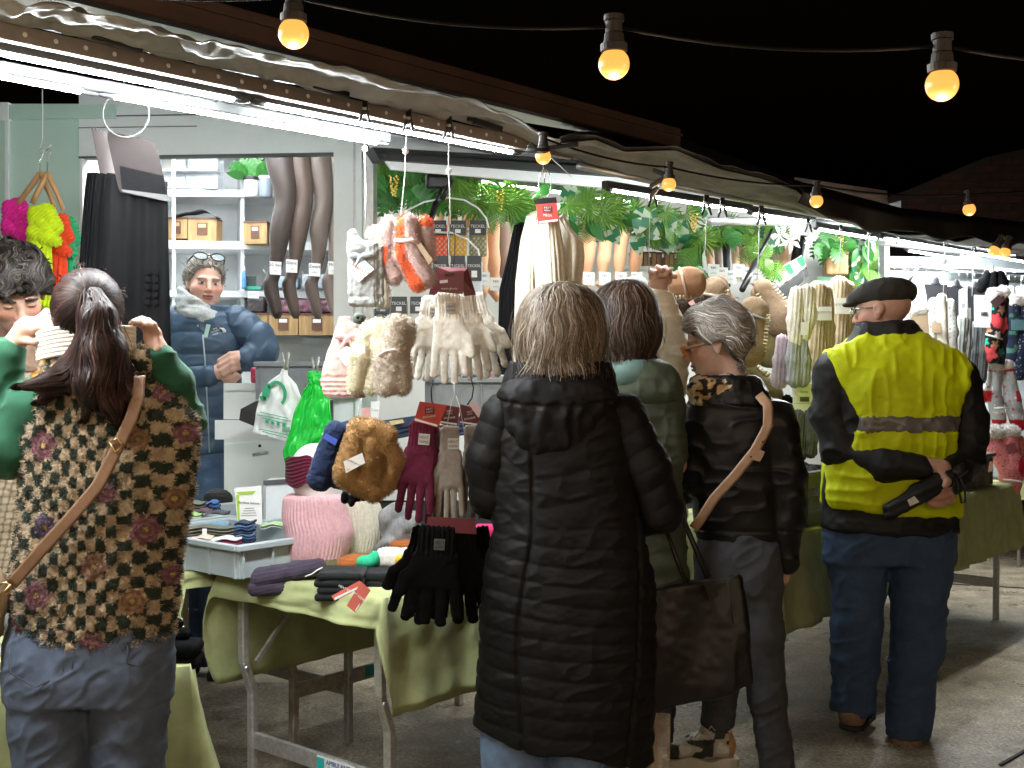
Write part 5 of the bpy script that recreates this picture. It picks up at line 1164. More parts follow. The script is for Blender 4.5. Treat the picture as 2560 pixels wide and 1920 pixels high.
it = It('seagrass_basket', 'square seagrass basket hanging among the monstera leaves', 'basket', 6.5, (2088, 688)); it.blob('basket_body', lambda Q: rbox(Q, (2088, 658, 0), (28, 30, 20), 3), (2055, 622, 2122, 692, -24, 24), BASK, 4); it.tube('rim', [(2060, 634, 21), (2116, 634, 21)], 3, BASKR)
it = It('leaflet', 'white leaflet with green print leaning under the garland', 'leaflet', 6.2, (1960, 750)); it.card('sheet', [(1918, 688, 6), (2004, 638, 0), (2016, 664, 0), (1946, 716, 6)], PAPER); 
for k in range(3): it.card('green_stripe', [(1926 + 32 * k, 686 - 19 * k, 8), (1940 + 32 * k, 678 - 19 * k, 8), (1956 + 28 * k, 700 - 19 * k, 8), (1948 + 28 * k, 706 - 19 * k, 8)], GREENINK)
it.card('black_sleeve', [(1946, 722, 2), (2018, 668, -2), (2024, 690, -2), (1962, 742, 2)], BLACKM, 4); it.text('BAMBOE', (1966, 680, 8), 9, INKG, .55)
it = It('framed_poster', 'pale poster with green mark on the white wall', 'poster', 6.9, (2070, 740)); it.card('sheet', [(2042, 692), (2086, 692), (2086, 735), (2042, 735)], mat('mint poster', (.25, .55, .35), .5), 3); it.card('inner', [(2048, 702, 2.5), (2080, 702, 2.5), (2080, 732, 2.5), (2048, 732, 2.5)], PAPER, 2)
# ---------------------------------------------------------------- tables and cloths
CLOTH = mat('lime linen', (.40, .435, .205), .9, var=.2, ns=9, weave=420, sheen=.1, spec=.15)
def tablecloth(lab, a0, a1, b0, b1, z, drops, flare=.02, cornerflare=.03, amp=.006, S=S, rflare=0.0):
    """drops: hang on the sides left(a0), front(b0), right(a1), back(b1)"""
    dl, df, dr_, dbk = drops; R = .025; per = []
    def side(p, q, nrm, dd, n):
        for t in np.linspace(0.03, .97, n): per.append((p[0] + (q[0] - p[0]) * t, p[1] + (q[1] - p[1]) * t, nrm[0], nrm[1], dd, 0.0))
    def corner(c, n0, n1, d0, d1):
        for t in np.linspace(0, 1, 9):
            n = np.array(n0) * math.cos(t * math.pi / 2) + np.array(n1) * math.sin(t * math.pi / 2); per.append((c[0] + n[0] * 0, c[1] + n[1] * 0, n[0], n[1], d0 + (d1 - d0) * (t * t * (3 - 2 * t)), math.sin(t * math.pi)))
    side((a1, b1), (a0, b1), (0, 1), dbk, 60); corner((a0, b1), (0, 1), (-1, 0), dbk, dl); side((a0, b1), (a0, b0), (-1, 0), dl, 40)
    corner((a0, b0), (-1, 0), (0, -1), dl, df); side((a0, b0), (a1, b0), (0, -1), df, 80); corner((a1, b0), (0, -1), (1, 0), df, dr_); side((a1, b0), (a1, b1), (1, 0), dr_, 40); corner((a1, b1), (1, 0), (0, 1), dr_, dbk)
    per = np.array(per); n = len(per); nv = 14; s_ = np.cumsum(np.r_[0, np.hypot(*np.diff(per[:, :2], axis=0).T)])
    V = []; WR = fbm(np.array([(s_[i] * 5, j * .22 + s_[i] * 2, 3.3) for i in range(n) for j in range(nv)]), 1.0, 3).reshape(n, nv)
    for i in range(n):
        a, b, na, nb, dd, cr = per[i]
        for j in range(nv):
            t = j / (nv - 1); out = R * math.sin(min(1, t * 5) * math.pi / 2) * .5 + (flare + rflare * max(0, na)) * t ** 1.6 + cornerflare * cr * t + amp * t * (math.sin(s_[i] * 23) + .6 * math.sin(s_[i] * 51 + 1)) + .010 * WR[i, j] * min(1, 3 * t) 
            zz = z + .003 - dd * t + .012 * cr * t
            V.append(S(a + na * out, b + nb * out, zz))
    Q = [(i * nv + j, ((i + 1) % n) * nv + j, ((i + 1) % n) * nv + j + 1, i * nv + j + 1) for i in range(n) for j in range(nv - 1)]
    V = np.array(V); Q = np.array(Q); V2, Q2 = thick(V, Q, .0025)
    m = 26; top = np.array([S(a0 + (a1 - a0) * i / (m - 1), b0 + (b1 - b0) * j / (m - 1), z + .003) for i in range(m) for j in range(m)]); top[:, 2] += .0015 * noise(top, 6)
    TQ = np.array([(i * m + j, (i + 1) * m + j, (i + 1) * m + j + 1, i * m + j + 1) for i in range(m - 1) for j in range(m - 1)]) + len(V2)
    o = mk('tablecloth', np.vstack((V2, top)), np.vstack((Q2, TQ)), CLOTH, None, True); return tag(o, lab, 'tablecloth')
tablecloth('lime green cloth on the near table, hanging down in front', 0, 1.42, 0, .74, .75, (.085, .33, .3, .38))
tablecloth('lime green cloth on the crate table behind the near table', -.12, .75, .80, 2.1, .745, (.30, .05, .05, .05))
E1B = np.array((.954, .30, 0)); E2B = np.array((-.30, .954, 0)); SB = lambda a, b, z=0.0: np.array((-.755, 2.80, 0)) + a * E1B + b * E2B + UP * z
tablecloth('olive lit cloth of the left table behind the checked fleece', -1.3, 0, 0, .55, .70, (.3, .58, .62, .5), flare=.03, cornerflare=.05, S=SB, rflare=.09)
tablecloth('long lime green cloth on the right hand table', 1.74, 4.5, -.30, .42, .75, (.37, .36, .36, .3), amp=.012)
def gndp(px, py):
    q = P(px, py, 1.0); t = CAM_Z / (CAM_Z - q[2]); return np.array((q[0] * t, t, 0.0))
def fold_table(lab, a0, a1, b0, b1, sticker=False, S=S, U=U, Vv=Vv, dz=0.0):
    S0 = S; S = lambda a, b, z=0.0: S0(a, b, z + (dz if z > .1 else 0))
    t = thing('folding_table', lab, 'table', S((a0 + a1) / 2, (b0 + b1) / 2, 0))
    MB().box(S((a0 + a1) / 2, (b0 + b1) / 2, .735), U, Vv, UP, (a1 - a0) / 2 - .005, (b1 - b0) / 2 - .005, .012, .003).build('tabletop', WHITE2, t)
    for b in (b0 + .02, b1 - .02): MB().box(S((a0 + a1) / 2, b, .705), U, Vv, UP, (a1 - a0) / 2 - .02, .012, .016, .002).build('apron', GALV, t)
    for a, sg in ((a0 + .03, 1), (a1 - .03, -1)):
        MB().box(S(a, (b0 + b1) / 2, .70), U, Vv, UP, .012, (b1 - b0) / 2 - .03, .016, .002).build('apron', GALV, t)
        for b in (b0 + .05, b1 - .06):
            L_ = MB()
            pts = [(0, .69), (0, .46), (sg * .035, .36), (sg * .035, .0)]
            for (o0, z0), (o1, z1) in zip(pts[:-1], pts[1:]): L_.bar(S(a + o0, b, z0), S(a + o1, b, z1 - .004), .026, .03, up=Vv, bev=.004)
            L_.build('leg', GALV, t)
            MB().lathe(S(a + .0, b - .017, .44), [(.0001, .004), (.006, .003), (.008, 0)], -Vv, 10).build('bolt', ALU, t)
        cb = MB(); cb.box(S(a + sg * .035, (b0 + b1) / 2, .20), Vv, U, UP, (b1 - b0) / 2 - .07, .008, .026, .002); bar = cb.build('crossbar', GALV, t)
        MB().bar(S(a + .02 * sg, b1 - .1, .46), S(a + .24 * sg, b1 - .1, .69), .012, .012).build('strut', GALV, t)
        if sticker and sg > 0:
            c = S(a + sg * .035 - .0095, (b0 + b1) / 2 - .10, .20); rr = -Vv
            MB().box(c, Vv, U, UP, .085, .0012, .021).build('sticker', PAPER, t); BLUEI = mat('blue ink', (.05, .08, .4), .6)
            text('print', 'AMBULANT', c - U * .0025 + UP * .008 - Vv * .012, rr, UP, .02, BLUEI, t); text('print', 'MARKTTAFELS', c - U * .0025 - UP * .010 - Vv * .012, rr, UP, .014, BLUEI, t)
            MB().box(c - U * .0025 + Vv * .066 + UP * .0, Vv, U, UP, .016, .0006, .017).build('sticker_mark', mat('teal ink', (.02, .42, .42), .6), t)
    return t
fold_table('grey folding table under the near lime cloth with sticker on its bar', .0, 1.42, 0, .74, True)
fold_table('folding table under the crates, inner one', -.08, .73, .84, 2.08)
fold_table('folding table under the left cloth behind the checked fleece', -1.28, -.02, .02, .53, False, SB, E1B, E2B, -.05)
fold_table('long folding table under the right hand cloth', 1.78, 4.46, -.28, .40)
# trestle behind the near table
t = thing('trestle', 'worn steel trestle standing under the inner tables', 'trestle', gndp(900, 1830))
TR = mat('worn steel', (.48, .42, .36), .55, metal=.4, var=.35, ns=30); A_, B_ = gndp(735, 1895), gndp(1147, 1762)
for q, top in ((A_, .70), (B_, .70)):
    L_ = MB(); L_.bar(q, q + UP * .3, .03, .028, up=U, bev=.003); L_.bar(q + UP * .3, q + UP * .40 - U * .035, .03, .028, up=U, bev=.003); L_.bar(q + UP * .4 - U * .035, q + UP * top - U * .035, .03, .028, up=U, bev=.003); L_.build('leg', TR, t)
MB().bar(A_ + UP * .24, B_ + UP * .24, .012, .055, bev=.002).build('crossbar', TR, t)
MB().box(A_ + (B_ - A_) * .42 + UP * .243 - unit(np.cross(B_ - A_, UP)) * -.0075, unit(B_ - A_), unit(np.cross(B_ - A_, UP)), UP, .022, .0012, .02).build('sticker_mark', mat('teal ink'), t)
# ---------------------------------------------------------------- crates
CRG = mat('grey crate plastic', (.36, .41, .43), .42, var=.06, ns=12); CRD = mat('dark crate plastic', (.13, .125, .12), .45, var=.08)
def crate(lab, a0, a1, b0, b1, z, h_, m, ribs=5, perf=False, e1=U, e2=Vv, org=None, th=.004, grp=None):
    org = O if org is None else np.asarray(org, float); pt = lambda a, b, zz: org + a * e1 + b * e2 + UP * zz
    t = thing('plastic_crate', lab, 'crate', pt((a0 + a1) / 2, (b0 + b1) / 2, z), grp); f = MB(); ca, cb = (a0 + a1) / 2, (b0 + b1) / 2; ha, hb_ = (a1 - a0) / 2, (b1 - b0) / 2
    f.box(pt(ca, cb, z + .005), e1, e2, UP, ha - .014, hb_ - .014, .004)
    f.build('base', m, t)
    for nm_, (c, x, y, l) in (('wall', (pt(ca, b0 + .012, z + h_ / 2), e1, e2, ha - .010)), ('wall', (pt(ca, b1 - .012, z + h_ / 2), e1, e2, ha - .010)), ('wall', (pt(a0 + .012, cb, z + h_ / 2), e2, e1, hb_ - .014)), ('wall', (pt(a1 - .012, cb, z + h_ / 2), e2, e1, hb_ - .014))):
        if not perf: MB().box(c, x, y, UP, l, .003, h_ / 2 - .002).build(nm_, m, t)
        else:
            f = MB(); f.box(c - UP * (h_ * .36), x, y, UP, l, .004, h_ * .13); f.box(c + UP * (h_ * .33), x, y, UP, l, .004, h_ * .13)
            k = int(l * 2 / .016)
            for i in range(k): f.box(c - x * l + x * (i + .5) * .016, y, x, UP, .003, .0035, h_ * .30)
            f.box(c + UP * h_ * .02, x, y, UP, l, .003, .004); f.build(nm_, m, t)
    f = MB()
    for sb in (b0, b1): f.box(pt(ca, sb, z + h_ - .008), e1, e2, UP, ha + .008, .011, .010, .003)
    for sa in (a0, a1): f.box(pt(sa, cb, z + h_ - .0085), e2, e1, UP, hb_ - .004, .0105, .0095, .003)
    f.build('rim', m, t)
    for i in range(ribs):
        x = a0 + .02 + (a1 - a0 - .04) * i / (ribs - 1)
        for sb in (b0 + .004, b1 - .004): MB().box(pt(x, sb, z + h_ / 2 - .01), e1, e2, UP, .003, .006, h_ / 2 - .012).build('rib', m, t)
    for i in range(ribs + 1):
        x = b0 + .02 + (b1 - b0 - .04) * i / ribs
        for sa in (a0 + .004, a1 - .004): MB().box(pt(sa, x, z + h_ / 2 - .01), e2, e1, UP, .003, .006, h_ / 2 - .012).build('rib', m, t)
    return t
zt_ = .75
crate('pale grey crate of rolled socks at the table corner', -.09, .29, .545, 1.10, zt_, .105, CRG, 4)
crate('pale grey crate behind the front sock crate', -.07, .31, 1.16, 1.72, zt_, .105, CRG, 4)
crate('pale grey crate right of the sign card', .35, .72, .98, 1.5, zt_, .10, CRG, 4)
# folded socks in the crates
def foldsocks(lab, px, py, w, h_, n, cols, d, band=None, wav=5.0):
    it = It('folded_socks', lab, 'socks', d, (px + w / 2, py + h_), 'stacks of folded socks in the crates')
    for k in range(n):
        y = py + h_ - (k + .5) * h_ / n; m = knit('sock %s' % str(cols[k % len(cols)]), cols[k % len(cols)])
        def fn(u, v, y=y, k=k):
            r = .5 * h_ / n * .95; yc = y + wav * np.sin(u * 9 + k * .25) * .5 - 3 * u; a = 2 * math.pi * v
            return np.stack((px + w * u + 2 * math.sin(k * 3), yc - r * np.sin(a) * (1 - .2 * np.cos(u * 2 * math.pi) ** 8), 28 * np.cos(a) * np.minimum(1, 6 * np.minimum(u, 1 - u) + .3)), 1)
        V, Q = grid(26, 14, fn); it.mesh('sock', V, Q, m, smooth=True)
    if band: it.card('paper_band', [(band, py + 2, 32), (band + 11, py + 2, 32), (band + 11, py + h_, 32), (band, py + h_, 32)], PAPER)
dC = 3.9
OLV = ((.18, .19, .13), (.13, .13, .10)); BLU = ((.05, .10, .22), (.02, .035, .07), (.10, .2, .38)); BUR = ((.22, .012, .06), (.75, .72, .68)); PCH = ((.72, .50, .40), (.62, .5, .4))
foldsocks('olive folded socks with white paper band in the front crate', 453, 1315, 140, 30, 4, OLV, dC + .05, 514)
foldsocks('blue and navy folded socks stacked at the crate end', 585, 1303, 54, 60, 8, BLU[::-1], dC - .02); foldsocks('burgundy and white folded socks in the front crate', 526, 1342, 80, 20, 2, BUR, dC - .05); foldsocks('peach folded socks at the crate edge', 480, 1340, 55, 16, 2, PCH, dC - .05)
foldsocks('pale blue folded socks in the front crate', 505, 1308, 70, 12, 1, ((.10, .28, .42),), dC + .12)
foldsocks('olive folded socks in the rear crate', 452, 1254, 64, 26, 3, OLV, 4.5); foldsocks('bright blue folded socks in the rear crate', 518, 1252, 32, 28, 3, ((.06, .14, .36),), 4.5); foldsocks('dark grey folded socks in the rear crate', 512, 1278, 62, 20, 2, ((.07, .07, .08),), 4.42); foldsocks('plum folded socks in the rear crate', 484, 1272, 50, 14, 1, ((.14, .08, .10),), 4.45); foldsocks('white packed socks in the rear crate', 446, 1284, 60, 12, 2, ((.72, .74, .70), (.35, .55, .2)), 4.38)
foldsocks('pale packed socks in the right crate', 650, 1308, 70, 12, 2, ((.70, .72, .68), (.4, .55, .3)), 4.1)
it = It('sign_card', 'white acrylic sign card with green border in the crate', 'sign', 4.0, (620, 1312)); it.card('sheet', [(586, 1220), (653, 1214), (656, 1311), (594, 1305)], PAPER, 2)
LIME = mat('lime ink', (.35, .55, .05), .6); it.card('border', [(591, 1230, 1.8), (640, 1227, 1.8), (634, 1234, 1.8), (598, 1237, 1.8)], LIME, 1); it.card('border', [(591, 1237, 1.8), (598, 1237, 1.8), (600, 1300, 1.8), (595, 1300, 1.8)], LIME, 1)
it.text('Bamboe katoen', (623, 1257, 2.5), 8.5, INK, .06)
for k, y in enumerate((1270, 1276, 1282, 1288)): it.card('text_line', [(612 - 3 * k, y, 1.8), (636 + 2 * k, y - 1, 1.8), (636 + 2 * k, y + .8, 1.8), (612 - 3 * k, y + 1.8, 1.8)], INKG, .8)
# inner white drawers and boxes behind the tables
def pbox(name, lab, cat, d, x0, y0, x1, y1, dep, m, extra=None, grp=None):
    it = It(name, lab, cat, d, ((x0 + x1) / 2, y1), grp); V = [(x, y, z) for x in (x0, x1) for y in (y0, y1) for z in (-dep, 0)]
    it.mesh('carcass', V, [(0, 2, 3, 1), (4, 5, 7, 6), (0, 1, 5, 4), (2, 6, 7, 3), (0, 4, 6, 2), (1, 3, 7, 5)], m, smooth=False); return it
it = pbox('drawer_cabinet', 'white drawer cabinet behind the plastic bags', 'cabinet', 5.0, 560, 1096, 850, 1560, 200, WHITE)
it.card('drawer_front', [(562, 1110, 3), (848, 1088, 3), (848, 1240, 3), (562, 1260, 3)], WHITE, 5); it.tube('handle', [(634, 1136, 10), (672, 1130, 10)], 4, ALU); it.tube('lock', [(651, 1114, 4), (651, 1114, 9)], 4, BLACKM)
it.card('worktop', [(540, 1050, 8), (852, 1050, 8), (852, 1098, 8), (540, 1098, 8)], WHITE2, 8)
it = pbox('white_box', 'white box with dark rim behind the maroon headband', 'box', 4.5, 661, 1203, 780, 1320, 90, WHITE2); it.card('rim', [(659, 1201, 2), (782, 1193, 2), (782, 1206, 2), (659, 1213, 2)], mat('box rim', (.10, .10, .11), .5), 4); it.card('rim', [(659, 1213, 2), (665, 1213, 2), (665, 1320, 2), (659, 1320, 2)], LEDH, 4)
crate('dark grey crate on the counter that the plastic bags are clipped to', 0, .40, 0, .5, 0, .15, mat('slate crate', (.16, .17, .18), .5), 5, e1=unit((.98, .18, 0)), e2=unit((-.18, .98, 0)), org=P(640, 1000, 4.75))
crate('grey crate with sock packs behind the white gloves', 0, .36, 0, .4, 0, .14, mat('mid grey crate', (.30, .31, .32), .5), 5, e1=unit((.98, .18, 0)), e2=unit((-.18, .98, 0)), org=P(1090, 1035, 4.7))
it = It('counter_bracket', 'black angled bracket beside the white plastic bag', 'bracket', 4.72, (620, 1066)); it.card('plate', [(600, 1050), (604, 1022), (642, 1002), (650, 1010), (640, 1066)], BLACKP, 20)
it = It('candy_pack', 'red and white sweets pack behind the seller hands', 'packet', 5.22, (640, 958)); it.blob('packet', lambda Q: rbox(Q, (642, 938, 0), (14, 20, 12), 6), (624, 914, 660, 962, -16, 16), mat('candy red', (.62, .06, .12), .4, var=.8, ns=70), 3)
it = It('counter_board', 'white counter board under the sweets pack', 'counter', 5.1, (620, 1050)); it.card('board', [(560, 958, 0), (700, 958, 0), (700, 1048, 0), (560, 1048, 0)], WHITE2, 10); it.card('ledge', [(570, 958, 8), (664, 958, 8), (664, 976, 8), (570, 976, 8)], WHITE, 20)
for k, (x, c, lab) in enumerate(((1120, (.03, .04, .09), 'navy flat packs lying behind the brown slippers'), (1000, (.02, .03, .06), 'dark flat packs lying left of the burgundy gloves'))):
    it = It('flat_pack', lab, 'pack', 4.3, (x, 1085)); 
    for j in range(3): it.card('pack', [(x - 55 + 6 * j, 1055 + 10 * j, 0), (x + 40 + 6 * j, 1042 + 10 * j, -30), (x + 50 + 6 * j, 1062 + 10 * j, -10), (x - 40 + 6 * j, 1078 + 10 * j, 20)], mat('pack %d' % k, c, .4), 6)
    it.card('label', [(x - 25, 1052, 18), (x + 8, 1048, 14), (x + 12, 1056, 18), (x - 20, 1062, 20)], mat('pack label', (.45, .35, .12), .5), 2)
it = It('price_board', 'pink and white price board behind the fluffy gloves', 'sign', 4.4, (930, 1060)); it.card('pink_half', [(905, 1020), (925, 1018), (925, 1065), (905, 1065)], mat('pink paper', (.70, .36, .35), .6), 2); it.card('white_half', [(927, 1004), (950, 1002), (944, 1070), (927, 1070)], PAPER, 2); it.text('2 paar', (938, 1025, 2), 8, INKG, .1)
# plastic bags
BAGW = mat('white film', (.74, .75, .74), .35, var=.05, ns=10, bump=.3, bs=30, subs=0); BAGG = mat('green film', (.02, .55, .06), .3, var=.1, ns=10, bump=.3, bs=30)
def clip(it, x, y):
    for sg in (-1, 1): it.tube('clip', [(x + sg * 3, y, 6), (x + sg * 5, y - 22, 6), (x + sg * 9, y - 42, 8)], [4, 3, 2.5], GALV)
it = It('plastic_bag', 'white plastic bag with green leaf print clipped to the crate', 'bag', 4.55, (695, 1115))
def bagfn(u, v):
    w = np.interp(v, [0, .08, .2, .4, 1], [14, 20, 70, 104, 124]); cx = np.interp(v, [0, .2, 1], [712, 706, 692]); y = np.interp(v, [0, 1], [922, 1098]) + (u - .5) * 34 * v
    q = np.stack((u * 5, v * 4, u * 0), 1); return np.stack((cx + (u - .5) * w, y, 7 * fbm(q, 1.1) * np.minimum(1, v * 4) + 8 * np.sin(u * math.pi)), 1)
it.sheet('film', bagfn, 50, 50, BAGW, 1.5); clip(it, 716, 924)
def leafpoly(cx, cy, L, w, a): 
    return [(cx + L * t * math.cos(a) - w * math.sin(math.pi * t) * math.sin(a) * s_, cy + L * t * math.sin(a) + w * math.sin(math.pi * t) * math.cos(a) * s_, 22) for s_, ts in ((1, np.linspace(0, 1, 8)), (-1, np.linspace(1, 0, 8)[1:-1])) for t in ts]
it.card('leaf_print', leafpoly(664, 1000, 44, 10, -1.3), GREENINK, 1); it.card('leaf_print', leafpoly(672, 1000, 22, 6, -2.7), GREENINK, 1)
it.card('globe_print', [(695 + 26 * math.cos(a), 985 + 34 * math.sin(a), 22) for a in np.linspace(-2.6, .9, 12)] + [(695 + 18 * math.cos(a), 985 + 26 * math.sin(a), 22) for a in np.linspace(.9, -2.6, 12)], GREENINK, 1)
for k, (y, w) in enumerate(((1032, 70), (1039, 84), (1046, 60), (1074, 78), (1080, 60))): it.card('text_line', [(690 - w / 2, y - 4, 22), (690 + w / 2, y + 12, 22), (690 + w / 2, y + 14, 22), (690 - w / 2, y - 2, 22)], GREENINK, 1)
for k in range(4): it.card('icon_print', [(668 + 14 * k, 1048 + 3 * k, 22), (676 + 14 * k, 1050 + 3 * k, 22), (675 + 14 * k, 1058 + 3 * k, 22), (668 + 14 * k, 1056 + 3 * k, 22)], GREENINK, 1)
for k in range(8): it.card('barcode', [(710 + 2.4 * k, 1066, 22), (711.4 + 2.4 * k, 1066.3, 22), (711.4 + 2.4 * k, 1079, 22), (710 + 2.4 * k, 1078.7, 22)], GREENINK, .8)
it = It('plastic_bag', 'bright green plastic bag knotted and clipped to the crate', 'bag', 4.5, (770, 1168))
def bagfn2(u, v):
    w = np.interp(v, [0, .06, .1, .25, .55, .8, 1], [34, 26, 20, 66, 100, 112, 60]); cx = np.interp(v, [0, .25, .6, 1], [786, 790, 780, 748]); y = 928 + 225 * v + (u - .5) * np.interp(v, [0, .5, 1], [0, 10, -70])
    q = np.stack((u * 6, v * 5, u * 0), 1); return np.stack((cx + (u - .5) * w, y, 14 * np.abs(fbm(q, 1.0)) * np.minimum(1, v * 5) + 10 * np.sin(u * math.pi)), 1)
it.sheet('film', bagfn2, 50, 60, BAGG, 1.5); it.blob('knot', lambda Q: ell(Q, (787, 945, 8), (17, 18, 12)), (766, 925, 808, 966, -8, 24), BAGG, 2.5, disp=lambda V: 4 * noise(V, .22)); clip(it, 790, 935)
# ---------------------------------------------------------------- busts, snoods, knitwear on the near table
MANN = mat('mannequin white', (.74, .73, .70), .4, var=.03)
def snood(lab, m, d, rows, per=46, amp=.03):
    it = It('knit_snood', lab, 'snood', d, (rows[-1][1], rows[-1][0]))
    it.loft('snood_body', rows, m, per * 8, lambda u, v: 1 + amp * np.abs(np.sin(u * per * math.pi)) + .03 * np.sin(u * 4 * math.pi + v * 5) - .02 * np.sin(v * 9), nv=40, pw=2.2); return it
dB = 3.88
it = It('mannequin_head', 'white mannequin head wearing the maroon headband', 'mannequin', dB, (790, 1430))
it.blob('bust', lambda Q: smin(smin(ell(Q, (786, 1180, 0), (62, 72, 62)), cone(Q, (792, 1230, 0), (796, 1330, 0), 46, 46), 24), RY(Q, [(1335, 796, 0, 50, 40), (1385, 795, 0, 66, 46), (1420, 795, 0, 62, 44), (1430, 795, 0, 54, 38)]), 20), (715, 1100, 870, 1440, -80, 80), MANN, 5)
it = It('knit_headband', 'maroon ribbed headband on the white mannequin head', 'headband', dB, (770, 1240)); 
def hbfn(u, v):
    a = -2.6 + 4.6 * u; yc = 1150 + 40 * (1 - np.abs(u - .5) * 1.2) * 0 + 8 * np.cos(a); w = np.interp(u, [0, .35, .5, 1], [30, 62, 58, 24]); r = 70 + 2.2 * np.abs(np.sin((v * 8 + u * 3) * math.pi))
    return np.stack((786 + r * np.sin(a * .62 - .1), yc + (v - .35) * w * 1.25 + 30 * np.abs(np.sin(a * .31)), r * np.cos(a * .62 - .1)), 1)
it.sheet('band', hbfn, 60, 50, K_BURG, 5)
it = It('mannequin_head', 'white mannequin neck under the cream snood', 'mannequin', dB + .12, (905, 1400)); it.blob('bust', lambda Q: smin(cone(Q, (900, 1230, 0), (905, 1350, 0), 46, 46), RY(Q, [(1340, 905, 0, 48, 40), (1390, 905, 0, 60, 44), (1425, 905, 0, 52, 38)]), 16), (840, 1190, 975, 1432, -60, 60), MANN, 5)
snood('cream ribbed snood with small badge on the rear bust', K_CREAM, dB + .10, [(1240, 892, 44, 44), (1262, 896, 54, 50), (1310, 904, 58, 52), (1335, 908, 56, 50), (1372, 902, 52, 48), (1384, 896, 46, 42)], 44)
s1 = snood('pink ribbed knit snood on the front mannequin bust', K_PINK, dB - .02, [(1236, 782, 62, 56), (1244, 784, 74, 64), (1290, 788, 78, 66), (1330, 800, 80, 68), (1372, 794, 82, 68), (1392, 790, 76, 64)], 52)
def pile(name, lab, cat, d, m, fns, box, disp=None, h=3.0):
    it = It(name, lab, cat, d, ((box[0] + box[2]) / 2, box[3])); it.blob(name.split('_')[-1] + '_body', fns, box, m, h, disp=disp); return it
rib = lambda p, ax=0, A=1.6: (lambda V: A * np.abs(np.sin((V[:, ax]) * math.pi / p)) + 1.5 * noise(V, .06))
GCHK = mat('grey checked wool', (.20, .20, .20), .9, var=.5, ns=18, wave=(30, 'X', 1.0), bump=.3)
pile('grey_scarf', 'grey checked wool scarf heaped on the near table', 'scarf', D(1010, .35), GCHK, lambda Q: smin(smin(ell(Q, (1000, 1320, 0), (56, 60, 40)), ell(Q, (1040, 1360, 10), (40, 36, 34)), 20), ell(Q, (980, 1370, 10), (40, 34, 30)), 16), (930, 1245, 1095, 1415, -50, 52), lambda V: 7 * np.sin(V[:, 0] * .05 + V[:, 1] * .11 + 3 * noise(V, .02)) + 3 * noise(V, .06), 4)
dT = D(900, .30)
pile('rust_beanie', 'rust orange knit beanie lying under the green one', 'beanie', dT, K_RUST, lambda Q: smin(ell(Q, (895, 1406, 0), (48, 20, 36)), ell(Q, (870, 1412, 6), (24, 16, 30)), 10), (835, 1375, 960, 1432, -45, 45), rib(7, 1, 2)); pile('rust_beanie', 'second rust knit beanie beside the grey scarf', 'beanie', dT + .15, K_RUST, lambda Q: ell(Q, (1010, 1362, 0), (36, 13, 30)), (968, 1340, 1052, 1382, -36, 36), rib(6, 1, 1.6))
pile('green_mitten', 'bright green knit mitten on the near table', 'mitten', dT - .04, K_GREEN, lambda Q: smin(ell(Q, (922, 1404, 6), (30, 17, 22)), ell(Q, (938, 1396, 6), (14, 18, 20)), 6), (888, 1376, 960, 1426, -24, 34), rib(6, 0, 2)); pile('white_beanie', 'white ribbed knit beanie on the near table', 'beanie', dT - .02, K_WHITE, lambda Q: rbox(Q, (984, 1394, 0), (44, 22, 30), 16), (934, 1366, 1034, 1422, -36, 36), rib(8, 0, 2.2)); pile('mustard_mitten', 'mustard yellow knit cuff beside the white beanie', 'mitten', dT - .06, K_YEL, lambda Q: rbox(Q, (1004, 1402, 8), (14, 14, 22), 8), (986, 1384, 1022, 1420, -18, 34), rib(6, 0, 2))
dP = D(720, .45) 
it = pile('plum_beanie', 'dark plum knit beanie folded at the table corner', 'beanie', 3.66, K_PLUM, lambda Q: np.minimum(smin(cone(Q * np.array((1, 1, .55)), (655, 1445, 0), (740, 1430, 0), 26, 24), cone(Q * np.array((1, 1, .55)), (740, 1430, 0), (795, 1418, 0), 24, 20), 10), rbox(Q, (712, 1466, 0), (84, 17, 46), 14)), (620, 1395, 825, 1488, -60, 60), lambda V: 1.8 * np.abs(np.sin((V[:, 1] + .18 * V[:, 0]) * math.pi / 8)) + 1.5 * noise(V, .05), 3)
it.tube('white_seam', [(770, 1434, 42), (786, 1428, 42), (800, 1418, 41), (812, 1412, 36)], 1.6, PAPER)
SOFTB = knit('soft black', (.012, .013, .014))
def foldstack(lab, d, x0, x1, y0, y1, n, m=SOFTB, dep=50, name='folded_garments', cat='clothes'):
    it = It(name, lab, cat, d, ((x0 + x1) / 2, y1))
    for k in range(n):
        hh = (y1 - y0) / n; yy = y1 - (k + .5) * hh
        it.blob('fold', lambda Q: rbox(Q, ((x0 + x1) / 2 + 3 * math.sin(k * 2.3), yy, 0), ((x1 - x0) / 2 - 3 * (k % 2), hh * .56, dep), hh * .5), (x0 - 5, yy - hh, x1 + 8, yy + hh, -dep - 4, dep + 4), m, 4, disp=lambda V: 2.0 * noise(V + k * 17, .035) + .6 * noise(V, .2))
    return it
foldstack('stack of black folded knitwear beside the plum beanie', D(850, .22), 795, 915, 1424, 1492, 4, dep=60)
foldstack('second stack of black folded knitwear behind the red tags', D(950, .18), 905, 1010, 1424, 1498, 4, dep=60)
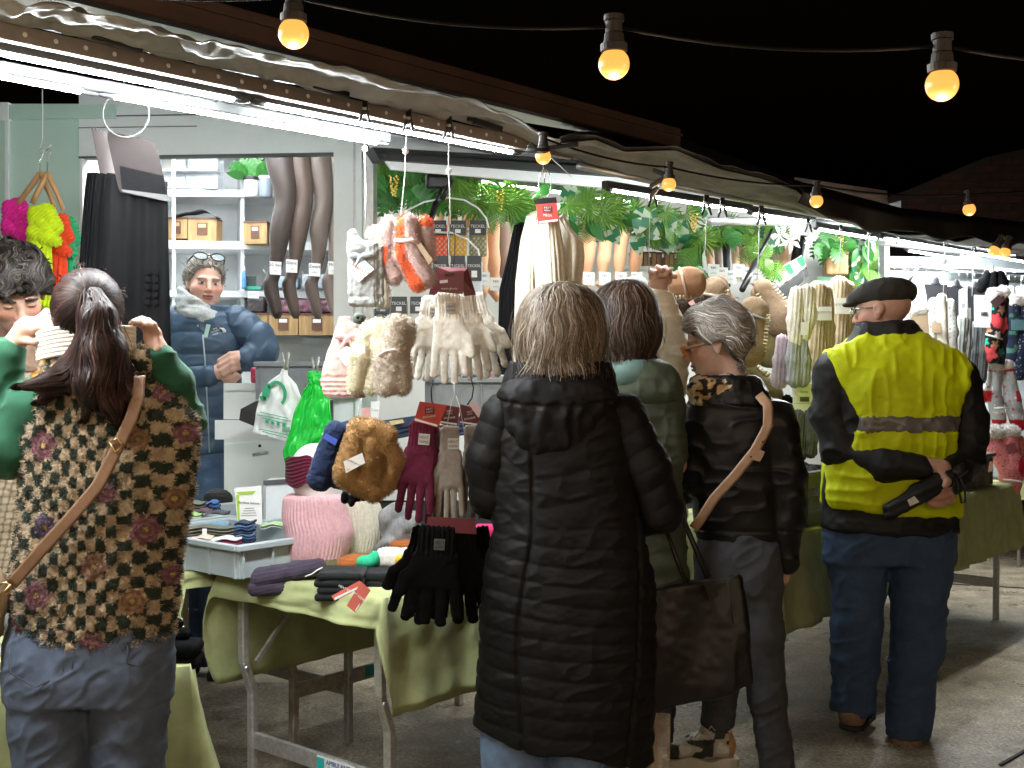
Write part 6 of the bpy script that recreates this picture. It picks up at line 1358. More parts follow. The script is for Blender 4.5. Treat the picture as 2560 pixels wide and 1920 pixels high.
for k, (pp, lab, a) in enumerate((([(830, 1488), (900, 1450), (912, 1466), (838, 1500)], 'upper red swing tag lying on the table edge', .45), ([(868, 1512), (904, 1452), (928, 1474), (890, 1530)], 'lower red swing tag hanging over the table edge', .4))):
    it = It('swing_tag', lab, 'tag', D(880, .06) - .03 * k, (880, 1528)); it.card('tag', [(x, y, 10) for x, y in pp], mat('coral card', (.62, .13, .10), .5)); c = np.mean(np.array(pp), 0); it.text('HEAT KEEPER', (c[0], c[1] - 4, 12), 8, WINK, a + .3 * k); it.card('white_strip', [(pp[3][0], pp[3][1] - 8, 11.5), (pp[2][0] - 6 if k == 0 else pp[2][0] - 26, pp[2][1] - 6 if k == 0 else pp[2][1] + 30, 11.5), (pp[2][0] - 8 if k == 0 else pp[2][0] - 28, pp[2][1] if k == 0 else pp[2][1] + 38, 11.5), (pp[3][0], pp[3][1] - 2, 11.5)], PAPER)
pile('pink_knitwear', 'bright pink folded knitwear beside the quilted coat', 'clothes', D(1220, .25), neon('hot pink', (.80, .04, .20)), lambda Q: np.minimum(rbox(Q, (1222, 1322, 0), (34, 10, 30), 8), rbox(Q, (1224, 1340, 0), (34, 9, 30), 8)), (1185, 1305, 1265, 1356, -34, 34))
# left table goods
foldstack('black knit beanies piled on the left table', 2.87, 395, 503, 1602, 1664, 2, K_BLACK, 50, 'black_beanies', 'beanies'); it = pile('black_beanie', 'black beanie lying on top of the left pile', 'beanie', 2.88, K_BLACK, lambda Q: smin(cone(Q, (420, 1600, 0), (460, 1585, 0), 16, 16), cone(Q, (400, 1580, 0), (445, 1560, -6), 14, 12), 4), (375, 1540, 485, 1622, -30, 30), lambda V: 1.6 * np.abs(np.sin(V[:, 1] * math.pi / 8)))
for k, (x, y, m, lab) in enumerate(((-20, 1500, mat('hot pink'), 'hot pink hat on the left table at the frame edge'), (-10, 1560, K_DGREY, 'dark grey hat below the hot pink one'), (0, 1640, K_GREY, 'light grey knit at the left frame edge'))): pile('knit_hat', lab, 'hat', 2.92, m if m.name != 'hot pink' else MATS['hot pink'], lambda Q: ell(Q, (x, y, 0), (46, 30, 30)), (x - 50, y - 34, x + 50, y + 34, -34, 34), rib(8, 0, 2))

# ---------------------------------------------------------------- right hand hanging goods
SLT = mat('slipper felt tan', (.27, .185, .115), .95, var=.2, ns=90, bump=.4, bs=500); SLD = mat('slipper felt brown', (.19, .11, .065), .95, var=.15, ns=90, bump=.3, bs=500); SLO = mat('slipper felt olive', (.18, .15, .06), .95, var=.2, ns=80, bump=.4, bs=500); STI = mat('blanket stitch', (.66, .56, .38), .9)
def slipper(lab, d, x0, y0, x1, y1, w0, w1, m, ribbon=None, fat=18, stitch=True, pads=1):
    """sole seen flat from (x0,y0) heel to (x1,y1) toe"""
    it = It('slipper', lab, 'slipper', d, ((x0 + x1) / 2, max(y0, y1) + w1), 'felt slippers with blanket stitch'); A = np.array((x0, y0, 0.)); B = np.array((x1, y1, 0.)); dr_ = unit(B - A); nr = np.array((-dr_[1], dr_[0], 0))
    zs = np.array((1, 1, min(w0, w1) / fat))
    M_ = (A + B) / 2; f = lambda Q: smax(smin(smin(cone(Q * zs, A, A + dr_ * 4, w0 * .92, w0 * .9), cone(Q * zs, A, B, w0 * .74, w1 * .8), w0 * .3), cone(Q * zs, B - dr_ * w1 * .25, B, w1, w1 * .96), w1 * .35), -ell(Q * zs, M_ + nr * w0 * 1.75 + np.array((0, 0, 0)), (w0, w0, w0 * 2)), 8) * .75
    it.blob('sole', f, (min(x0 - w0, x1 - w1) - 4, min(y0 - w0, y1 - w1) - 4, max(x0 + w0, x1 + w1) + 4, max(y0 + w0, y1 + w1) + 4, -fat * 1.2, fat * 1.2), m, 3, disp=lambda V: 1.2 * noise(V, .08))
    for p in range(pads): 
        o = nr * (w0 * .55) * (p + 1) * .7 - np.array((0, 0, fat * 1.3 * (p + 1)))
        it.blob('upper', lambda Q: cone((Q - o) * zs, A + dr_ * w0 * .3, B, w0 * .85, w1 * .92) * .75, (min(x0 - w0, x1 - w1) - 40, min(y0 - w0, y1 - w1) - 40, max(x0 + w0, x1 + w1) + 40, max(y0 + w0, y1 + w1) + 40, -fat * 5, fat), SLO if p else m, 4, disp=lambda V: 1.5 * noise(V, .07))
    if stitch:
        b = MB(); L = np.linalg.norm(B - A); n = int(L / 9)
        for k in range(n):
            for sg in ((1,) if stitch == 1 else (1, -1)):
                c = A + dr_ * (k + .5) * 9 + nr * sg * (w0 + (w1 - w0) * k / n) * .93; b.tube(it.W([c + np.array((0, 0, fat * .55)) - nr * sg * 8, c + np.array((0, 0, fat * .3)) + nr * sg * 2]), 2.0 * it.k, 5)
        tag(b.build('stitching', STI, it.t, True), kind='stuff')
    if ribbon is not None:
        c = A + (B - A) * ribbon[0]; ww = (w0 + w1) / 2 * 1.04; nn = unit(nr + dr_ * ribbon[1])
        it.tube('ribbon', [c - nn * ww, c - nn * ww * .5 + np.array((0, 0, fat * 1.05)), c + np.array((0, 0, fat * 1.12)), c + nn * ww * .5 + np.array((0, 0, fat * 1.05)), c + nn * ww], 4.0, ribbon[2], n=8)
    return it
RIBT = mat('tan ribbon', (.50, .36, .26), .5); RIBG = mat('grey ribbon', (.25, .25, .25), .5)
slipper('brown felt slipper held up in the raised hand', D(1700, .02), 1655, 715, 1728, 706, 38, 40, mat('slipper brown sole', (.34, .18, .095), .9, var=.12, ns=60), (.72, .12, RIBT), 15, 1, 0)
slipper('tan felt slipper pair left of the grey haired woman, with ribbon', D(1790, .05), 1786, 725, 1792, 790, 36, 34, SLT, (.25, -.3, RIBT), 16, 2, 1); slipper('dark brown slipper leaning behind the tan pair', D(1800, .12), 1800, 710, 1824, 770, 22, 24, SLD, None, 12, 1, 0)
slipper('large tan felt slipper behind the grey hair with grey ribbon', D(1880, .02), 1884, 780, 1874, 880, 42, 40, SLT, (.1, -.25, RIBG), 16, 2, 1)
slipper('tan felt slipper at the top of the olive fan', D(1930, .08), 1908, 720, 1962, 800, 26, 40, SLT, (.75, .2, RIBT), 20, 2, 1); slipper('olive felt slipper low in the fan', D(1940, .1), 1935, 800, 1938, 885, 36, 38, SLO, (.2, 0, RIBT), 18, 2, 1)
slipper('olive felt slipper behind the leather jacket shoulder', D(1900, .1), 1850, 905, 1925, 985, 30, 34, SLO, None, 18, 2, 1); slipper('lowest olive slipper beside the hanging label card', D(1940, .14), 1910, 950, 1958, 1040, 26, 28, SLO, None, 16, 1, 0)
slipper('pale green quilted slipper left of the raised wrist', D(1600, .1), 1592, 716, 1612, 775, 30, 30, mat('slipper pale green', (.38, .44, .39), .9, var=.15, ns=60), None, 20, 0, 1); slipper('speckled brown slipper behind the pale green one', D(1580, .16), 1576, 712, 1584, 770, 22, 22, mat('slipper speckle', (.32, .23, .18), .9, var=.6, ns=120), None, 16, 0, 0)
furthing('fur_slippers', 'dark brown fur slippers with pink label behind the raised arm', 'slippers', D(1720, .14), [((1700, 760, 0), (1750, 755, 0), 22, 24), ((1690, 780, 0), (1740, 790, 0), 18, 20)], (.07, .045, .035), (1665, 725, 1785, 815), 2500, 7, 1.2).card('label', [(1716, 758, 30), (1728, 750, 30), (1734, 762, 30), (1722, 766, 30)], mat('pink label', (.7, .4, .35), .5))
def socks(lab, d, parts, cat='socks', extra=None, fur=None, h=2.3, ribp=9, name='hanging_socks', zt=26):
    """parts: (points with radius, material or colour function)"""
    xs = [p[0] for pt, _ in parts for p in pt]; ys = [p[1] for pt, _ in parts for p in pt]
    it = It(name, lab, cat, d, (np.mean(xs), max(ys)))
    for pt, m in parts:
        r = max(p[2] for p in pt); bx = (min(p[0] for p in pt) - r - 3, min(p[1] for p in pt) - r - 3, max(p[0] for p in pt) + r + 3, max(p[1] for p in pt) + r + 3, -r - 3, r + 3 )
        zo = pt[0][3] if len(pt[0]) > 3 else 0
        f = lambda Q: chain(Q * np.array((1, 1, 1.25)), [(np.array((p[0], p[1], zo * 1.25)), p[2]) for p in pt], 6) * .8
        bx = (bx[0], bx[1], bx[2], bx[3], zo - r - 3, zo + r + 3)
        cf = m if callable(m) else None
        it.blob('sock', f, bx, VCK if cf else m, h, colf=cf, disp=lambda V: (2.6 * np.abs(np.sin((V[:, 0] + .08 * V[:, 1]) * math.pi / ribp)) if ribp else 0) + 1.6 * noise(V, .06))
    return it
def band(it, x0, y0, x1, y1, z, m=PAPER, txt=None, ink=INKG):
    it.card('paper_band', [(x0, y0, z), (x1, y0, z), (x1, y1, z), (x0, y1, z)], m, 1.2)
    if txt: it.text(txt, ((x0 + x1) / 2, (y0 + y1) / 2 - 3, z + 1.4), (y1 - y0) * .22, ink)
dx = D(2000, -.12)
it = socks('white and grey ribbed bed socks under a white band', dx, [([(1992, 735, 18), (1988, 800, 20), (1990, 850, 18)], K_WHITE), ([(2018, 730, 18), (2022, 790, 19), (2010, 840, 15)], K_WHITE), ([(1986, 850, 14), (1984, 900, 18), (1988, 948, 20)], K_GREY), ([(2006, 850, 12), (2010, 900, 16), (2006, 950, 18)], K_GREY)]); band(it, 1996, 806, 2014, 838, 26)
socks('lavender ribbed sock beside the olive slippers', dx + .08, [([(1955, 850, 14), (1952, 900, 18), (1950, 950, 22)], K_LAV)])
it = socks('beige cable knit socks with white label band, left pair', D(2050, -.1), [([(2044, 725, 22), (2036, 800, 24), (2040, 870, 26), (2052, 930, 20)], K_BEIGE), ([(2066, 730, 18, -12), (2066, 820, 22, -12), (2068, 920, 20, -12)], K_BEIGE)]); band(it, 2028, 768, 2072, 802, 28, PAPER, 'HOMESOCKS')
it = socks('beige cable knit socks with white label band, right pair', D(2095, -.06), [([(2098, 715, 24), (2096, 790, 24), (2092, 850, 28), (2094, 900, 26)], K_BEIGE), ([(2122, 720, 18, -14), (2118, 800, 20, -14), (2110, 880, 20, -14)], K_BEIGE)]); band(it, 2080, 746, 2126, 786, 28, PAPER, 'HOMESOCKS')
it = It('label_card', 'white barcode card hanging under the grey bed socks', 'card', dx + .05, (2008, 1045)); it.card('card', [(1980, 962), (2036, 960), (2036, 1040), (1984, 1044)], PAPER)
for k in range(9): it.card('barcode', [(2000 + 2.6 * k, 992, 1.5), (2001.6 + 2.6 * k, 992, 1.5), (2001.6 + 2.6 * k, 1004, 1.5), (2000 + 2.6 * k, 1004, 1.5)], INK, .8)
it.text('43/46', (2010, 980, 1.5), 9, INKG); it.card('fold_line', [(1984, 1008, 1.5), (2034, 1007, 1.5), (2034, 1008, 1.5), (1984, 1009, 1.5)], INKG, .6)
socks('black ribbed socks under the barcode card', dx + .05, [([(1996, 1040, 16), (1996, 1100, 18), (1998, 1140, 16)], K_DGREY), ([(2022, 1040, 15), (2024, 1100, 17), (2026, 1130, 15)], K_DGREY), ([(1970, 1000, 12, -10), (1968, 1010, 12, -10)], K_BLACK)], ribp=7)
dq = D(2290, -.12)
it = It('sock_box', 'kraft sleeve with white fluffy socks right of the cap', 'socks', dq, (2296, 900)); it.card('sleeve', [(2278, 792), (2318, 786), (2322, 900), (2284, 900)], KRAFT, 20); it.blob('fluff', lambda Q: smin(ell(Q, (2286, 778, 0), (14, 16, 12)), ell(Q, (2304, 776, 0), (14, 16, 12)), 6), (2268, 756, 2322, 798, -16, 16), VCK, 2.6, colf=lambda V: np.tile((.72, .68, .62), (len(V), 1)), fur=(900, 6, 1.2)); it.text('cosy', (2300, 820, 11.5), 9, INKG, -.1)
def snowcol(V): 
    c = np.tile((.62, .62, .60), (len(V), 1)); s_ = (np.abs(np.sin(V[:, 0] * .33)) < .45) & (np.abs(np.sin(V[:, 1] * .30 + V[:, 0] * .1)) < .5) & (V[:, 1] > 760) & (V[:, 1] < 850); c[s_] = (.08, .08, .09); return c
it = socks('pale grey slipper socks with dark pattern right of the cap', D(2355, -.12), [([(2334, 756, 13), (2330, 820, 16), (2336, 890, 14)], snowcol), ([(2352, 745, 12, 6), (2352, 830, 14, 6), (2356, 890, 13, 6)], K_WHITE), ([(2374, 760, 14), (2378, 830, 17), (2380, 880, 14)], snowcol)], ribp=0); band(it, 2322, 806, 2345, 832, 20, KRAFT)
it = socks('mid grey socks hanging under a long white card', D(2405, -.12), [([(2406, 800, 13), (2398, 850, 15), (2392, 900, 15)], K_GREY), ([(2420, 800, 11, -6), (2416, 860, 13, -6), (2410, 910, 14, -6)], K_GREY)]); it.card('card', [(2395, 726, 6), (2416, 715, 6), (2414, 794, 10), (2394, 798, 10)], PAPER); it.card('card', [(2414, 770, 8), (2425, 770, 4), (2425, 796, 4), (2414, 796, 8)], PAPER)
it.text('wol', (2404, 745, 9), 10, INKG, 1.5); it.card('text_line', [(2400, 760, 9), (2410, 758, 9), (2410, 774, 9), (2400, 776, 9)], INKG, .6)
it = socks('dark grey ribbed socks under a wide barcode card', D(2440, -.1), [([(2432, 820, 14), (2428, 880, 17), (2426, 940, 18)], K_DGREY), ([(2456, 820, 13), (2454, 880, 15), (2450, 945, 16)], K_DGREY)], ribp=7); it.card('card', [(2429, 738, 16), (2472, 740, 16), (2470, 820, 20), (2428, 818, 20)], PAPER)
for k in range(7): it.card('barcode', [(2444 + 2.4 * k, 780, 21), (2445.4 + 2.4 * k, 780, 21), (2445.4 + 2.4 * k, 790, 21), (2444 + 2.4 * k, 790, 21)], INK, .8)
it.text('SOCKS', (2452, 748, 19), 8, INK); it.text('wool blend', (2452, 760, 19), 6, INKG)
socks('black gloves bunch clipped beneath the paired bulbs', D(2480, -.14), [([(2468, 688, 10), (2458, 706, 13), (2452, 722, 11)], K_BLACK), ([(2484, 686, 9, 4), (2480, 712, 11, 4), (2476, 732, 10, 4)], K_BLACK), ([(2500, 688, 12), (2506, 708, 14), (2504, 722, 13)], K_BLACK)], 'gloves', ribp=0, name='black_gloves').tube('clip', [(2478, 664, 4), (2482, 684, 6)], 4, GALV)
SPX = [(2494, 745, (.62, .1, .12), 13), (2470, 770, (.04, .42, .26), 9), (2500, 775, (.55, .30, .18), 10), (2480, 800, (.70, .06, .07), 16), (2504, 812, (.70, .06, .07), 18), (2462, 824, (.55, .30, .18), 10), (2488, 838, (.72, .55, .5), 9), (2456, 856, (.04, .42, .26), 10), (2482, 862, (.6, .32, .2), 10), (2468, 885, (.72, .08, .09), 18), (2500, 880, (.04, .2, .14), 10)]
def xmas(V):
    c = np.tile((.015, .015, .018), (len(V), 1))
    for x, y, k, r in SPX: c[np.hypot(V[:, 0] - x, V[:, 1] - y) < r * (1 + .25 * np.sin(5 * np.arctan2(V[:, 1] - y, V[:, 0] - x)))] = k
    return c
FLF = (.74, .70, .68)
def fluffcuff(it, prims, box, n=1200): it.blob('fluffy_cuff', lambda Q: smin(ell(Q, *prims[0]), ell(Q, *prims[1]), 6), box, VCK, 2.8, colf=lambda V: np.tile(FLF, (len(V), 1)), disp=lambda V: 2 * noise(V, .2), fur=(n, 5, 1.3))
it = socks('black Christmas socks with gingerbread pattern and red heels', D(2485, -.18), [([(2496, 752, 18), (2484, 810, 22), (2476, 870, 20), (2480, 890, 20)], xmas), ([(2512, 750, 14, -10), (2506, 820, 18, -10), (2500, 900, 18, -10)], xmas)], ribp=0, h=2.2); fluffcuff(it, (((2484, 736, 4), (17, 14, 14)), ((2508, 730, 0), (16, 14, 14))), (2462, 712, 2528, 756, -18, 22)); it.card('tag', [(2466, 756, 22), (2488, 738, 22), (2500, 754, 22), (2480, 772, 22)], mat('dark tag', (.06, .03, .035), .5)); it.tube('white_strap', [(2456, 836, 20), (2474, 842, 24), (2498, 848, 20)], 2.4, PAPER)
it = socks('navy Christmas socks with white cuff at the right edge', D(2530, -.15), [([(2536, 770, 20), (2532, 830, 22), (2528, 890, 20)], lambda V: np.where((noise(V, .09) > .35)[:, None], (.05, .16, .12), (.012, .018, .04))), ([(2560, 770, 20), (2556, 850, 24), (2548, 930, 22)], lambda V: np.where((noise(V, .35) > .55)[:, None], (.3, .32, .4), (.012, .018, .045)))], ribp=0); fluffcuff(it, (((2536, 756, 2), (18, 18, 14)), ((2560, 756, 0), (20, 16, 14))), (2512, 734, 2588, 782, -18, 20)); band(it, 2518, 800, 2556, 826, 26, mat('teal band', (.10, .22, .25), .4))
def grx(V):
    c = np.tile((.44, .46, .48), (len(V), 1)); c[noise(V, .12) > .52] = (.55, .08, .10); c[noise(V + 50, .16) > .6] = (.75, .74, .72)
    c[(V[:, 1] > 1048) | (V[:, 1] < 928)] = (.42, .01, .02); c[(np.abs(V[:, 1] - 990) < 14) & ((V[:, 0] < 2474) | (V[:, 0] > 2534))] = (.48, .01, .02); return c
it = socks('grey Christmas socks with red toes and white fluffy cuff', D(2505, -.2), [([(2488, 930, 18), (2482, 980, 20), (2496, 1040, 18), (2498, 1056, 17)], grx), ([(2520, 930, 16), (2530, 1000, 22), (2546, 1060, 20)], grx), ([(2470, 980, 14, -10), (2468, 995, 14, -10)], grx)], ribp=0, h=2.4); fluffcuff(it, (((2490, 914, 4), (20, 14, 15)), ((2518, 914, 0), (16, 13, 14))), (2466, 896, 2540, 932, -18, 22)); it.tube('white_strap', [(2478, 1020, 16), (2496, 1018, 24), (2514, 1022, 18)], 2, PAPER)
def pnk(V):
    c = np.tile((.72, .22, .24), (len(V), 1)); q = np.abs(np.sin(V[:, 0] * .16 + 1.2 * np.sin(V[:, 1] * .11)) * np.sin(V[:, 1] * .13 + 1.1 * np.sin(V[:, 0] * .12))); c[(q > .42) & (q < .52)] = (.22, .03, .05); c[np.hypot(V[:, 0] - 2556, (V[:, 1] - 1165) * .8) < 22] = (.42, .01, .03); return c
it = socks('pink bow patterned socks with white fluffy cuff, lowest right', D(2505, -.24), [([(2478, 1100, 20), (2492, 1120, 26), (2520, 1160, 30)], pnk), ([(2520, 1100, 26), (2530, 1170, 34), (2526, 1215, 26), (2526, 1235, 16)], pnk), ([(2550, 1110, 22, -8), (2556, 1180, 24, -8)], pnk)], ribp=0, h=2.6); fluffcuff(it, (((2482, 1080, 6), (28, 18, 20)), ((2520, 1080, 2), (30, 18, 20))), (2450, 1058, 2556, 1102, -24, 28), 2000); it.tube('white_strap', [(2496, 1196, 26), (2520, 1198, 36), (2556, 1204, 28)], 2, PAPER); it.card('tag', [(2500, 1110, 34), (2524, 1102, 34), (2530, 1128, 34), (2506, 1134, 34)], mat('dark pink tag', (.30, .08, .09), .5))
for k, (x, y) in enumerate(((2340, 694), (2392, 700), (2440, 704))):
    it = It('scarf_bust', ['black neck bust left of the grey patterned socks', 'black neck bust behind the grey patterned socks', 'black neck bust behind the white cards'][k], 'bust', 7.2, (x, y + 120), 'black neck busts in the far trailer'); it.card('front_board', [(x - 27, y + 17), (x + 27, y + 18), (x + 14, y + 120), (x - 10, y + 120)], mat('bust black', (.015, .015, .02), .7), 12); it.blob('neck', lambda Q: smin(ell(Q, (x, y + 8, 0), (8, 11, 7)), ell(Q, (x, y + 16, 0), (13, 6, 8)), 4), (x - 16, y - 6, x + 16, y + 26, -10, 10), MATS['bust black'], 2.5)
for k in range(3):
    it = It('seat_back', ['first grey chair back at the far right', 'second grey chair back at the far right', 'third brown chair back at the far right'][k], 'chair', 7.6, (2520 + 30 * k, 790)); it.blob('backrest', lambda Q: rbox(Q, (2520 + 34 * k, 745, 0), (15, 30, 6), 6), (2500 + 34 * k, 710, 2540 + 34 * k, 780, -8, 8), mat('chair %d' % k, ((.18, .18, .2), (.2, .2, .22), (.12, .06, .05))[k], .6), 3); it.tube('stem', [(2520 + 34 * k, 715, 0), (2520 + 34 * k, 690, 0)], 2.5, CHROME)
# crates and goods on the right table
crate('dark perforated crate left of the man in yellow', 0, .55, 0, .38, 0, .22, CRD, 4, True, org=S(1.86, -.27, .755)); crate('dark crate with sock packs right of the man in yellow', 0, .52, 0, .38, 0, .17, CRD, 5, False, org=S(3.14, -.27, .755)); crate('dark crate at the far end of the right table', 0, .5, 0, .38, 0, .17, CRD, 5, False, org=S(3.72, -.27, .755))
for k, (a, c, lab) in enumerate(((2.0, (.62, .6, .55), 'white socks filling the perforated crate'), (2.25, (.012, .012, .014), 'black socks filling the perforated crate'), (3.3, (.5, .5, .48), 'pale socks in the right crate'), (3.9, (.45, .45, .46), 'grey socks in the far crate'))):
    c3 = S(a, -.08, .75 + (.19 if k < 2 else .14)); o = sdf('loose_socks', lambda Pt: smin(smin(ell(Pt, c3, (.11, .13, .045)), ell(Pt, c3 + U * .1, (.08, .1, .05)), .03), ell(Pt, c3 - U * .08 + Vv * .05, (.08, .1, .05)), .03), c3 - .25, c3 + .25, .009, knit('loose %d' % k, c), None, disp=lambda V: .02 * noise(V, 18) + .006 * noise(V, 50)); tag(o, lab, 'socks')
for k, (x, y, lab) in enumerate(((2415, 1185, 'orange printed pack seen through the right crate wall'), (2478, 1165, 'orange printed pack in the far crate wall'))): it = It('window_card', lab, 'card', D(x, -.31), (x, y + 20)); it.card('card', [(x - 8, y + 16), (x + 6, y + 12), (x + 2, y - 12), (x - 4, y - 10)], mat('peach print', (.6, .32, .25), .6))
# far table glimpsed at the right edge
it = pbox('far_table', 'distant table with lime cloth at the right frame edge', 'table', 8.2, 2536, 1180, 2760, 1250, 160, CLOTH); it.tube('leg', [(2548, 1250, 0), (2546, 1420, 0)], 4, GALV); it.card('crossbar', [(2530, 1322, 2), (2640, 1318, 2), (2640, 1344, 2), (2530, 1348, 2)], GALV, 4); it.text('ABULANTE', (2560, 1328, 5), 13, mat('blue ink'), 0)

# ================================================================ PEOPLE
SKINM = mat('skin', vcol=True, rough=.5, var=.06, ns=60, bump=.1, bs=500, subs=.06, spec=.4)
HAIRM = mat('hair', vcol=True, rough=.5, var=.15, ns=200, spec=.22)
class Head:
    """head frame in photo pixels: yaw 0 looks away from the camera, 90 degrees looks to the left of the picture, 180 at the camera"""
    def __init__(s, cx, cy, cz, H, yaw, pitch=0, roll=0, fat=0.0):
        s.c = np.array((cx, cy, cz), float); s.H = H; y = math.radians(yaw); p = math.radians(pitch); r_ = math.radians(roll); s.fat = fat
        f = np.array((-math.sin(y), 0, -math.cos(y))); r = np.array((math.cos(y), 0, -math.sin(y))); u = np.array((0, -1.0, 0))
        f2 = f * math.cos(p) - u * math.sin(p); u2 = u * math.cos(p) + f * math.sin(p)
        s.r = r * math.cos(r_) + u2 * math.sin(r_); s.u = u2 * math.cos(r_) - r * math.sin(r_); s.f = f2
        s.M = np.stack((s.r, s.f, s.u), 1)
    def L(s, Q): return (Q - s.c) @ s.M / s.H
    def G(s, x, y, z): return s.c + s.H * (s.r * x + s.f * y + s.u * z)
    def skull(s, Q):
        q = s.L(Q); return smin(ell(q, (0, -.06, .12), (.315, .40, .375)), ell(q, (0, .10, -.12), (.26, .27, .33)), .1) * s.H
    def sdf(s, Q):
        q = s.L(Q); q = np.stack((np.abs(q[:, 0]), q[:, 1], q[:, 2]), 1); k = s.fat
        r = smin(ell(q, (0, -.06, .12), (.31, .395, .37)), ell(q, (0, .10, -.14), (.245 + k, .27, .34)), .09)
        r = smin(r, ell(q, (0, .14, -.34), (.20 + k, .20, .14)), .08)
        r = smin(r, ell(q, (.04, .285, -.425), (.075, .075, .065)), .06)
        r = smin(r, ell(q, (.155, .235, -.11), (.09 + k, .09, .09)), .08)
        r = smin(r, ell(q, (.10, .325, .075), (.11, .05, .04)), .05)
        r = smax(r, -ell(q, (.13, .40, .0), (.075, .065, .042)), .04)
        r = smin(r, ell(q, (.128, .315, .0), (.066, .05, .04)), .015)
        r = smin(r, cone(q, (0, .345, .05), (0, .445, -.125), .032, .048), .045)
        r = smin(r, ell(q, (.045, .40, -.145), (.032, .045, .028)), .02)
        r = smin(r, ell(q, (0, .36, -.235), (.095, .045, .022)), .02); r = smin(r, ell(q, (0, .352, -.285), (.08, .045, .026)), .02)
        r = smax(r, -ell(q, (0, .42, -.26), (.11, .06, .006)), .012)
        ear = smin(ell(q, (.325, -.03, .015), (.035, .09, .095)), ell(q, (.31, .0, -.085), (.03, .055, .075)), .03)
        ear = smax(ear, -ell(q, (.366, .005, .0), (.03, .05, .065)), .015)
        r = smin(r, ear, .02)
        r = smin(r, cone(q, (0, -.08, -.28), (0, -.15, -.75), .20, .21), .08)
        return r * s.H
    def col(s, V, tone, lips=(.36, .13, .11), brow=(.12, .09, .07), beard=0.0, closed=False, eye=True):
        q = s.L(V); ax = np.abs(q[:, 0]); c = np.tile(tone, (len(V), 1)).astype(float)
        near = (np.abs(q) < .8).all(1) & (q[:, 1] > .1)
        blush = np.exp(-((ax - .17) / .09) ** 2 - ((q[:, 2] + .12) / .09) ** 2) + np.exp(-(ax / .05) ** 2 - ((q[:, 2] + .12) / .05) ** 2); c *= 1 + near[:, None] * blush[:, None] * np.array((.12, -.16, -.18))
        if beard:
            b = near * np.clip((-.17 - q[:, 2]) * 12, 0, 1) * (1 - np.exp(-(ax / .1) ** 2 - ((q[:, 2] + .26) / .04) ** 2)); c = c * (1 - beard * b[:, None]) + beard * b[:, None] * np.array((.16, .12, .10))
        m = near & (q[:, 1] > .25) & (ax < .10) & (np.abs(q[:, 2] + .262) < .042 - .2 * ax ** 1.5); c[m] = lips
        m = near & (ax > .05) & (ax < .215) & (np.abs(q[:, 2] - .085 + (ax - .12) ** 2 * 2) < .02); c[m] = brow
        if eye:
            e = near & (np.abs(ax - .13) < .058)
            if closed: c[e & (np.abs(q[:, 2] + .012) < .010)] = np.array(brow) * .7
            else:
                m = e & (np.abs(q[:, 2]) < .024 * np.sqrt(np.clip(1 - ((ax - .13) / .058) ** 2, 0, 1)) + .002); c[m] = (.55, .5, .46)
                c[m & (np.abs(ax - .125) < .024)] = (.05, .05, .05); c[e & (np.abs(q[:, 2] - .027) < .008)] = np.array(brow) * .8
        return c
def hairline(q, prof): return np.interp(q[:, 1], *zip(*prof)) - q[:, 2]
SHORT = [(-.5, -.30), (-.25, -.24), (-.1, -.08), (.02, .0), (.10, .02), (.16, .14), (.24, .27), (.36, .36)]
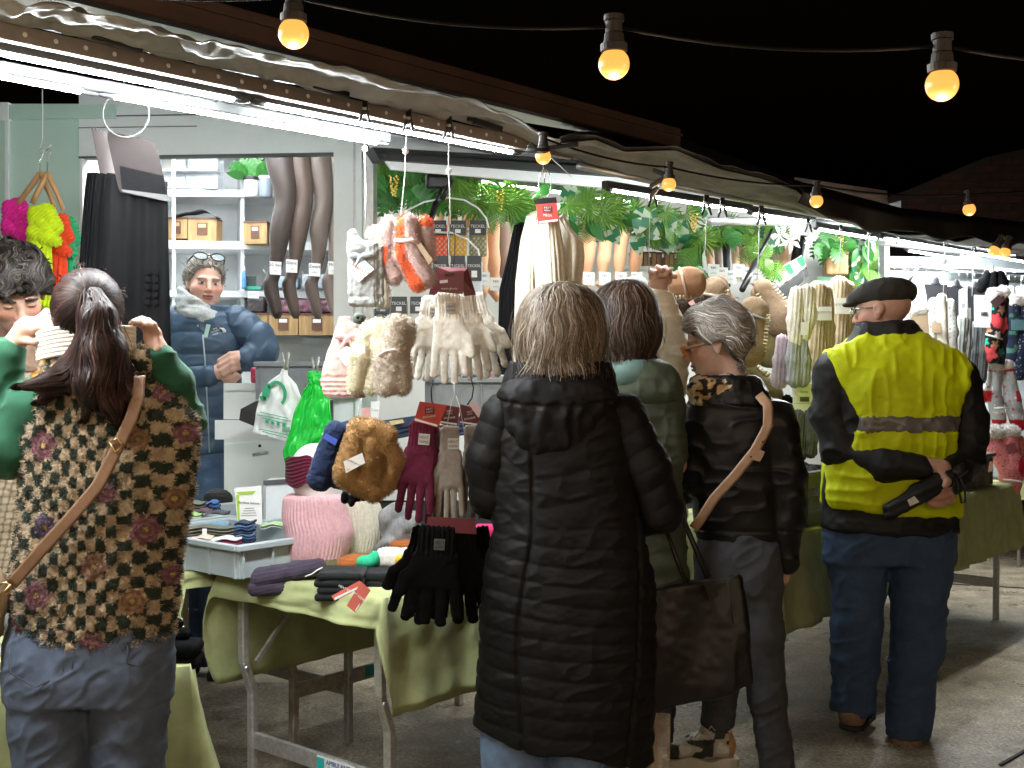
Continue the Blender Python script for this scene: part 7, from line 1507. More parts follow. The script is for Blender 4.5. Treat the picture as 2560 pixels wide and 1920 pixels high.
class Person(It):
    def __init__(s, lab, d, base, group=None): super().__init__('person', lab, 'person', d, base, group)
    def body(s, hd, tone, prims, box, h=4.2, k=10, **kw):
        """one continuous skin mesh: head, neck, trunk, arms and hands"""
        def f(Q):
            r = hd.sdf(Q)
            for p in prims: r = smin(r, p(Q), k)
            return r
        return s.blob('body', f, box, SKINM, h, colf=lambda V: hd.col(V, tone, **kw))
    def strands(s, name, f, start, dirf, steps, step, width, cols, rng, lift=2.0, par=None):
        n = len(start); c = cols[rng.integers(0, len(cols), n)] * rng.uniform(.55, 1.45, (n, 1)) * (1 if getattr(s, 'sk', None) is None or len(s.sk) != n else np.clip(1 + .7 * s.sk, .3, 2))[:, None] if False else cols[rng.integers(0, len(cols), n)] * rng.uniform(.5, 1.5, (n, 1)); lift = lift + rng.uniform(-1, 5, n)
        p = start.copy(); path = [p.copy()]; Wd = []; e = .5; jit = rng.normal(0, .11, (n, 3)); lift = lift + 14 * (rng.random(n) < .012); ym = getattr(s, 'ymax', 1e9) + rng.normal(0, 7, (n, 1))
        for i in range(steps):
            g = np.stack([f(p + np.eye(3)[a] * e) - f(p - np.eye(3)[a] * e) for a in range(3)], 1); g /= np.maximum(np.linalg.norm(g, axis=1, keepdims=True), 1e-9)
            d = dirf(p, i, g) + jit; d = d - g * (d * g).sum(1, keepdims=True) * .9 * (p[:, 1:2] < getattr(s, 'free', 1e9)); d /= np.maximum(np.linalg.norm(d, axis=1, keepdims=True), 1e-9)
            w = np.cross(d, g)
            if i == 0: Wd.append(w)
            p0 = p; p = np.where(p[:, 1:2] > ym, p, p + d * step); fv = f(p); p = p - g * (np.clip(fv - lift, -6, 6) * (p[:, 1] < getattr(s, 'free', 1e9)))[:, None]; path.append(p.copy()); Wd.append(w)
        m = len(path); V = np.zeros((n, m, 2, 3))
        for i in range(m):
            w = width * (1 - .8 * (i / (m - 1)) ** 3); V[:, i, 0] = path[i] - Wd[i] * w / 2; V[:, i, 1] = path[i] + Wd[i] * w / 2
        b = (np.arange(n) * m * 2)[:, None] + (np.arange(m - 1) * 2)[None]; Q = np.stack((b, b + 1, b + 3, b + 2), -1).reshape(-1, 4)
        return s.mesh(name, V.reshape(-1, 3), Q, HAIRM, par, True, np.repeat(c, m * 2, axis=0))
    def hair(s, f, box, base, cols, dirf, n, steps, step, width=2.6, h=4, seed=1, startf=None, lift=2.0, streak=None, amp=5.0):
        rng = np.random.default_rng(seed); V, Q = nets(f, (box[0], box[1], box[4]), (box[2], box[3], box[5]), h)
        sk = streak(V) if streak is not None else noise(V * np.array((1, .15, 1)), .25)
        V2 = V + vnormals(V, Q) * (amp * sk)[:, None]
        o = s.mesh('hair', V2, Q[:, ::-1], HAIRM, None, True, np.tile(base, (len(V), 1)) * np.clip(1 + .38 * sk, .3, 2.0)[:, None])
        p, N, _ = surf_samples(V, Q, n * 3, rng)
        if startf is not None: p = p[startf(p)]
        p = p[:n]; s.sk = (streak(p) if streak is not None else np.zeros(len(p)))
        s.strands('hair_strands', f, p, dirf, steps, step, width, np.array(cols), rng, lift, o); return o
    def garment(s, name, f, box, m, h=4.5, disp=None, colf=None, rel=1, fur=None, par=None): return s.blob(name, f, box, m, h, disp=disp, colf=colf, rel=rel, fur=fur, par=par)
    def trousers(s, legs, m, hip, h=5, folds=1.0, name='trousers'):
        """legs: lists of ((x,y,z), r); hip: rows for RY"""
        def f(Q):
            r = RY(Q, hip) if hip else None
            for lg in legs: c = np.maximum(chain(Q, [(np.array(p), q) for p, q in lg], 14), Q[:, 1] - lg[-1][0][1]); r = c if r is None else smin(r, c, 22)
            return r
        pts = [(p, q) for lg in legs for p, q in lg]; xs = [p[0] for p, q in pts]; ys = [p[1] for p, q in pts]; zs = [p[2] for p, q in pts]; R = max(q for p, q in pts) + 8
        ys += [r[0] for r in (hip or [])]; xs += [r[1] + r[3] for r in (hip or [])] + [r[1] - r[3] for r in (hip or [])]; zr = max([r[4] for r in (hip or [(0, 0, 0, 0, 0)])] + [R])
        def dp(V):
            q = V * np.array((.014, .022, .014)); q[:, 1] += V[:, 0] * .012; return folds * (2.6 * noise(q + 3, 1.0) + 2.6 * (1 - np.abs(noise(q * np.array((1, 1.5, 1)) + 9, 1.0))) ** 4 + .5 * noise(V, .08))
        return s.garment(name, f, (min(xs) - R, min(ys) - 4, max(xs) + R, max(ys) + 4, min(zs) - zr, max(zs) + zr), m, h, dp)
    def shoe(s, p, toe, w, m, sole=None, top=None, name='shoe'):
        p = np.array(p, float); toe = np.array(toe, float); d = toe - p
        f = lambda Q: smin(smin(ell(Q, p + np.array((0, -w * .55, 0)), (w * .75, w * .75, w * .8)), cone(Q, p + np.array((0, -w * .35, 0)), toe + np.array((0, -w * .3, 0)), w * .62, w * .5), w * .4), cone(Q, p + np.array((0, -w * .6, 0)), p + np.array((0, -w * 1.3, 0)), w * .6, w * .6), w * .3)
        g = lambda Q: np.maximum(f(Q), Q[:, 1] - (p[1] + toe[1]) / 2 - w * .25)
        mn = np.minimum(p, toe) - w * 1.6; mx = np.maximum(p, toe) + w * 1.2
        s.blob(name, g, (mn[0], mn[1] - w, mx[0], mx[1], mn[2], mx[2]), m, max(2.5, w / 12))
        if sole is not None:
            s.blob('sole', lambda Q: np.maximum(cone(Q * np.array((1, .0, 1)) + np.array((0, 0, 0)), p * np.array((1, 0, 1)), toe * np.array((1, 0, 1)), w * .72, w * .6), np.abs(Q[:, 1] - (p[1] + w * .18)) - w * .16), (mn[0], p[1] - w, mx[0], p[1] + w, mn[2], mx[2]), sole, max(2.5, w / 12))
down = np.array((0, 1.0, 0))
def fold_noise(ax=(.02, .02, .02), amp=4.0, s2=.06, a2=1.5):
    A = np.array(ax); return lambda V: amp * fbm(V * A, 1.0, 2) + a2 * noise(V, s2) + amp * .8 * (1 - np.abs(noise(V * A * 1.4 + 7, 1.0))) ** 4
DENIM = mat('denim blue', (.075, .125, .24), .85, var=.22, ns=30, bump=.3, bs=900, weave=0); DENIML = mat('denim light', (.16, .25, .42), .85, var=.2, ns=30, bump=.3, bs=900); DENIMG = mat('denim grey', (.085, .112, .17), .88, var=.2, ns=26, bump=.3, bs=900); DENIMD = mat('denim dark', (.055, .057, .068), .85, var=.25, ns=26, bump=.3, bs=900); DENIMN = mat('denim navy', (.042, .08, .165), .85, var=.22, ns=20, bump=.3, bs=900)
NYLON = mat('black nylon', (.0085, .0078, .008), .58, var=.2, ns=20, bump=.15, bs=60, spec=.14); NYLB = mat('blue puffer nylon', (.040, .075, .125), .5, var=.1, ns=20, bump=.15, bs=60, spec=.4)
LEATH = mat('black leather', (.007, .0068, .007), .42, var=.15, ns=30, bump=.12, bs=120, spec=.32); BLKC = mat('black shell cloth', (.010, .010, .012), .6, var=.2, ns=20, bump=.25, bs=60, spec=.35)
OLIVE = mat('olive jacket', (.060, .075, .048), .6, var=.2, ns=14, bump=.2, bs=60); TEALC = mat('jacket lining', (.12, .20, .18), .6, var=.15); SHOEB = mat('shoe black', (.015, .015, .016), .5); SHOEBR = mat('shoe brown suede', (.25, .16, .09), .8, var=.3, ns=60); SOLEW = mat('sole white', (.66, .62, .52), .6); SOLEB = mat('sole black', (.02, .02, .02), .7)
GOLDB = np.array(((.17, .125, .083), (.13, .092, .06), (.22, .175, .13), (.09, .062, .04), (.29, .255, .215)))

# ---- 1. woman in the black quilted coat
p = Person('woman with blond bob in long black quilted coat, seen from behind', 3.1, (1400, 2270))
hd = Head(1404, 822, 0, 222, -14, 8)
coat = lambda Q: RY(Q, [(935, 1398, -4, 88, 66), (962, 1396, 2, 132, 84), (1010, 1396, 4, 170, 96), (1080, 1400, 0, 178, 106), (1200, 1405, 0, 182, 110), (1320, 1420, 0, 188, 114), (1450, 1420, 0, 219, 124), (1600, 1418, 0, 222, 130), (1750, 1412, 0, 226, 134), (1920, 1405, 0, 228, 134)])
arL = [((1262, 1040, 0), 60), ((1222, 1150, 6), 54), ((1226, 1245, -14), 50), ((1268, 1288, -90), 42)]; arR = [((1556, 1045, 0), 62), ((1618, 1170, 8), 58), ((1652, 1278, -6), 54), ((1612, 1316, -100), 42)]
p.body(hd, (.50, .32, .24), [lambda Q: RY(Q, [(960, 1398, 0, 110, 60), (1060, 1400, 0, 150, 85), (1300, 1410, 0, 160, 95), (1500, 1415, 0, 180, 105)]), lambda Q: chain(Q, [(np.array(a), r * .6) for a, r in arL] + [(np.array((1330, 1270, -170)), 24)]), lambda Q: chain(Q, [(np.array(a), r * .6) for a, r in arR] + [(np.array((1540, 1290, -180)), 24)])], (1160, 690, 1720, 1510, -230, 130), 6)
def quilt(V):
    x, y = V[:, 0], V[:, 1]; w = 6 * noise(V, .008); yy = y - .10 * (x - 1400) - 16 * np.cos((x - 1400) / 170.0) + w
    low = np.clip((y - 1290) / 30, 0, 1); s_ = np.abs(np.sin(yy * math.pi / 46.0)); q = 5.0 * (s_ ** .45 - .78)
    s2 = np.abs(np.sin((yy * .75 + np.where(x < 1330, -.8, .35) * (x - 1330) * .5) * math.pi / 52.0)); q2 = 3.6 * (s2 ** .45 - .8)
    r = q * low + q2 * (1 - low)
    for ln in (([1020, 1150, 1323, 1428, 1533, 1620, 1795, 1900], [1322, 1328, 1330, 1310, 1294, 1290, 1302, 1310]), ([1020, 1150, 1383, 1613, 1880], [1575, 1580, 1597, 1589, 1560])):
        dd = np.abs(x - np.interp(y, *ln)); r = r - 8 * np.exp(-(dd / 5) ** 2) * (V[:, 2] > -20)
    return r + 3.5 * (1 - np.abs(noise(V * np.array((.016, .03, .016)) + np.stack((0 * x, x * .006, 0 * x), 1), 1.0))) ** 3 - 2 + 3 * noise(V, .015) + 1.1 * noise(V * np.array((1, 1.8, 1)), .07)
cf = lambda Q: np.maximum(coat(Q), (Q[:, 1] - (1812 + .19 * (Q[:, 0] - 1180) + 8 * np.sin(Q[:, 0] / 40))) * .95)
p.garment('coat', cf, (1165, 925, 1660, 1925, -150, 150), NYLON, 4.0, quilt, rel=0)
def squilt(V):
    t = np.abs(np.sin((V[:, 1] + np.where(V[:, 0] < 1400, -.35, .55) * (V[:, 0] - 1400)) * math.pi / 56.0)); return 4.5 * (t ** .4 - .75) + 2.5 * noise(V, .02) + 1.0 * noise(V, .08)
for a in (arL, arR): p.garment('sleeve', lambda Q: chain(Q, [(np.array(q), r) for q, r in a], 16), (min(q[0] for q, r in a) - 66, 975, max(q[0] for q, r in a) + 66, 1385, -150, 72), NYLON, 4.0, squilt, rel=0)
hood = lambda Q: smax(smin(smin(ell(Q, (1392, 990, 58), (148, 62, 62)), ell(Q, (1378, 1050, 78), (112, 70, 42)), 30), ell(Q, (1366, 1095, 84), (60, 38, 28)), 26), -ell(Q, (1400, 915, 10), (110, 72, 92)), 12)
p.garment('hood', hood, (1230, 905, 1555, 1145, -20, 140), NYLON, 4, lambda V: 3.5 * np.sin(V[:, 0] * .14 + 3 * noise(V, .02)) * (V[:, 1] > 1000) * .8 + 5 * noise(V, .025) + 2 * noise(V, .07) - 6 * np.exp(-((V[:, 1] - 1012 - .0006 * (V[:, 0] - 1390) ** 2 * -1) / 5) ** 2), rel=0)
p.garment('collar', lambda Q: smax(RY(Q, [(905, 1400, 0, 128, 96), (940, 1398, 2, 138, 98), (990, 1394, 6, 146, 100)]), -RY(Q, [(890, 1402, 0, 112, 84), (940, 1400, 0, 112, 82), (1000, 1400, 0, 100, 76)]), 10), (1240, 900, 1560, 995, -115, 120), NYLON, 4, fold_noise((.05, .012, .05), 5), rel=1)
bob = lambda Q: smax(smax(smin(smin(ell(Q, (1406, 800, 0), (108, 95, 106)), ell(Q, (1402, 850, 4), (111, 86, 108)), 30), ell(Q, (1398, 888, 8), (100, 48, 92)), 20), Q[:, 1] - 922 - 10 * np.cos((Q[:, 0] - 1400) / 30), 14), -ell(Q, hd.G(0, .42, -.2), (62, 84, 62)), 16)
def azs(cx, cz, top=700):
    def f(V):
        a = np.arctan2(V[:, 0] - cx, V[:, 2] - cz) * 6.0 + .004 * (V[:, 1] - top) * np.sin(V[:, 0] * .05); q = np.stack((a * 2.4, V[:, 1] * .008, 0 * a), 1); return .5 * noise(q, 1.0) + .6 * noise(q * np.array((3.3, 1.9, 1)) + 9, 1.0)
    return f
def bobdir(cx, curl=1.0, wav=.10):
    def f(p, i, g):
        r = p - np.array((cx, 0, 0)); r[:, 1] = 0; r[:, 2] *= .35; d = down + r / 90.0 * max(0, .9 - .14 * i); d = d + np.stack((wav * np.sin(p[:, 1] * .06 + p[:, 2] * .05 + p[:, 0] * .03), 0 * p[:, 0], 0 * p[:, 0]), 1)
        if i > 8: d = d - r / 300.0 * curl
        return d
    return f
p.free = 905; p.ymax = 926; p.hair(bob, (1285, 695, 1520, 935, -115, 115), (.105, .076, .05), GOLDB, bobdir(1395, wav=.3), 6500, 13, 15, 2.2, 3.6, 1, lambda q: q[:, 1] < 880, streak=azs(1400, 0))
p.trousers([[((1285, 1800, 0), 84), ((1280, 1980, 0), 74), ((1285, 2230, 0), 58)], [((1450, 1800, -10), 84), ((1450, 1980, 0), 74), ((1452, 2230, 0), 58)]], DENIML, None, 6)
p.shoe((1285, 2255, 10), (1285, 2265, -120), 52, SHOEB); p.shoe((1452, 2255, 10), (1452, 2265, -120), 52, SHOEB)
# ---- tote bag on her arm and the clear bag below
it = It('tote_bag', 'black leather tote bag hanging from the quilted coat sleeve', 'bag', 3.2, (1740, 1770))
def totef(Q):
    x0 = np.interp(Q[:, 1], [1440, 1600, 1770], [1600, 1600, 1600]); x1 = np.interp(Q[:, 1], [1435, 1560, 1700, 1772], [1850, 1862, 1884, 1860]); cx = (x0 + x1) / 2; hw = (x1 - x0) / 2; dz = np.interp(Q[:, 1], [1440, 1700], [16, 58])
    d2 = np.maximum(np.abs(Q[:, 0] - cx) - hw + 14, np.abs(Q[:, 2]) - dz + 14); a = np.stack((np.abs(Q[:, 0] - cx) - hw + 14, np.abs(Q[:, 2]) - dz + 14), 1)
    r = np.linalg.norm(np.maximum(a, 0), axis=1) + np.minimum(a.max(1), 0) - 14
    yt = 1470 - .16 * (Q[:, 0] - 1640); yb = 1766 - np.clip(Q[:, 0] - 1640, 0, 400) * .27
    return smax(smax(r, yt - Q[:, 1], 6), Q[:, 1] - yb, 16)
it.blob('bag_body', totef, (1590, 1425, 1895, 1780, -70, 70), mat('tote leather', (.0085, .0065, .0058), .42, var=.15, ns=12, bump=.08, bs=160, spec=.35), 4.5, lambda V: 6 * np.sin(V[:, 0] * .035 + .012 * V[:, 1]) + 5 * (1 - np.abs(noise(V * np.array((.02, .006, .02)), 1.0))) ** 3 + 1.2 * noise(V, .06), rel=1)
TL = mat('tote leather')
it.tube('strap', [(1712, 1452, 30), (1690, 1400, 24), (1672, 1345, 10), (1660, 1310, -20), (1650, 1290, -60)], [7, 6, 6, 6, 6], TL); it.tube('strap', [(1765, 1440, 26), (1738, 1375, 22), (1712, 1310, 10), (1690, 1270, -30), (1670, 1260, -70)], [8, 7, 7, 6, 6], TL)
it.card('strap_patch', [(1752, 1450, 40), (1772, 1446, 40), (1790, 1480, 42), (1768, 1494, 42)], TL, 3); it.tube('seam', [(1812, 1444, 44), (1818, 1490, 50), (1822, 1545, 54)], 1.6, BLACKM)
it = It('clear_bag', 'clear plastic carrier with peach coloured contents below the tote', 'bag', 3.22, (1640, 2000)); PCHP = mat('peach parcel', (.55, .27, .15), .55, var=.3, ns=14)
it.blob('parcel', lambda Q: rbox(Q, (1618, 1880, 0), (26, 110, 30), 10), (1585, 1765, 1650, 1995, -34, 34), PCHP, 5); it.sheet('film', lambda u, v: np.stack((1560 + 110 * u - 20 * v * (1 - u), 1770 + 220 * v, 40 + 8 * np.sin(u * 8 + v * 3)), 1), 24, 24, mat('clear film', (.7, .62, .52), .2, alpha=.35, bump=.4, bs=40), 1)

# ---- 2. woman in the olive jacket
p = Person('woman with dark brown bob in olive hooded jacket behind the quilted coat', 3.75, (1570, 2036))
hd = Head(1562, 796, 0, 186, 22, 6)
p.body(hd, (.48, .29, .21), [lambda Q: RY(Q, [(930, 1566, 0, 90, 50), (1000, 1570, 0, 120, 70), (1300, 1575, 0, 125, 75)]), lambda Q: chain(Q, [(np.array((1670, 1010, 0)), 34), (np.array((1688, 1160, 0)), 30), (np.array((1650, 1230, -110)), 22)]), lambda Q: chain(Q, [(np.array((1470, 1010, 0)), 34), (np.array((1450, 1160, 0)), 30), (np.array((1480, 1230, -110)), 22)])], (1410, 690, 1730, 1310, -150, 90), 6)
jk = lambda Q: smin(smin(RY(Q, [(905, 1572, 0, 70, 48), (950, 1574, 0, 108, 62), (1000, 1576, 0, 132, 72), (1150, 1578, 0, 128, 76), (1300, 1582, 0, 130, 80), (1480, 1588, 0, 138, 84)]), chain(Q, [(np.array((1660, 1010, 0)), 48), (np.array((1672, 1140, 4)), 44), (np.array((1660, 1230, -40)), 38)]), 16), chain(Q, [(np.array((1480, 1010, 0)), 48), (np.array((1462, 1140, 4)), 44), (np.array((1480, 1230, -40)), 38)]), 16)
p.garment('jacket', jk, (1405, 890, 1740, 1485, -100, 100), OLIVE, 5, fold_noise((.014, .03, .014), 4, .05, .5), rel=2)
p.garment('hood', lambda Q: smax(smin(ell(Q, (1612, 965, 34), (92, 62, 52)), ell(Q, (1590, 930, 20), (86, 40, 60)), 20), -ell(Q, (1568, 890, 0), (64, 60, 66)), 12), (1490, 880, 1720, 1040, -60, 100), OLIVE, 4, fold_noise((.02, .02, .02), 4, .05, .5), rel=2)
p.garment('lining', lambda Q: np.abs(ell(Q, (1572, 930, 30), (62, 46, 56))) - 4, (1500, 905, 1600, 990, 40, 100), TEALC, 4)
bob2 = lambda Q: smax(smax(smin(smin(ell(Q, (1562, 784, 0), (82, 86, 88)), ell(Q, (1562, 830, 2), (88, 68, 88)), 24), ell(Q, (1560, 862, 4), (78, 42, 76)), 16), Q[:, 1] - 902 - 8 * np.cos((Q[:, 0] - 1560) / 24), 12), -ell(Q, hd.G(0, .42, -.2), (50, 70, 50)), 14)
p.free = 886; p.ymax = 904; p.hair(bob2, (1465, 690, 1655, 912, -95, 95), (.05, .034, .026), np.array(((.055, .036, .027), (.04, .026, .02), (.08, .054, .04), (.14, .10, .078))), bobdir(1556, wav=.3), 4600, 12, 13, 2.0, 3.6, 2, lambda q: q[:, 1] < 860, streak=azs(1560, 0))
p.trousers([[((1530, 1440, 0), 66), ((1535, 1700, 0), 52), ((1540, 1990, 0), 42)], [((1640, 1440, 0), 66), ((1640, 1640, 0), 50), ((1640, 1790, 0), 38)]], DENIMD, None, 6)
p.shoe((1545, 2015, 10), (1545, 2024, -90), 40, SHOEB); p.shoe((1650, 1815, 10), (1650, 1820, -90), 36, SHOEB)

# ---- 3. person in the beige sweater with raised arm
p = Person('person in beige sweater raising one arm with a slipper, mostly hidden', 4.35, (1600, 1880))
hd = Head(1572, 800, 0, 150, 20); HT = (.44, .24, .17)
fin = [[(1630, 700, 16), (1624, 680, 24), (1634, 684, 36)], [(1645, 696, 20), (1641, 671, 28), (1651, 678, 40)], [(1660, 698, 20), (1659, 673, 28), (1668, 681, 40)], [(1671, 704, 16), (1675, 686, 24), (1682, 694, 36)]]
p.body(hd, HT, [lambda Q: RY(Q, [(905, 1590, 0, 70, 40), (980, 1600, 0, 100, 56), (1250, 1605, 0, 100, 60)]), lambda Q: chain(Q, [(np.array((1680, 960, 0)), 28), (np.array((1690, 860, 10)), 26), (np.array((1650, 740, 10)), 20), (np.array((1646, 710, 8)), 24)], 10), lambda Q: ell(Q, (1646, 700, 8), (25, 30, 17))] + [(lambda Q, fn=fn: chain(Q, [(np.array(a, float), 7.0) for a in fn], 3)) for fn in fin] + [lambda Q: chain(Q, [(np.array((1632, 712, 14.)), 9), (np.array((1640, 690, 30.)), 7.5), (np.array((1660, 690, 36.)), 7)], 4)], (1470, 640, 1730, 1260, -110, 80), 2.8, 4)
p.garment('sweater', lambda Q: smin(RY(Q, [(900, 1590, 0, 60, 40), (950, 1598, 0, 95, 56), (1250, 1605, 0, 112, 66), (1330, 1605, 0, 112, 66)]), chain(Q, [(np.array((1670, 960, 0)), 44), (np.array((1682, 880, 8)), 39), (np.array((1668, 800, 10)), 33), (np.array((1648, 742, 10)), 27)], 14), 18), (1480, 700, 1740, 1340, -90, 80), mat('beige sweater', (.62, .52, .38), .9, var=.12, ns=40, bump=.3, bs=500), 4, lambda V: 6 * (1 - np.abs(noise(V * np.array((.012, .05, .012)) + 4, 1.0))) ** 3 + 2 * noise(V, .05) + 3.0 * np.exp(-((V[:, 1] - 752) / 6) ** 2) * 0, rel=1)
p.hair(lambda Q: smax(ell(Q, (1572, 784, 0), (62, 64, 66)), -ell(Q, hd.G(0, .42, -.2), (40, 56, 40)), 8), (1500, 710, 1645, 860, -75, 75), (.08, .05, .03), np.array(((.09, .05, .03),)), bobdir(1572), 200, 8, 10, 3, 5, 3)
p.trousers([[((1560, 1320, 0), 56), ((1560, 1860, 0), 34)], [((1650, 1320, 0), 56), ((1650, 1860, 0), 34)]], DENIMD, None, 7)

# ---- 4. grey haired woman in the leather jacket
p = Person('grey haired woman with orange glasses in black leather jacket, in profile', 3.85, (1860, 2000))
hd = Head(1786, 858, 0, 182, 84, 14, 0)
p.body(hd, (.56, .36, .28), [lambda Q: RY(Q, [(985, 1830, 0, 84, 52), (1060, 1840, 0, 110, 64), (1300, 1850, 0, 96, 60)]), lambda Q: chain(Q, [(np.array((1950, 1040, 10)), 32), (np.array((1975, 1200, 14)), 28), (np.array((1968, 1340, 10)), 22), (np.array((1962, 1400, 8)), 17)], 10), lambda Q: ell(Q, (1962, 1420, 6), (15, 24, 11)), lambda Q: chain(Q, [(np.array((1968, 1430, 6.)), 7), (np.array((1966, 1452, 4.)), 6)], 4), lambda Q: chain(Q, [(np.array((1956, 1432, 6.)), 7), (np.array((1953, 1456, 4.)), 6)], 4), lambda Q: chain(Q, [(np.array((1948, 1420, 8.)), 6.5), (np.array((1944, 1440, 10.)), 6)], 4), lambda Q: chain(Q, [(np.array((1740, 1060, 0)), 30), (np.array((1715, 1180, -20)), 26), (np.array((1690, 1200, -130)), 20)])], (1660, 755, 2015, 1470, -170, 90), 3.6, 8, brow=(.25, .2, .17))
jf = lambda Q: smin(smin(RY(Q, [(975, 1822, 0, 70, 50), (1005, 1830, 2, 110, 62), (1050, 1838, 2, 132, 70), (1200, 1845, 0, 120, 70), (1330, 1850, 0, 112, 68), (1346, 1850, 0, 110, 66)]), chain(Q, [(np.array((1936, 1050, 8)), 54), (np.array((1962, 1180, 14)), 47), (np.array((1966, 1300, 12)), 40), (np.array((1964, 1400, 8)), 32)], 14), 14), chain(Q, [(np.array((1752, 1060, 0)), 52), (np.array((1728, 1180, -10)), 46), (np.array((1718, 1230, -70)), 38)], 14), 14)
p.garment('jacket', jf, (1670, 965, 2020, 1410, -115, 90), LEATH, 4, lambda V: 5 * (1 - np.abs(noise(V * np.array((.014, .032, .014)) + 4, 1.0))) ** 3 + 2 * noise(V, .02) + .4 * noise(V, .09) - 3 * np.exp(-((V[:, 1] - 1320) / 4) ** 2), rel=1)
p.garment('collar', lambda Q: smax(RY(Q, [(938, 1816, 0, 74, 58), (975, 1822, 2, 96, 64), (1010, 1826, 4, 108, 66)]), -RY(Q, [(930, 1808, 0, 62, 46), (1015, 1806, 0, 72, 52)]), 8), (1700, 932, 1945, 1016, -75, 82), LEATH, 4, fold_noise((.03, .02, .03), 4), rel=1)
LEOV = lambda V: np.where((noise(V * np.array((1, 1.4, 1)), .085) > .12)[:, None], (.02, .015, .012), np.where((noise(V + 40, .05) > 0)[:, None], (.50, .30, .13), (.62, .52, .38)))
p.garment('scarf', lambda Q: smax(smin(ell(Q, (1790, 965, 10), (74, 34, 58)), ell(Q, (1756, 992, 14), (34, 34, 48)), 14), -ell(Q, (1790, 920, 0), (50, 34, 46)), 8), (1700, 925, 1880, 1035, -55, 80), VCK, 3, fold_noise((.05, .05, .05), 5), LEOV, rel=0)
hf = lambda Q: smax(hd.skull(Q) - 17 - 5 * noise(Q, .025), hairline(hd.L(Q), [(-.5, -.50), (-.3, -.46), (-.16, -.16), (-.06, .05), (.04, .07), (.10, .04), (.16, .10), (.26, .22), (.40, .30)]) * hd.H, 10)
def backdir(hd, a=(-.6, -.75)):
    def f(p, i, g):
        q = hd.L(p); d = hd.f * a[0] + (-hd.u) * .5 + .35 * np.stack((np.sin(q[:, 2] * 20), np.sin(q[:, 1] * 17), np.cos(q[:, 1] * 23)), 1); return d
    return f
p.hair(hf, (1680, 745, 1895, 960, -85, 85), (.30, .275, .245), np.array(((.42, .40, .37), (.30, .27, .24), (.55, .53, .50), (.20, .175, .15), (.36, .32, .27))), backdir(hd), 5000, 8, 11, 2.0, 3.2, 4, lift=3, streak=lambda V: .7 * noise(np.stack((hd.L(V)[:, 0] * 9, (hd.L(V)[:, 2] - .6 * hd.L(V)[:, 1]) * 10, hd.L(V)[:, 1] * 1.5), 1), 1.0) + .4 * noise(np.stack((hd.L(V)[:, 0] * 22, (hd.L(V)[:, 2] - .6 * hd.L(V)[:, 1]) * 24, hd.L(V)[:, 1] * 3), 1), 1.0))
ORG_ = mat('orange frame', (.75, .24, .02), .3); 
gl = p.tube('glasses', [hd.G(-.30, .02, .02), hd.G(-.255, .30, .03), hd.G(-.23, .42, .02)], 2.4, mat('pink temple', (.7, .5, .42), .3))
for sg in (-1, 1): p.tube('lens_frame', [hd.G(sg * .13 + .085 * math.cos(a), .435, -.005 + .07 * math.sin(a)) for a in np.linspace(0, 2 * math.pi, 20)], 3.4, ORG_)
p.tube('brow_bar', [hd.G(-.235, .41, .03), hd.G(-.16, .44, .045), hd.G(0, .455, .03), hd.G(.2, .44, .045)], 4.6, ORG_)
p.trousers([[((1800, 1400, -10), 62), ((1810, 1560, -20), 54), ((1812, 1700, -30), 46), ((1800, 1812, -30), 40), ((1800, 1826, -30), 38)], [((1880, 1400, 6), 66), ((1898, 1580, 10), 58), ((1915, 1740, 10), 46), ((1945, 1940, 10), 42)]], DENIMD, [(1330, 1848, 0, 98, 66), (1400, 1846, 2, 104, 72), (1470, 1842, 2, 106, 72)], 5, 1.2)
SNK = mat('sneaker mix', vcol=True, rough=.6, var=.1, ns=60, bump=.2, bs=300)
def snkc(V): 
    c = np.tile((.52, .48, .42), (len(V), 1)); n_ = noise(V * np.array((1, 1.8, 1)), .035); c[n_ > .22] = (.03, .03, .03); c[(n_ < -.3)] = (.70, .68, .64); c[V[:, 0] > 1822] = (.55, .30, .14); c[V[:, 0] < 1700] = np.where((V[V[:, 0] < 1700, 1] > 1868)[:, None], (.03, .03, .03), (.6, .57, .5)); return c
p.blob('sneaker', lambda Q: smin(smin(cone(Q, (1692, 1888, -30), (1740, 1876, -30), 22, 30), cone(Q, (1740, 1876, -30), (1810, 1872, -30), 30, 36), 14), cone(Q, (1790, 1850, -30), (1796, 1842, -30), 40, 38), 12), (1660, 1795, 1860, 1925, -85, 25), SNK, 3, lambda V: 1.5 * noise(V, .1), snkc)
p.blob('sneaker_sole', lambda Q: np.maximum(smin(cone(Q * np.array((1, 0, 1)), (1690, 0, -30), (1815, 0, -30), 30, 38), cone(Q * np.array((1, 0, 1)), (1740, 0, -30), (1780, 0, -30), 34, 36), 10), np.abs(Q[:, 1] - 1914 + 5 * np.sin(Q[:, 0] * .07)) - 15), (1650, 1880, 1865, 1940, -75, 15), SOLEW, 3)
for k in range(4): p.tube('lace', [(1722 + 16 * k, 1852 - 8 * k, -2), (1730 + 16 * k, 1838 - 8 * k, 4), (1740 + 16 * k, 1848 - 8 * k, 8)], 2.4, SOLEW)
p.blob('sock', lambda Q: cone(Q, (1800, 1815, -30), (1800, 1858, -30), 34, 36), (1755, 1775, 1845, 1900, -75, 15), PAPER, 4); p.shoe((1950, 1985, 10), (1930, 1992, -80), 40, SHOEB, SOLEW)
it = It('crossbody_strap', 'tan leather strap across the leather jacket back', 'strap', 3.85, (1740, 1310)); TANL = mat('tan leather strap', (.36, .21, .12), .45, var=.15, ns=40)
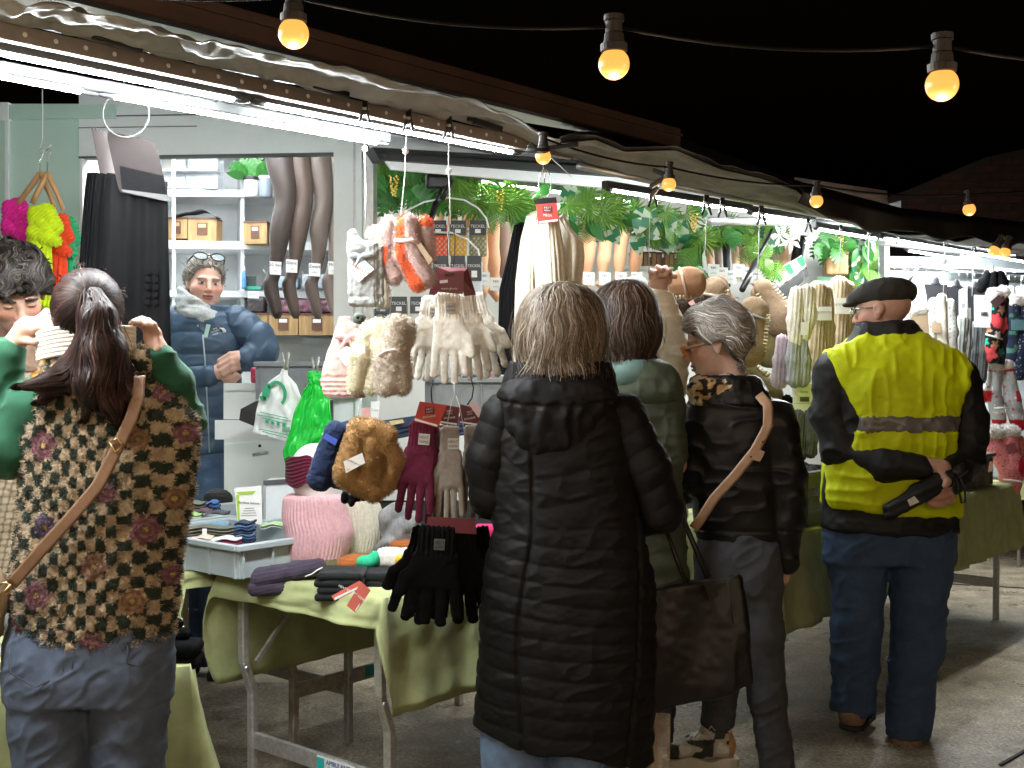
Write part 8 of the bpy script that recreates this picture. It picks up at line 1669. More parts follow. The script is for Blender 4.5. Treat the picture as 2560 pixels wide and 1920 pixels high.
def strapf(pts, w, tz=0):
    A = np.array(pts, float); t = np.linspace(0, 1, len(A))
    def fn(u, v):
        c = np.stack([np.interp(v, t, A[:, i]) for i in range(3)], 1); e = .01; c2 = np.stack([np.interp(np.clip(v + e, 0, 1), t, A[:, i]) for i in range(3)], 1); c1 = np.stack([np.interp(np.clip(v - e, 0, 1), t, A[:, i]) for i in range(3)], 1)
        d = c2 - c1; n = np.stack((-d[:, 1], d[:, 0], 0 * d[:, 0]), 1); n /= np.maximum(np.linalg.norm(n, axis=1, keepdims=True), 1e-9); return c + n * ((u - .5) * w)[:, None]
    return fn
it.sheet('strap', strapf([(1884, 985, 62), (1902, 1010, 84), (1900, 1060, 92), (1868, 1120, 92), (1820, 1180, 92), (1770, 1235, 90), (1736, 1290, 84), (1722, 1310, 76)], 24), 5, 40, TANL, 3)
for k in range(3): it.tube('strap_hole', [(1886 - 14 * k, 1098 + 18 * k, 94), (1886 - 14 * k, 1098 + 18 * k, 98)], 2, BLACKM)
it.card('strap_tip', [(1868, 1112, 97), (1892, 1122, 97), (1880, 1146, 97), (1858, 1140, 97)], TANL, 3)

# ---- 5. man in the yellow vest
p = Person('man in flat cap and yellow safety vest holding an umbrella behind his back', 4.5, (2240, 1846))
hd = Head(2206, 776, 0, 158, 58, 4, 0, .02)
handL = [((2262, 1150, 112), 24), ((2290, 1152, 126), 22)]
p.body(hd, (.50, .28, .21), [lambda Q: RY(Q, [(850, 2222, 0, 80, 44), (920, 2234, 0, 120, 60), (1250, 2226, 0, 120, 70)]), lambda Q: chain(Q, [(np.array((2085, 930, 0)), 30), (np.array((2064, 1050, 0)), 26), (np.array((2100, 1135, 20)), 24), (np.array((2190, 1155, 80)), 22), (np.array((2276, 1152, 118)), 18), (np.array((2310, 1158, 130)), 20)], 10), lambda Q: chain(Q, [(np.array((2395, 945, 0)), 30), (np.array((2420, 1060, 0)), 26), (np.array((2395, 1150, 30)), 24), (np.array((2340, 1180, 90)), 20), (np.array((2308, 1190, 126)), 24), (np.array((2300, 1205, 128)), 24)], 10)] + [(lambda Q, fn=fn: chain(Q, [(np.array(a, float), 8.6) for a in fn], 4)) for fn in ([(2302, 1170, 140), (2312, 1188, 158), (2304, 1196, 166)], [(2322, 1208, 132), (2330, 1228, 140), (2316, 1236, 150)], [(2310, 1214, 134), (2316, 1238, 142), (2300, 1242, 152)], [(2298, 1216, 134), (2300, 1240, 142), (2286, 1244, 150)], [(2286, 1214, 132), (2286, 1236, 140), (2276, 1240, 146)])], (2020, 680, 2470, 1262, -90, 185), 3.4, 7, beard=.0, brow=(.3, .26, .22))
tor = lambda Q: RY(Q, [(815, 2216, 0, 74, 52), (850, 2222, 0, 100, 62), (885, 2234, 0, 160, 74), (960, 2238, 0, 176, 90), (1080, 2238, 0, 164, 96), (1180, 2226, 0, 162, 98), (1280, 2224, 0, 166, 100), (1330, 2224, 0, 170, 102)])
aL = [((2090, 925, 0), 50), ((2074, 1040, 0), 46), ((2096, 1122, 20), 46), ((2190, 1158, 84), 42), ((2262, 1156, 112), 31)]; aR = [((2392, 945, 0), 52), ((2418, 1058, 0), 50), ((2398, 1148, 26), 48), ((2346, 1178, 86), 40), ((2322, 1180, 112), 32)]
fs = lambda V: 5.5 * (1 - np.abs(noise(V * np.array((.016, .03, .016)) + 2, 1.0))) ** 3 + 4 * noise(V, .022) + 1.5 * noise(V, .07)
p.garment('jacket', lambda Q: np.maximum(tor(Q), Q[:, 1] - 1318 - .03 * (Q[:, 0] - 2060)), (2040, 805, 2420, 1340, -115, 115), BLKC, 4.5, fs)
for a in (aL, aR): p.garment('sleeve', lambda Q: chain(Q, [(np.array(q), r) for q, r in a], 16), (min(q[0] for q, r in a) - 56, 865, max(q[0] for q, r in a) + 56, 1235, -60, 160), BLKC, 4, fs)
p.garment('collar', lambda Q: smax(RY(Q, [(806, 2216, 0, 72, 58), (834, 2218, 2, 82, 62), (858, 2220, 4, 96, 66)]), -RY(Q, [(790, 2210, 0, 60, 46), (865, 2212, 0, 64, 50)]), 8), (2110, 792, 2330, 866, -75, 80), BLKC, 4, fs)
vs = lambda Q: np.maximum(smin(smin(tor(Q), chain(Q, [(np.array(q), r) for q, r in aL[:2]], 16), 16), chain(Q, [(np.array(q), r) for q, r in aR[:2]], 16), 16) - 5, np.maximum(np.interp(Q[:, 1], [836, 860, 880, 930, 1000, 1043, 1100, 1160, 1262], [2150, 2120, 2070, 2082, 2112, 2138, 2120, 2068, 2068]) - Q[:, 0], Q[:, 0] - np.interp(Q[:, 1], [836, 860, 880, 912, 1000, 1077, 1150, 1200, 1283], [2290, 2330, 2392, 2406, 2386, 2358, 2376, 2386, 2386])) * .9)
vest = lambda Q: np.maximum(np.maximum(vs(Q), 842 - Q[:, 1]), Q[:, 1] - 1260 - .07 * (Q[:, 0] - 2070))
YEL = mat('safety yellow', (.62, .72, .004), .6, var=.08, ns=14, bump=.15, bs=300, spec=.3)
vd = lambda V: fs(V) + 3 + 4.5 * (1 - np.abs(noise(V * np.array((.035, .009, .035)) + 12, 1.0))) ** 3
p.garment('safety_vest', vest, (2060, 836, 2415, 1300, -110, 115), YEL, 4, vd, rel=0)
p.garment('reflective_band', lambda Q: np.maximum(vs(Q) - 2, np.abs(Q[:, 1] - 1056 - .00002 * (Q[:, 0] - 2240) ** 2 * 4) - 16), (2060, 1030, 2410, 1085, -115, 118), mat('reflective grey', (.17, .155, .145), .35, var=.08, metal=.2), 4, lambda V: vd(V) * 1.0, rel=0)
p.garment('cap', lambda Q: smax(smin(smin(ell(hd.L(Q), (0, -.08, .265), (.375, .47, .25)), ell(hd.L(Q), (0, .28, .225), (.26, .26, .13)), .14), ell(hd.L(Q), (0, .46, .135), (.24, .16, .045)), .06) * hd.H, (-(hd.L(Q)[:, 2] - np.interp(hd.L(Q)[:, 1], [-.5, .1, .6], [.10, .14, .08]))) * hd.H, 6), (2085, 670, 2305, 800, -85, 85), mat('cap wool', (.020, .017, .013), .9, var=.25, ns=60, bump=.3, bs=400), 3, fold_noise((.02, .02, .02), 2.0), rel=1)
p.tube('glasses', [hd.G(-.315, .0, .03), hd.G(-.27, .26, .05), hd.G(-.235, .42, .04)], 1.6, CHROME)
for sg in (-1, 1): p.tube('lens_frame', [hd.G(sg * .13 + .09 * math.cos(a), .44, -.0 + .07 * math.sin(a)) for a in np.linspace(0, 2 * math.pi, 18)], 1.6, CHROME)
p.trousers([[((2146, 1360, 0), 75), ((2142, 1560, 0), 61), ((2136, 1784, -20), 52)], [((2298, 1360, 10), 77), ((2288, 1600, 16), 61), ((2258, 1832, 24), 54)]], DENIMN, [(1290, 2222, 0, 158, 92), (1340, 2222, 0, 160, 94), (1400, 2222, 2, 156, 92)], 5, 1.9)
p.shoe((2130, 1806, 0), (2190, 1806, -90), 44, SHOEBR, SOLEB); p.shoe((2254, 1866, 36), (2262, 1866, -70), 50, SHOEBR, SOLEB)
it = It('umbrella', 'folded black umbrella held behind the yellow vest', 'umbrella', 4.5, (2240, 1275))
it.blob('folded_canopy', lambda Q: chain(Q, [(np.array((2188, 1262, 128)), 20), (np.array((2250, 1222, 132)), 25), (np.array((2318, 1180, 134)), 23)], 8), (2155, 1145, 2350, 1292, 95, 168), BLKC, 3.2, lambda V: 2.2 * np.sin(V[:, 0] * .12 + V[:, 1] * .25) + 1.5 * noise(V, .08)); it.tube('handle', [(2318, 1182, 134), (2350, 1164, 132), (2364, 1156, 130)], [16, 15, 12], BLACKP, n=12)
it.tube('wrist_strap', [(2334, 1178, 150), (2340, 1205, 152), (2348, 1240, 150), (2356, 1238, 150), (2356, 1205, 150), (2344, 1180, 150)], 2.6, BLACKP); it.card('logo', [(2216, 1232, 160), (2232, 1222, 161), (2244, 1236, 160), (2222, 1246, 160)], PAPER, 1.5)

# ---- 6. woman in the checked fleece
p = Person('woman with dark ponytail in checked fleece vest, seen from behind', 2.55, (230, 2570))
hd = Head(222, 800, 0, 232, 8, 4, 0); PT = (.52, .32, .24)
fingL = [[(92, 800, -6), (118, 780, 4), (142, 792, 10)], [(92, 808, 2), (122, 792, 14), (146, 804, 18)], [(86, 820, 8), (118, 806, 22), (144, 816, 24)], [(78, 832, 14), (108, 820, 28), (134, 826, 30)]]; thL = [(62, 852, 24), (100, 856, 34), (146, 836, 34)]
fingR = [[(366, 822, 6), (350, 804, 14), (334, 812, 20)], [(374, 820, 12), (362, 800, 22), (342, 806, 28)], [(384, 822, 16), (378, 804, 28), (360, 806, 34)], [(394, 830, 18), (392, 814, 30), (378, 812, 36)]]; thR = [(398, 850, 18), (404, 872, 28), (394, 888, 30)]
p.body(hd, PT, [lambda Q: RY(Q, [(940, 232, 0, 130, 60), (1030, 240, 0, 170, 85), (1500, 235, 0, 165, 90)]),
    lambda Q: chain(Q, [(np.array((110, 1010, 0)), 46), (np.array((10, 1110, -20)), 42), (np.array((0, 960, -10)), 32), (np.array((34, 866, 10)), 24), (np.array((66, 826, 6)), 30)], 12), lambda Q: ell(Q, (74, 818, 2), (32, 27, 17)),
    lambda Q: chain(Q, [(np.array((380, 1000, -10)), 46), (np.array((440, 1060, -60)), 40), (np.array((420, 930, -20)), 30), (np.array((392, 868, 4)), 26)], 12), lambda Q: ell(Q, (384, 842, 6), (24, 30, 16))] + [(lambda Q, fn=fn: chain(Q, [(np.array(a, float), r) for a, r in zip(fn, (10, 9, 8))], 4)) for fn in fingL + fingR + [thL, thR]], (-60, 670, 500, 1510, -120, 130), 3.6, 8)
NAIL = mat('dark nail polish', (.06, .012, .02), .25); p.blob('nail', lambda Q: ell(Q, (143, 834, 40), (7, 6, 4)), (132, 824, 154, 844, 32, 48), NAIL, 1.6)
fl_rows = [(905, 232, 0, 96, 70), (945, 236, 0, 138, 84), (985, 250, 0, 190, 98), (1050, 268, 0, 226, 106), (1150, 272, 0, 222, 112), (1300, 256, 0, 212, 116), (1450, 240, 0, 208, 120), (1600, 232, 0, 200, 122)]
flf = lambda Q: np.maximum(RY(Q, fl_rows), (Q[:, 1] - np.interp(Q[:, 0], [20, 90, 200, 320, 430], [1540, 1580, 1602, 1606, 1592])) * .95)
FLOW = [(142, 1108, 34, 0), (375, 1094, 28, 1), (474, 1080, 24, 0), (152, 1305, 30, 2), (389, 1313, 34, 0), (273, 1400, 31, 3), (130, 1470, 34, 0), (360, 1485, 31, 1), (270, 1590, 30, 0), (300, 1222, 24, 0), (452, 1240, 26, 1), (20, 1250, 24, 0), (420, 980, 24, 0), (60, 1560, 24, 0), (440, 1430, 24, 0)]
FC = ((.22, .105, .125), (.28, .17, .10), (.12, .09, .15), (.24, .14, .105))
def fleecec(V):
    ang = np.arctan2(V[:, 0] - 240, V[:, 2]); u = np.where(V[:, 2] > 0, 240 + ang * 175, V[:, 0]) + 6 * noise(V, .03) + 4 * noise(V, .16); v = V[:, 1] + 6 * noise(V + 60, .03) + 4 * noise(V + 30, .16)
    iu = np.floor(u / 33.0); iv = np.floor(v / 31.0); par = ((iu + iv) % 2) == 0
    c = np.where(par[:, None], np.array((.028, .038, .026)), np.array((.44, .345, .235))) * (1 + .25 * noise(V, .09))[:, None]
    for x, y, r, k in FLOW:
        rr = np.hypot(V[:, 0] - x, V[:, 1] - y); a = np.arctan2(V[:, 1] - y, V[:, 0] - x); m = (rr < r * (1 + .14 * np.cos(7 * a))) & (V[:, 2] > -30); c[m] = np.array(FC[k]) * (1 + .3 * np.sin(rr[m] * .5))[:, None]; c[m & (rr < r * .2)] = (.45, .32, .12)
    return c
p.garment('fleece_vest', flf, (5, 898, 500, 1612, -130, 130), FURV, 4, lambda V: 5 * noise(V, .012) + 4 * noise(V, .05) + 3.0 * noise(V, .11) - 3 * ((((np.floor(V[:, 0] / 33) + np.floor(V[:, 1] / 31)) % 2) == 0)), fleecec, rel=0, fur=(64000, 10, 1.6))
p.garment('vest_collar', lambda Q: smax(smin(RY(Q, [(880, 236, 0, 108, 84), (930, 236, 0, 116, 88), (975, 238, 0, 128, 92)]), ell(Q, (366, 900, 10), (34, 40, 40)), 14), -RY(Q, [(860, 234, -4, 90, 66), (985, 234, -4, 94, 70)]), 10), (110, 862, 410, 978, -100, 105), FURV, 4, lambda V: 3 * noise(V, .06), fleecec, rel=0, fur=(7000, 10, 1.6))
GRN = mat('green sweatshirt', (.012, .085, .042), .9, var=.12, ns=30, bump=.2, bs=500, sheen=.1)
p.garment('sleeve', lambda Q: chain(Q, [(np.array((84, 1020, 0)), 74), (np.array((20, 1110, -14)), 82), (np.array((-40, 1080, -14)), 70), (np.array((-14, 960, -6)), 54), (np.array((24, 884, 10)), 42)], 24), (-130, 820, 175, 1215, -110, 95), GRN, 5, lambda V: 5 * noise(V, .014) + 5 * (1 - np.abs(noise(V * np.array((.012, .02, .012)) + 4, 1.0))) ** 4, rel=2)
p.garment('sleeve', lambda Q: chain(Q, [(np.array((400, 1010, -50)), 56), (np.array((436, 1050, -70)), 54), (np.array((424, 950, -26)), 44), (np.array((400, 892, 2)), 36)], 20), (330, 845, 500, 1110, -135, 60), GRN, 5, fs, rel=1)
AUB = np.array(((.024, .012, .010), (.016, .009, .008), (.042, .021, .017), (.065, .034, .026), (.010, .006, .006)))
tie = np.array((262, 748, 96))
cap_ = lambda Q: smax(hd.skull(Q) - 8, hairline(hd.L(Q), [(-.5, -.22), (-.2, -.2), (0, -.1), (.1, .02), (.2, .2), (.36, .34)]) * hd.H, 8)
def tiedir(p_, i, g): d = tie - p_; return d / np.maximum(np.linalg.norm(d, axis=1, keepdims=True), 1e-6)
p.hair(cap_, (105, 675, 335, 900, -125, 125), (.020, .011, .012), AUB, tiedir, 3600, 9, 11, 2.6, 3.6, 6, lambda q: np.linalg.norm(q - tie, axis=1) > 60, 2.2, lambda V: .8 * noise(np.stack((np.arctan2(V[:, 1] - tie[1], V[:, 0] - tie[0]) * 14, V[:, 2] * .004, np.linalg.norm(V - tie, axis=1) * .004), 1), 1.0) + .4 * noise(np.stack((np.arctan2(V[:, 1] - tie[1], V[:, 0] - tie[0]) * 34, V[:, 2] * .008, 0 * V[:, 0]), 1), 1.0), 3.0)
tail = lambda Q: smin(chain(Q * np.array((1, 1, .9)), [(tie * np.array((1, 1, .9)), 25), (np.array((282, 800, 100)), 37), (np.array((292, 880, 100)), 50), (np.array((288, 950, 104)), 52), (np.array((316, 1010, 104)), 26), (np.array((332, 1048, 104)), 5)], 20), chain(Q, [(np.array((270, 870, 96)), 40), (np.array((225, 930, 104)), 38), (np.array((160, 956, 112)), 15), (np.array((108, 962, 112)), 5)], 18), 26); tail0 = tail; tail = lambda Q: smin(smin(smin(tail0(Q), chain(Q, [(np.array((248, 930, 100)), 26), (np.array((262, 990, 106)), 20), (np.array((256, 1036, 108)), 4)], 10), 10), chain(Q, [(np.array((330, 920, 96)), 24), (np.array((352, 980, 98)), 16), (np.array((372, 1022, 98)), 4)], 10), 10), chain(Q, [(np.array((240, 900, 104)), 24), (np.array((190, 960, 112)), 13), (np.array((150, 1002, 114)), 3)], 10), 12)
o = p.blob('ponytail', tail, (90, 715, 385, 1070, 20, 190), HAIRM, 4, lambda V: 9 * noise(V * np.array((1, .12, 1)), .06) + 5 * noise(V * np.array((1, .1, 1)), .16), lambda V: np.tile((.020, .011, .012), (len(V), 1)) * np.clip(1 + 1.1 * noise(V * np.array((1, .08, 1)), .12), .25, 2.6)[:, None])
rng = np.random.default_rng(8); Vt, Qt = nets(tail, (90, 715, 20), (385, 1070, 190), 5); st, _, _ = surf_samples(Vt, Qt, 9000, rng); st = st[(st[:, 1] < 985) & (st[:, 2] > 60)][:3600]
def taildir(p_, i, g):
    d = np.tile(down, (len(p_), 1)); left = np.clip((255 - p_[:, 0]) / 60, 0, 1) * (p_[:, 1] > 860); d[:, 0] -= left * 1.6; d[:, 1] -= left * .75; d[:, 0] += .35 * np.sin(p_[:, 1] * .035 + p_[:, 0] * .05) + .25 * np.sign(p_[:, 0] - 300) * (p_[:, 1] > 960); return d
p.strands('hair_strands', tail, st, taildir, 11, 13, 3.4, AUB, rng, 3.0, o)
p.blob('hair_tie', lambda Q: ell(Q, tie + np.array((0, -2, 4)), (20, 12, 20)), (238, 732, 288, 766, 72, 126), mat('hair tie', (.10, .06, .03), .7), 3)
p.trousers([[((128, 1640, 0), 108), ((130, 1800, 0), 100), ((140, 2200, 0), 78), ((150, 2530, 0), 66)], [((320, 1640, 0), 104), ((322, 1800, 0), 94), ((320, 2200, 0), 76), ((318, 2530, 0), 64)]], DENIMG, [(1540, 228, 0, 196, 112), (1600, 226, 0, 206, 122), (1680, 224, 4, 208, 126), (1740, 224, 2, 206, 118)], 5.5, 1.6)
for k, (x0, x1, yy) in enumerate(((68, 208, 1620), (352, 418, 1600))): 
    xa = np.linspace(x0, x1, 6)
    p.tube('pocket_seam', [(x0 + 4, 1590, 118), (x0 + 8, 1650, 124), ((x0 + x1) / 2, 1684, 128), (x1 - 4, 1654, 126), (x1, 1590, 120)] if k == 0 else [(352, 1590, 104), (352, 1632, 108), (376, 1642, 98), (404, 1634, 80)], 1.6, mat('seam thread', (.05, .05, .06), .8))
p.tube('centre_seam', [(228, 1590, 124), (226, 1640, 126), (224, 1720, 110)], 1.6, MATS['seam thread'])
p.shoe((150, 2548, 10), (150, 2558, -120), 56, SHOEB); p.shoe((318, 2548, 10), (318, 2558, -120), 56, SHOEB)
it = It('crossbody_bag', 'tan crossbody bag with strap and buckle on the fleece vest', 'bag', 2.55, (20, 1600)); BRL = mat('brown strap', (.21, .115, .062), .5, var=.12, ns=40); TANB = mat('tan bag leather', (.40, .29, .19), .45, var=.12, ns=20)
it.sheet('strap', strapf([(378, 940, 96), (384, 990, 124), (372, 1040, 138), (340, 1110, 142), (295, 1200, 146), (236, 1270, 148), (160, 1352, 144), (84, 1436, 130)], 30), 6, 60, BRL, 4)
GOLD = mat('gold metal', (.55, .36, .16), .3, metal=1.0)
it.tube('buckle', [(326, 1096, 152), (344, 1086, 152), (356, 1104, 152), (338, 1120, 152), (326, 1096, 152)], 3, GOLD); it.tube('ring', ring_pts(68, 1446, 14, n=16, z=132), 2.4, GOLD); it.tube('clasp', [(84, 1436, 134), (60, 1462, 134), (48, 1480, 130)], 3, GOLD); it.tube('ring', [(24, 1506, 128), (30, 1486, 130), (52, 1488, 130), (48, 1508, 130), (24, 1506, 128)], 2.6, GOLD)
it.blob('bag_body', lambda Q: smin(ell(Q, (-30, 1480, 60), (76, 96, 56)), rbox(Q, (-40, 1510, 60), (66, 84, 50), 30), 10), (-140, 1370, 60, 1610, 0, 130), TANB, 5); it.tube('zip', [(0, 1392, 104), (26, 1420, 108), (40, 1470, 110), (44, 1520, 108)], 4, SOLEW)
it = It('knit_headband', 'cream knit headband the ponytail woman holds behind her neck', 'headband', 2.55, (220, 900))
it.sheet('band', lambda u, v: np.stack((100 + 250 * u, 816 + 74 * v - 10 * np.sin(u * math.pi) + 14 * (1 - u), 26 + 66 * np.sin(u * math.pi) + 3 * np.abs(np.sin(v * 7 * math.pi)) + 3 * np.sin(u * 9)), 1), 50, 50, K_WHITE, 8)

# ---- 7. young man at the left edge
p = Person('dark haired young man in checked coat at the left frame edge', 3.35, (20, 2170))
hd = Head(38, 728, 0, 206, 214, 34, -8)
p.body(hd, (.46, .28, .21), [lambda Q: RY(Q, [(860, 20, 0, 100, 55), (950, 10, 0, 150, 75), (1200, 0, 0, 150, 80)]), lambda Q: chain(Q, [(np.array((150, 960, 0)), 34), (np.array((160, 1130, 10)), 30), (np.array((120, 1200, 60)), 24)])], (-180, 600, 215, 1230, -120, 140), 4, 9, beard=.45, closed=True, brow=(.03, .02, .018))
hy = lambda Q: smax(hd.skull(Q) - 20 - 9 * noise(Q, .03), hairline(hd.L(Q), [(-.5, -.24), (-.25, -.2), (-.06, .0), (.06, -.02), (.12, .02), (.2, .12), (.3, .20), (.44, .25)]) * hd.H, 8)
def curly(p_, i, g): return hd.f * .6 + hd.r * .3 - hd.u * .15 * i * .3 + .8 * np.stack((np.sin(p_[:, 1] * .13 + p_[:, 2] * .1), np.sin(p_[:, 0] * .11 + 1), np.cos(p_[:, 0] * .09 + p_[:, 1] * .07)), 1)
p.hair(hy, (-110, 590, 165, 800, -120, 120), (.012, .010, .009), np.array(((.020, .016, .014), (.012, .010, .009), (.045, .037, .032), (.08, .07, .062))), curly, 3400, 8, 9, 3.0, 3.6, 7, lift=4, streak=lambda V: 1.1 * noise(V + 12 * noise(V, .02)[:, None], .045) + .4 * noise(V, .13), amp=7.0)
def plaid(V):
    c = np.tile((.30, .235, .165), (len(V), 1)); s1 = (np.mod(V[:, 0] + .2 * V[:, 1], 17) < 5); s2 = (np.mod(V[:, 1] - .1 * V[:, 0], 17) < 5); c[s1] *= .45; c[s2] *= .5
    y = (V[:, 0] > 105) & (np.mod(V[:, 1], 44) < 24); c[y] = c[y] * np.array((1.7, 1.05, .25)); return c
p.garment('coat', lambda Q: smin(RY(Q, [(868, 30, 0, 92, 60), (900, 26, 0, 120, 70), (960, 20, 0, 150, 84), (1200, 10, 0, 160, 92), (1500, 10, 0, 168, 96)]), chain(Q, [(np.array((136, 970, 0)), 50), (np.array((156, 1120, 10)), 46), (np.array((120, 1200, 60)), 38)], 14), 14), (-180, 860, 215, 1505, -110, 120), VCK, 4.5, fs, plaid)
p.garment('lapel', lambda Q: smax(RY(Q, [(856, 40, 6, 84, 62), (930, 44, 10, 92, 72)]), -RY(Q, [(850, 46, 10, 64, 50), (935, 50, 16, 64, 60)]), 8), (-60, 852, 145, 934, -70, 95), mat('brown wool', (.15, .09, .06), .9, var=.3, ns=60), 4, fs)
p.garment('shirt', lambda Q: RY(Q, [(850, 46, 22, 56, 44), (960, 44, 40, 50, 50)]), (-20, 845, 110, 965, -40, 100), mat('navy shirt', (.012, .016, .03), .8), 4)
p.trousers([[((-50, 1480, 0), 74), ((-50, 2140, 0), 46)], [((70, 1480, 0), 74), ((70, 2140, 0), 46)]], DENIMD, None, 7); p.shoe((-50, 2160, 10), (-60, 2165, 90), 46, SHOEB); p.shoe((70, 2160, 10), (80, 2165, 90), 46, SHOEB)

# ---- 8. seller
p = Person('seller in blue puffer jacket and grey scarf with folded hands', 5.4, (510, 1690))
hd = Head(512, 707, 0, 131, 207, 4, 3, .045)
fA = [[(612, 884, 62), (592, 886, 70), (566, 902, 72)], [(616, 894, 64), (594, 898, 74), (568, 914, 76)], [(616, 906, 64), (596, 910, 76), (572, 926, 78)], [(614, 918, 62), (598, 922, 74), (578, 936, 76)]]; fB = [[(574, 944, 62), (592, 946, 68), (606, 936, 70)], [(578, 952, 58), (598, 952, 62), (612, 940, 64)]]
p.body(hd, (.60, .36, .28), [lambda Q: RY(Q, [(775, 512, 0, 70, 36), (830, 512, 0, 88, 48), (1100, 510, 0, 84, 56)]), lambda Q: chain(Q, [(np.array((592, 800, 0)), 26), (np.array((668, 866, 20)), 22), (np.array((636, 890, 50)), 18), (np.array((614, 900, 60)), 19)], 8), lambda Q: ell(Q, (606, 900, 62), (21, 22, 12)), lambda Q: chain(Q, [(np.array((440, 800, 0)), 26), (np.array((432, 930, 10)), 22), (np.array((510, 944, 56)), 18), (np.array((560, 930, 64)), 18)], 8), lambda Q: ell(Q, (572, 926, 62), (24, 22, 12))] + [(lambda Q, fn=fn: chain(Q, [(np.array(a, float), 6.6) for a in fn], 3)) for fn in fA + fB], (400, 630, 700, 1110, -70, 100), 2.3, 5, brow=(.24, .16, .11), beard=.15)
jr = [(765, 510, 0, 60, 42), (790, 512, 0, 88, 54), (830, 512, 0, 104, 62), (950, 508, 4, 96, 66), (1060, 506, 4, 92, 66), (1130, 508, 2, 88, 62)]
sA = [((590, 806, 0), 42), ((650, 848, 14), 40), ((662, 878, 24), 36), ((630, 898, 48), 30)]; sB = [((442, 806, 0), 42), ((430, 920, 6), 40), ((470, 944, 40), 34), ((538, 940, 60), 28)]
def pq(V): s_ = np.abs(np.sin((V[:, 1] + 3 * noise(V, .03)) * math.pi / 52.0)); return 5.5 * (s_ ** .4 - .75) + 2.2 * noise(V, .05) + 2.5 * (1 - np.abs(noise(V * np.array((.03, .05, .03)), 1.0))) ** 3
p.garment('jacket', lambda Q: RY(Q, jr), (395, 758, 625, 1136, -75, 80), NYLB, 3.2, pq, rel=0)
for a in (sA, sB): p.garment('sleeve', lambda Q: chain(Q, [(np.array(q), r) for q, r in a], 10), (min(q[0] for q, r in a) - 46, 755, max(q[0] for q, r in a) + 46, 1000, -50, 100), NYLB, 3.2, lambda V: 4 * (np.abs(np.sin((V[:, 0] * .8 + V[:, 1] * .5) * math.pi / 44)) ** .4 - .75) + 3 * (1 - np.abs(noise(V * .035, 1.0))) ** 3, rel=0)
p.tube('zip', [(524, 838, 66), (530, 900, 70), (536, 1000, 72), (540, 1126, 66)], 2.0, mat('zip light', (.3, .36, .42), .4)); p.garment('shirt', lambda Q: ell(Q, (512, 815, 40), (22, 40, 20)), (488, 770, 536, 858, 15, 66), mat('cream shirt', (.6, .52, .42), .8), 3)
p.garment('scarf', lambda Q: smax(smin(smin(RY(Q, [(716, 492, 0, 44, 46), (745, 494, 4, 56, 54), (790, 506, 8, 58, 56), (806, 510, 10, 48, 50)]), ell(Q, (514, 792, 36), (44, 18, 26)), 10), ell(Q, (462, 726, 4), (18, 18, 30)), 10), -smin(hd.sdf(Q) - 2, ell(Q, (528, 745, 52), (34, 30, 40)), 6), 5) if False else smax(smax(smin(RY(Q, [(712, 488, -6, 40, 44), (745, 494, 0, 54, 50), (785, 506, 6, 60, 54), (808, 512, 10, 50, 48)]), ell(Q, (520, 794, 34), (40, 16, 24)), 10), -(hd.sdf(Q) - 1.5), 4), (716 + .52 * (Q[:, 0] - 450) - Q[:, 1]) * .88, 8), (432, 700, 578, 818, -60, 80), mat('grey fleece scarf', (.40, .41, .41), .95, var=.3, ns=160, bump=.5, bs=500), 2.8, fold_noise((.02, .06, .02), 3, .09, .8), rel=0)
p.text('THE', (556, 824, 74), 6, PAPER, -.3, name='logo_print'); p.text('NORTH', (556, 830, 75), 6, PAPER, -.3, name='logo_print'); p.text('FACE', (557, 837, 76), 6, PAPER, -.3, name='logo_print')
for k in range(3): p.tube('logo_arc', [(566 + 3 * k + 10 * math.cos(a), 832 + 10 * math.sin(a), 74) for a in np.linspace(-1.5, .1, 8)], 1.0, PAPER)
p.card('lanyard', [(533, 812, 66), (543, 814, 66), (536, 846, 70), (527, 844, 70)], mat('lanyard green', (.35, .5, .42), .6))
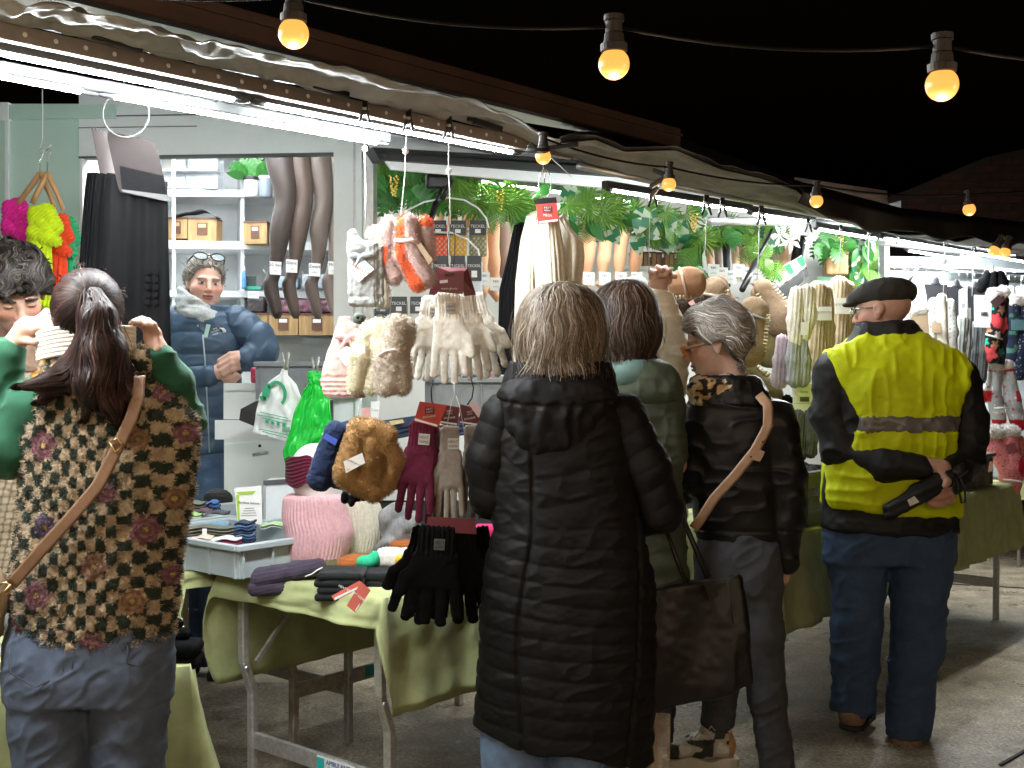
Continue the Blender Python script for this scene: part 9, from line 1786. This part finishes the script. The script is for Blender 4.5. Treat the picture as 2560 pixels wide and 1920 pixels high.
hsl = lambda Q: smax(hd.skull(Q) - 5 - 2 * noise(Q, .06), hairline(hd.L(Q), SHORT) * hd.H, 5)
def slick(p_, i, g): return -hd.f * .7 + hd.u * .25 + .2 * np.stack((np.sin(p_[:, 1] * .3), np.cos(p_[:, 0] * .3), 0 * p_[:, 0]), 1)
p.hair(hsl, (450, 630, 575, 740, -65, 65), (.21, .185, .16), np.array(((.27, .24, .21), (.18, .155, .13), (.36, .34, .31))), slick, 1700, 5, 6, 2.0, 3, 9, lift=2)
for sg in (-1, 1):
    p.tube('glasses_frame', [hd.G(sg * .16 + .13 * math.cos(a), .24 - .06 * math.sin(a), .50 + .07 * math.sin(a)) for a in np.linspace(0, 2 * math.pi, 18)], 1.8, BLACKP); p.tube('glasses_temple', [hd.G(sg * .29, .22, .5), hd.G(sg * .34, .0, .40), hd.G(sg * .34, -.1, .3)], 1.8, BLACKP)
    p.mesh('glasses_lens', [hd.G(sg * .16 + .12 * math.cos(a), .235 - .06 * math.sin(a), .50 + .065 * math.sin(a)) for a in np.linspace(0, 2 * math.pi, 18)[:-1]], [tuple(range(17))], mat('spectacle lens', (.5, .6, .65), .1, alpha=.35))
p.tube('glasses_bridge', [hd.G(-.04, .25, .52), hd.G(0, .27, .525), hd.G(.04, .25, .52)], 1.6, BLACKP)
p.trousers([[((470, 1160, 0), 50), ((478, 1660, 0), 32)], [((540, 1160, 10), 52), ((546, 1250, 14), 46), ((546, 1660, 0), 32)]], DENIM, [(1100, 506, 0, 84, 56), (1160, 506, 0, 88, 60)], 5, .8)
p.shoe((478, 1680, 0), (478, 1684, 60), 30, SHOEB); p.shoe((546, 1680, 0), (546, 1684, 60), 30, SHOEB)
it = It('woven_cap', 'black woven item lying beside the seller in front of the crates', 'cap', 4.9, (540, 1258)); it.blob('weave', lambda Q: ell(Q, (545, 1248, 0), (36, 26, 20)), (505, 1218, 588, 1278, -24, 24), mat('black weave', (.012, .012, .012), .6, wave=(60, 'Z', .5), bump=.6), 3, lambda V: 1.6 * np.abs(np.sin(V[:, 1] * .7)))
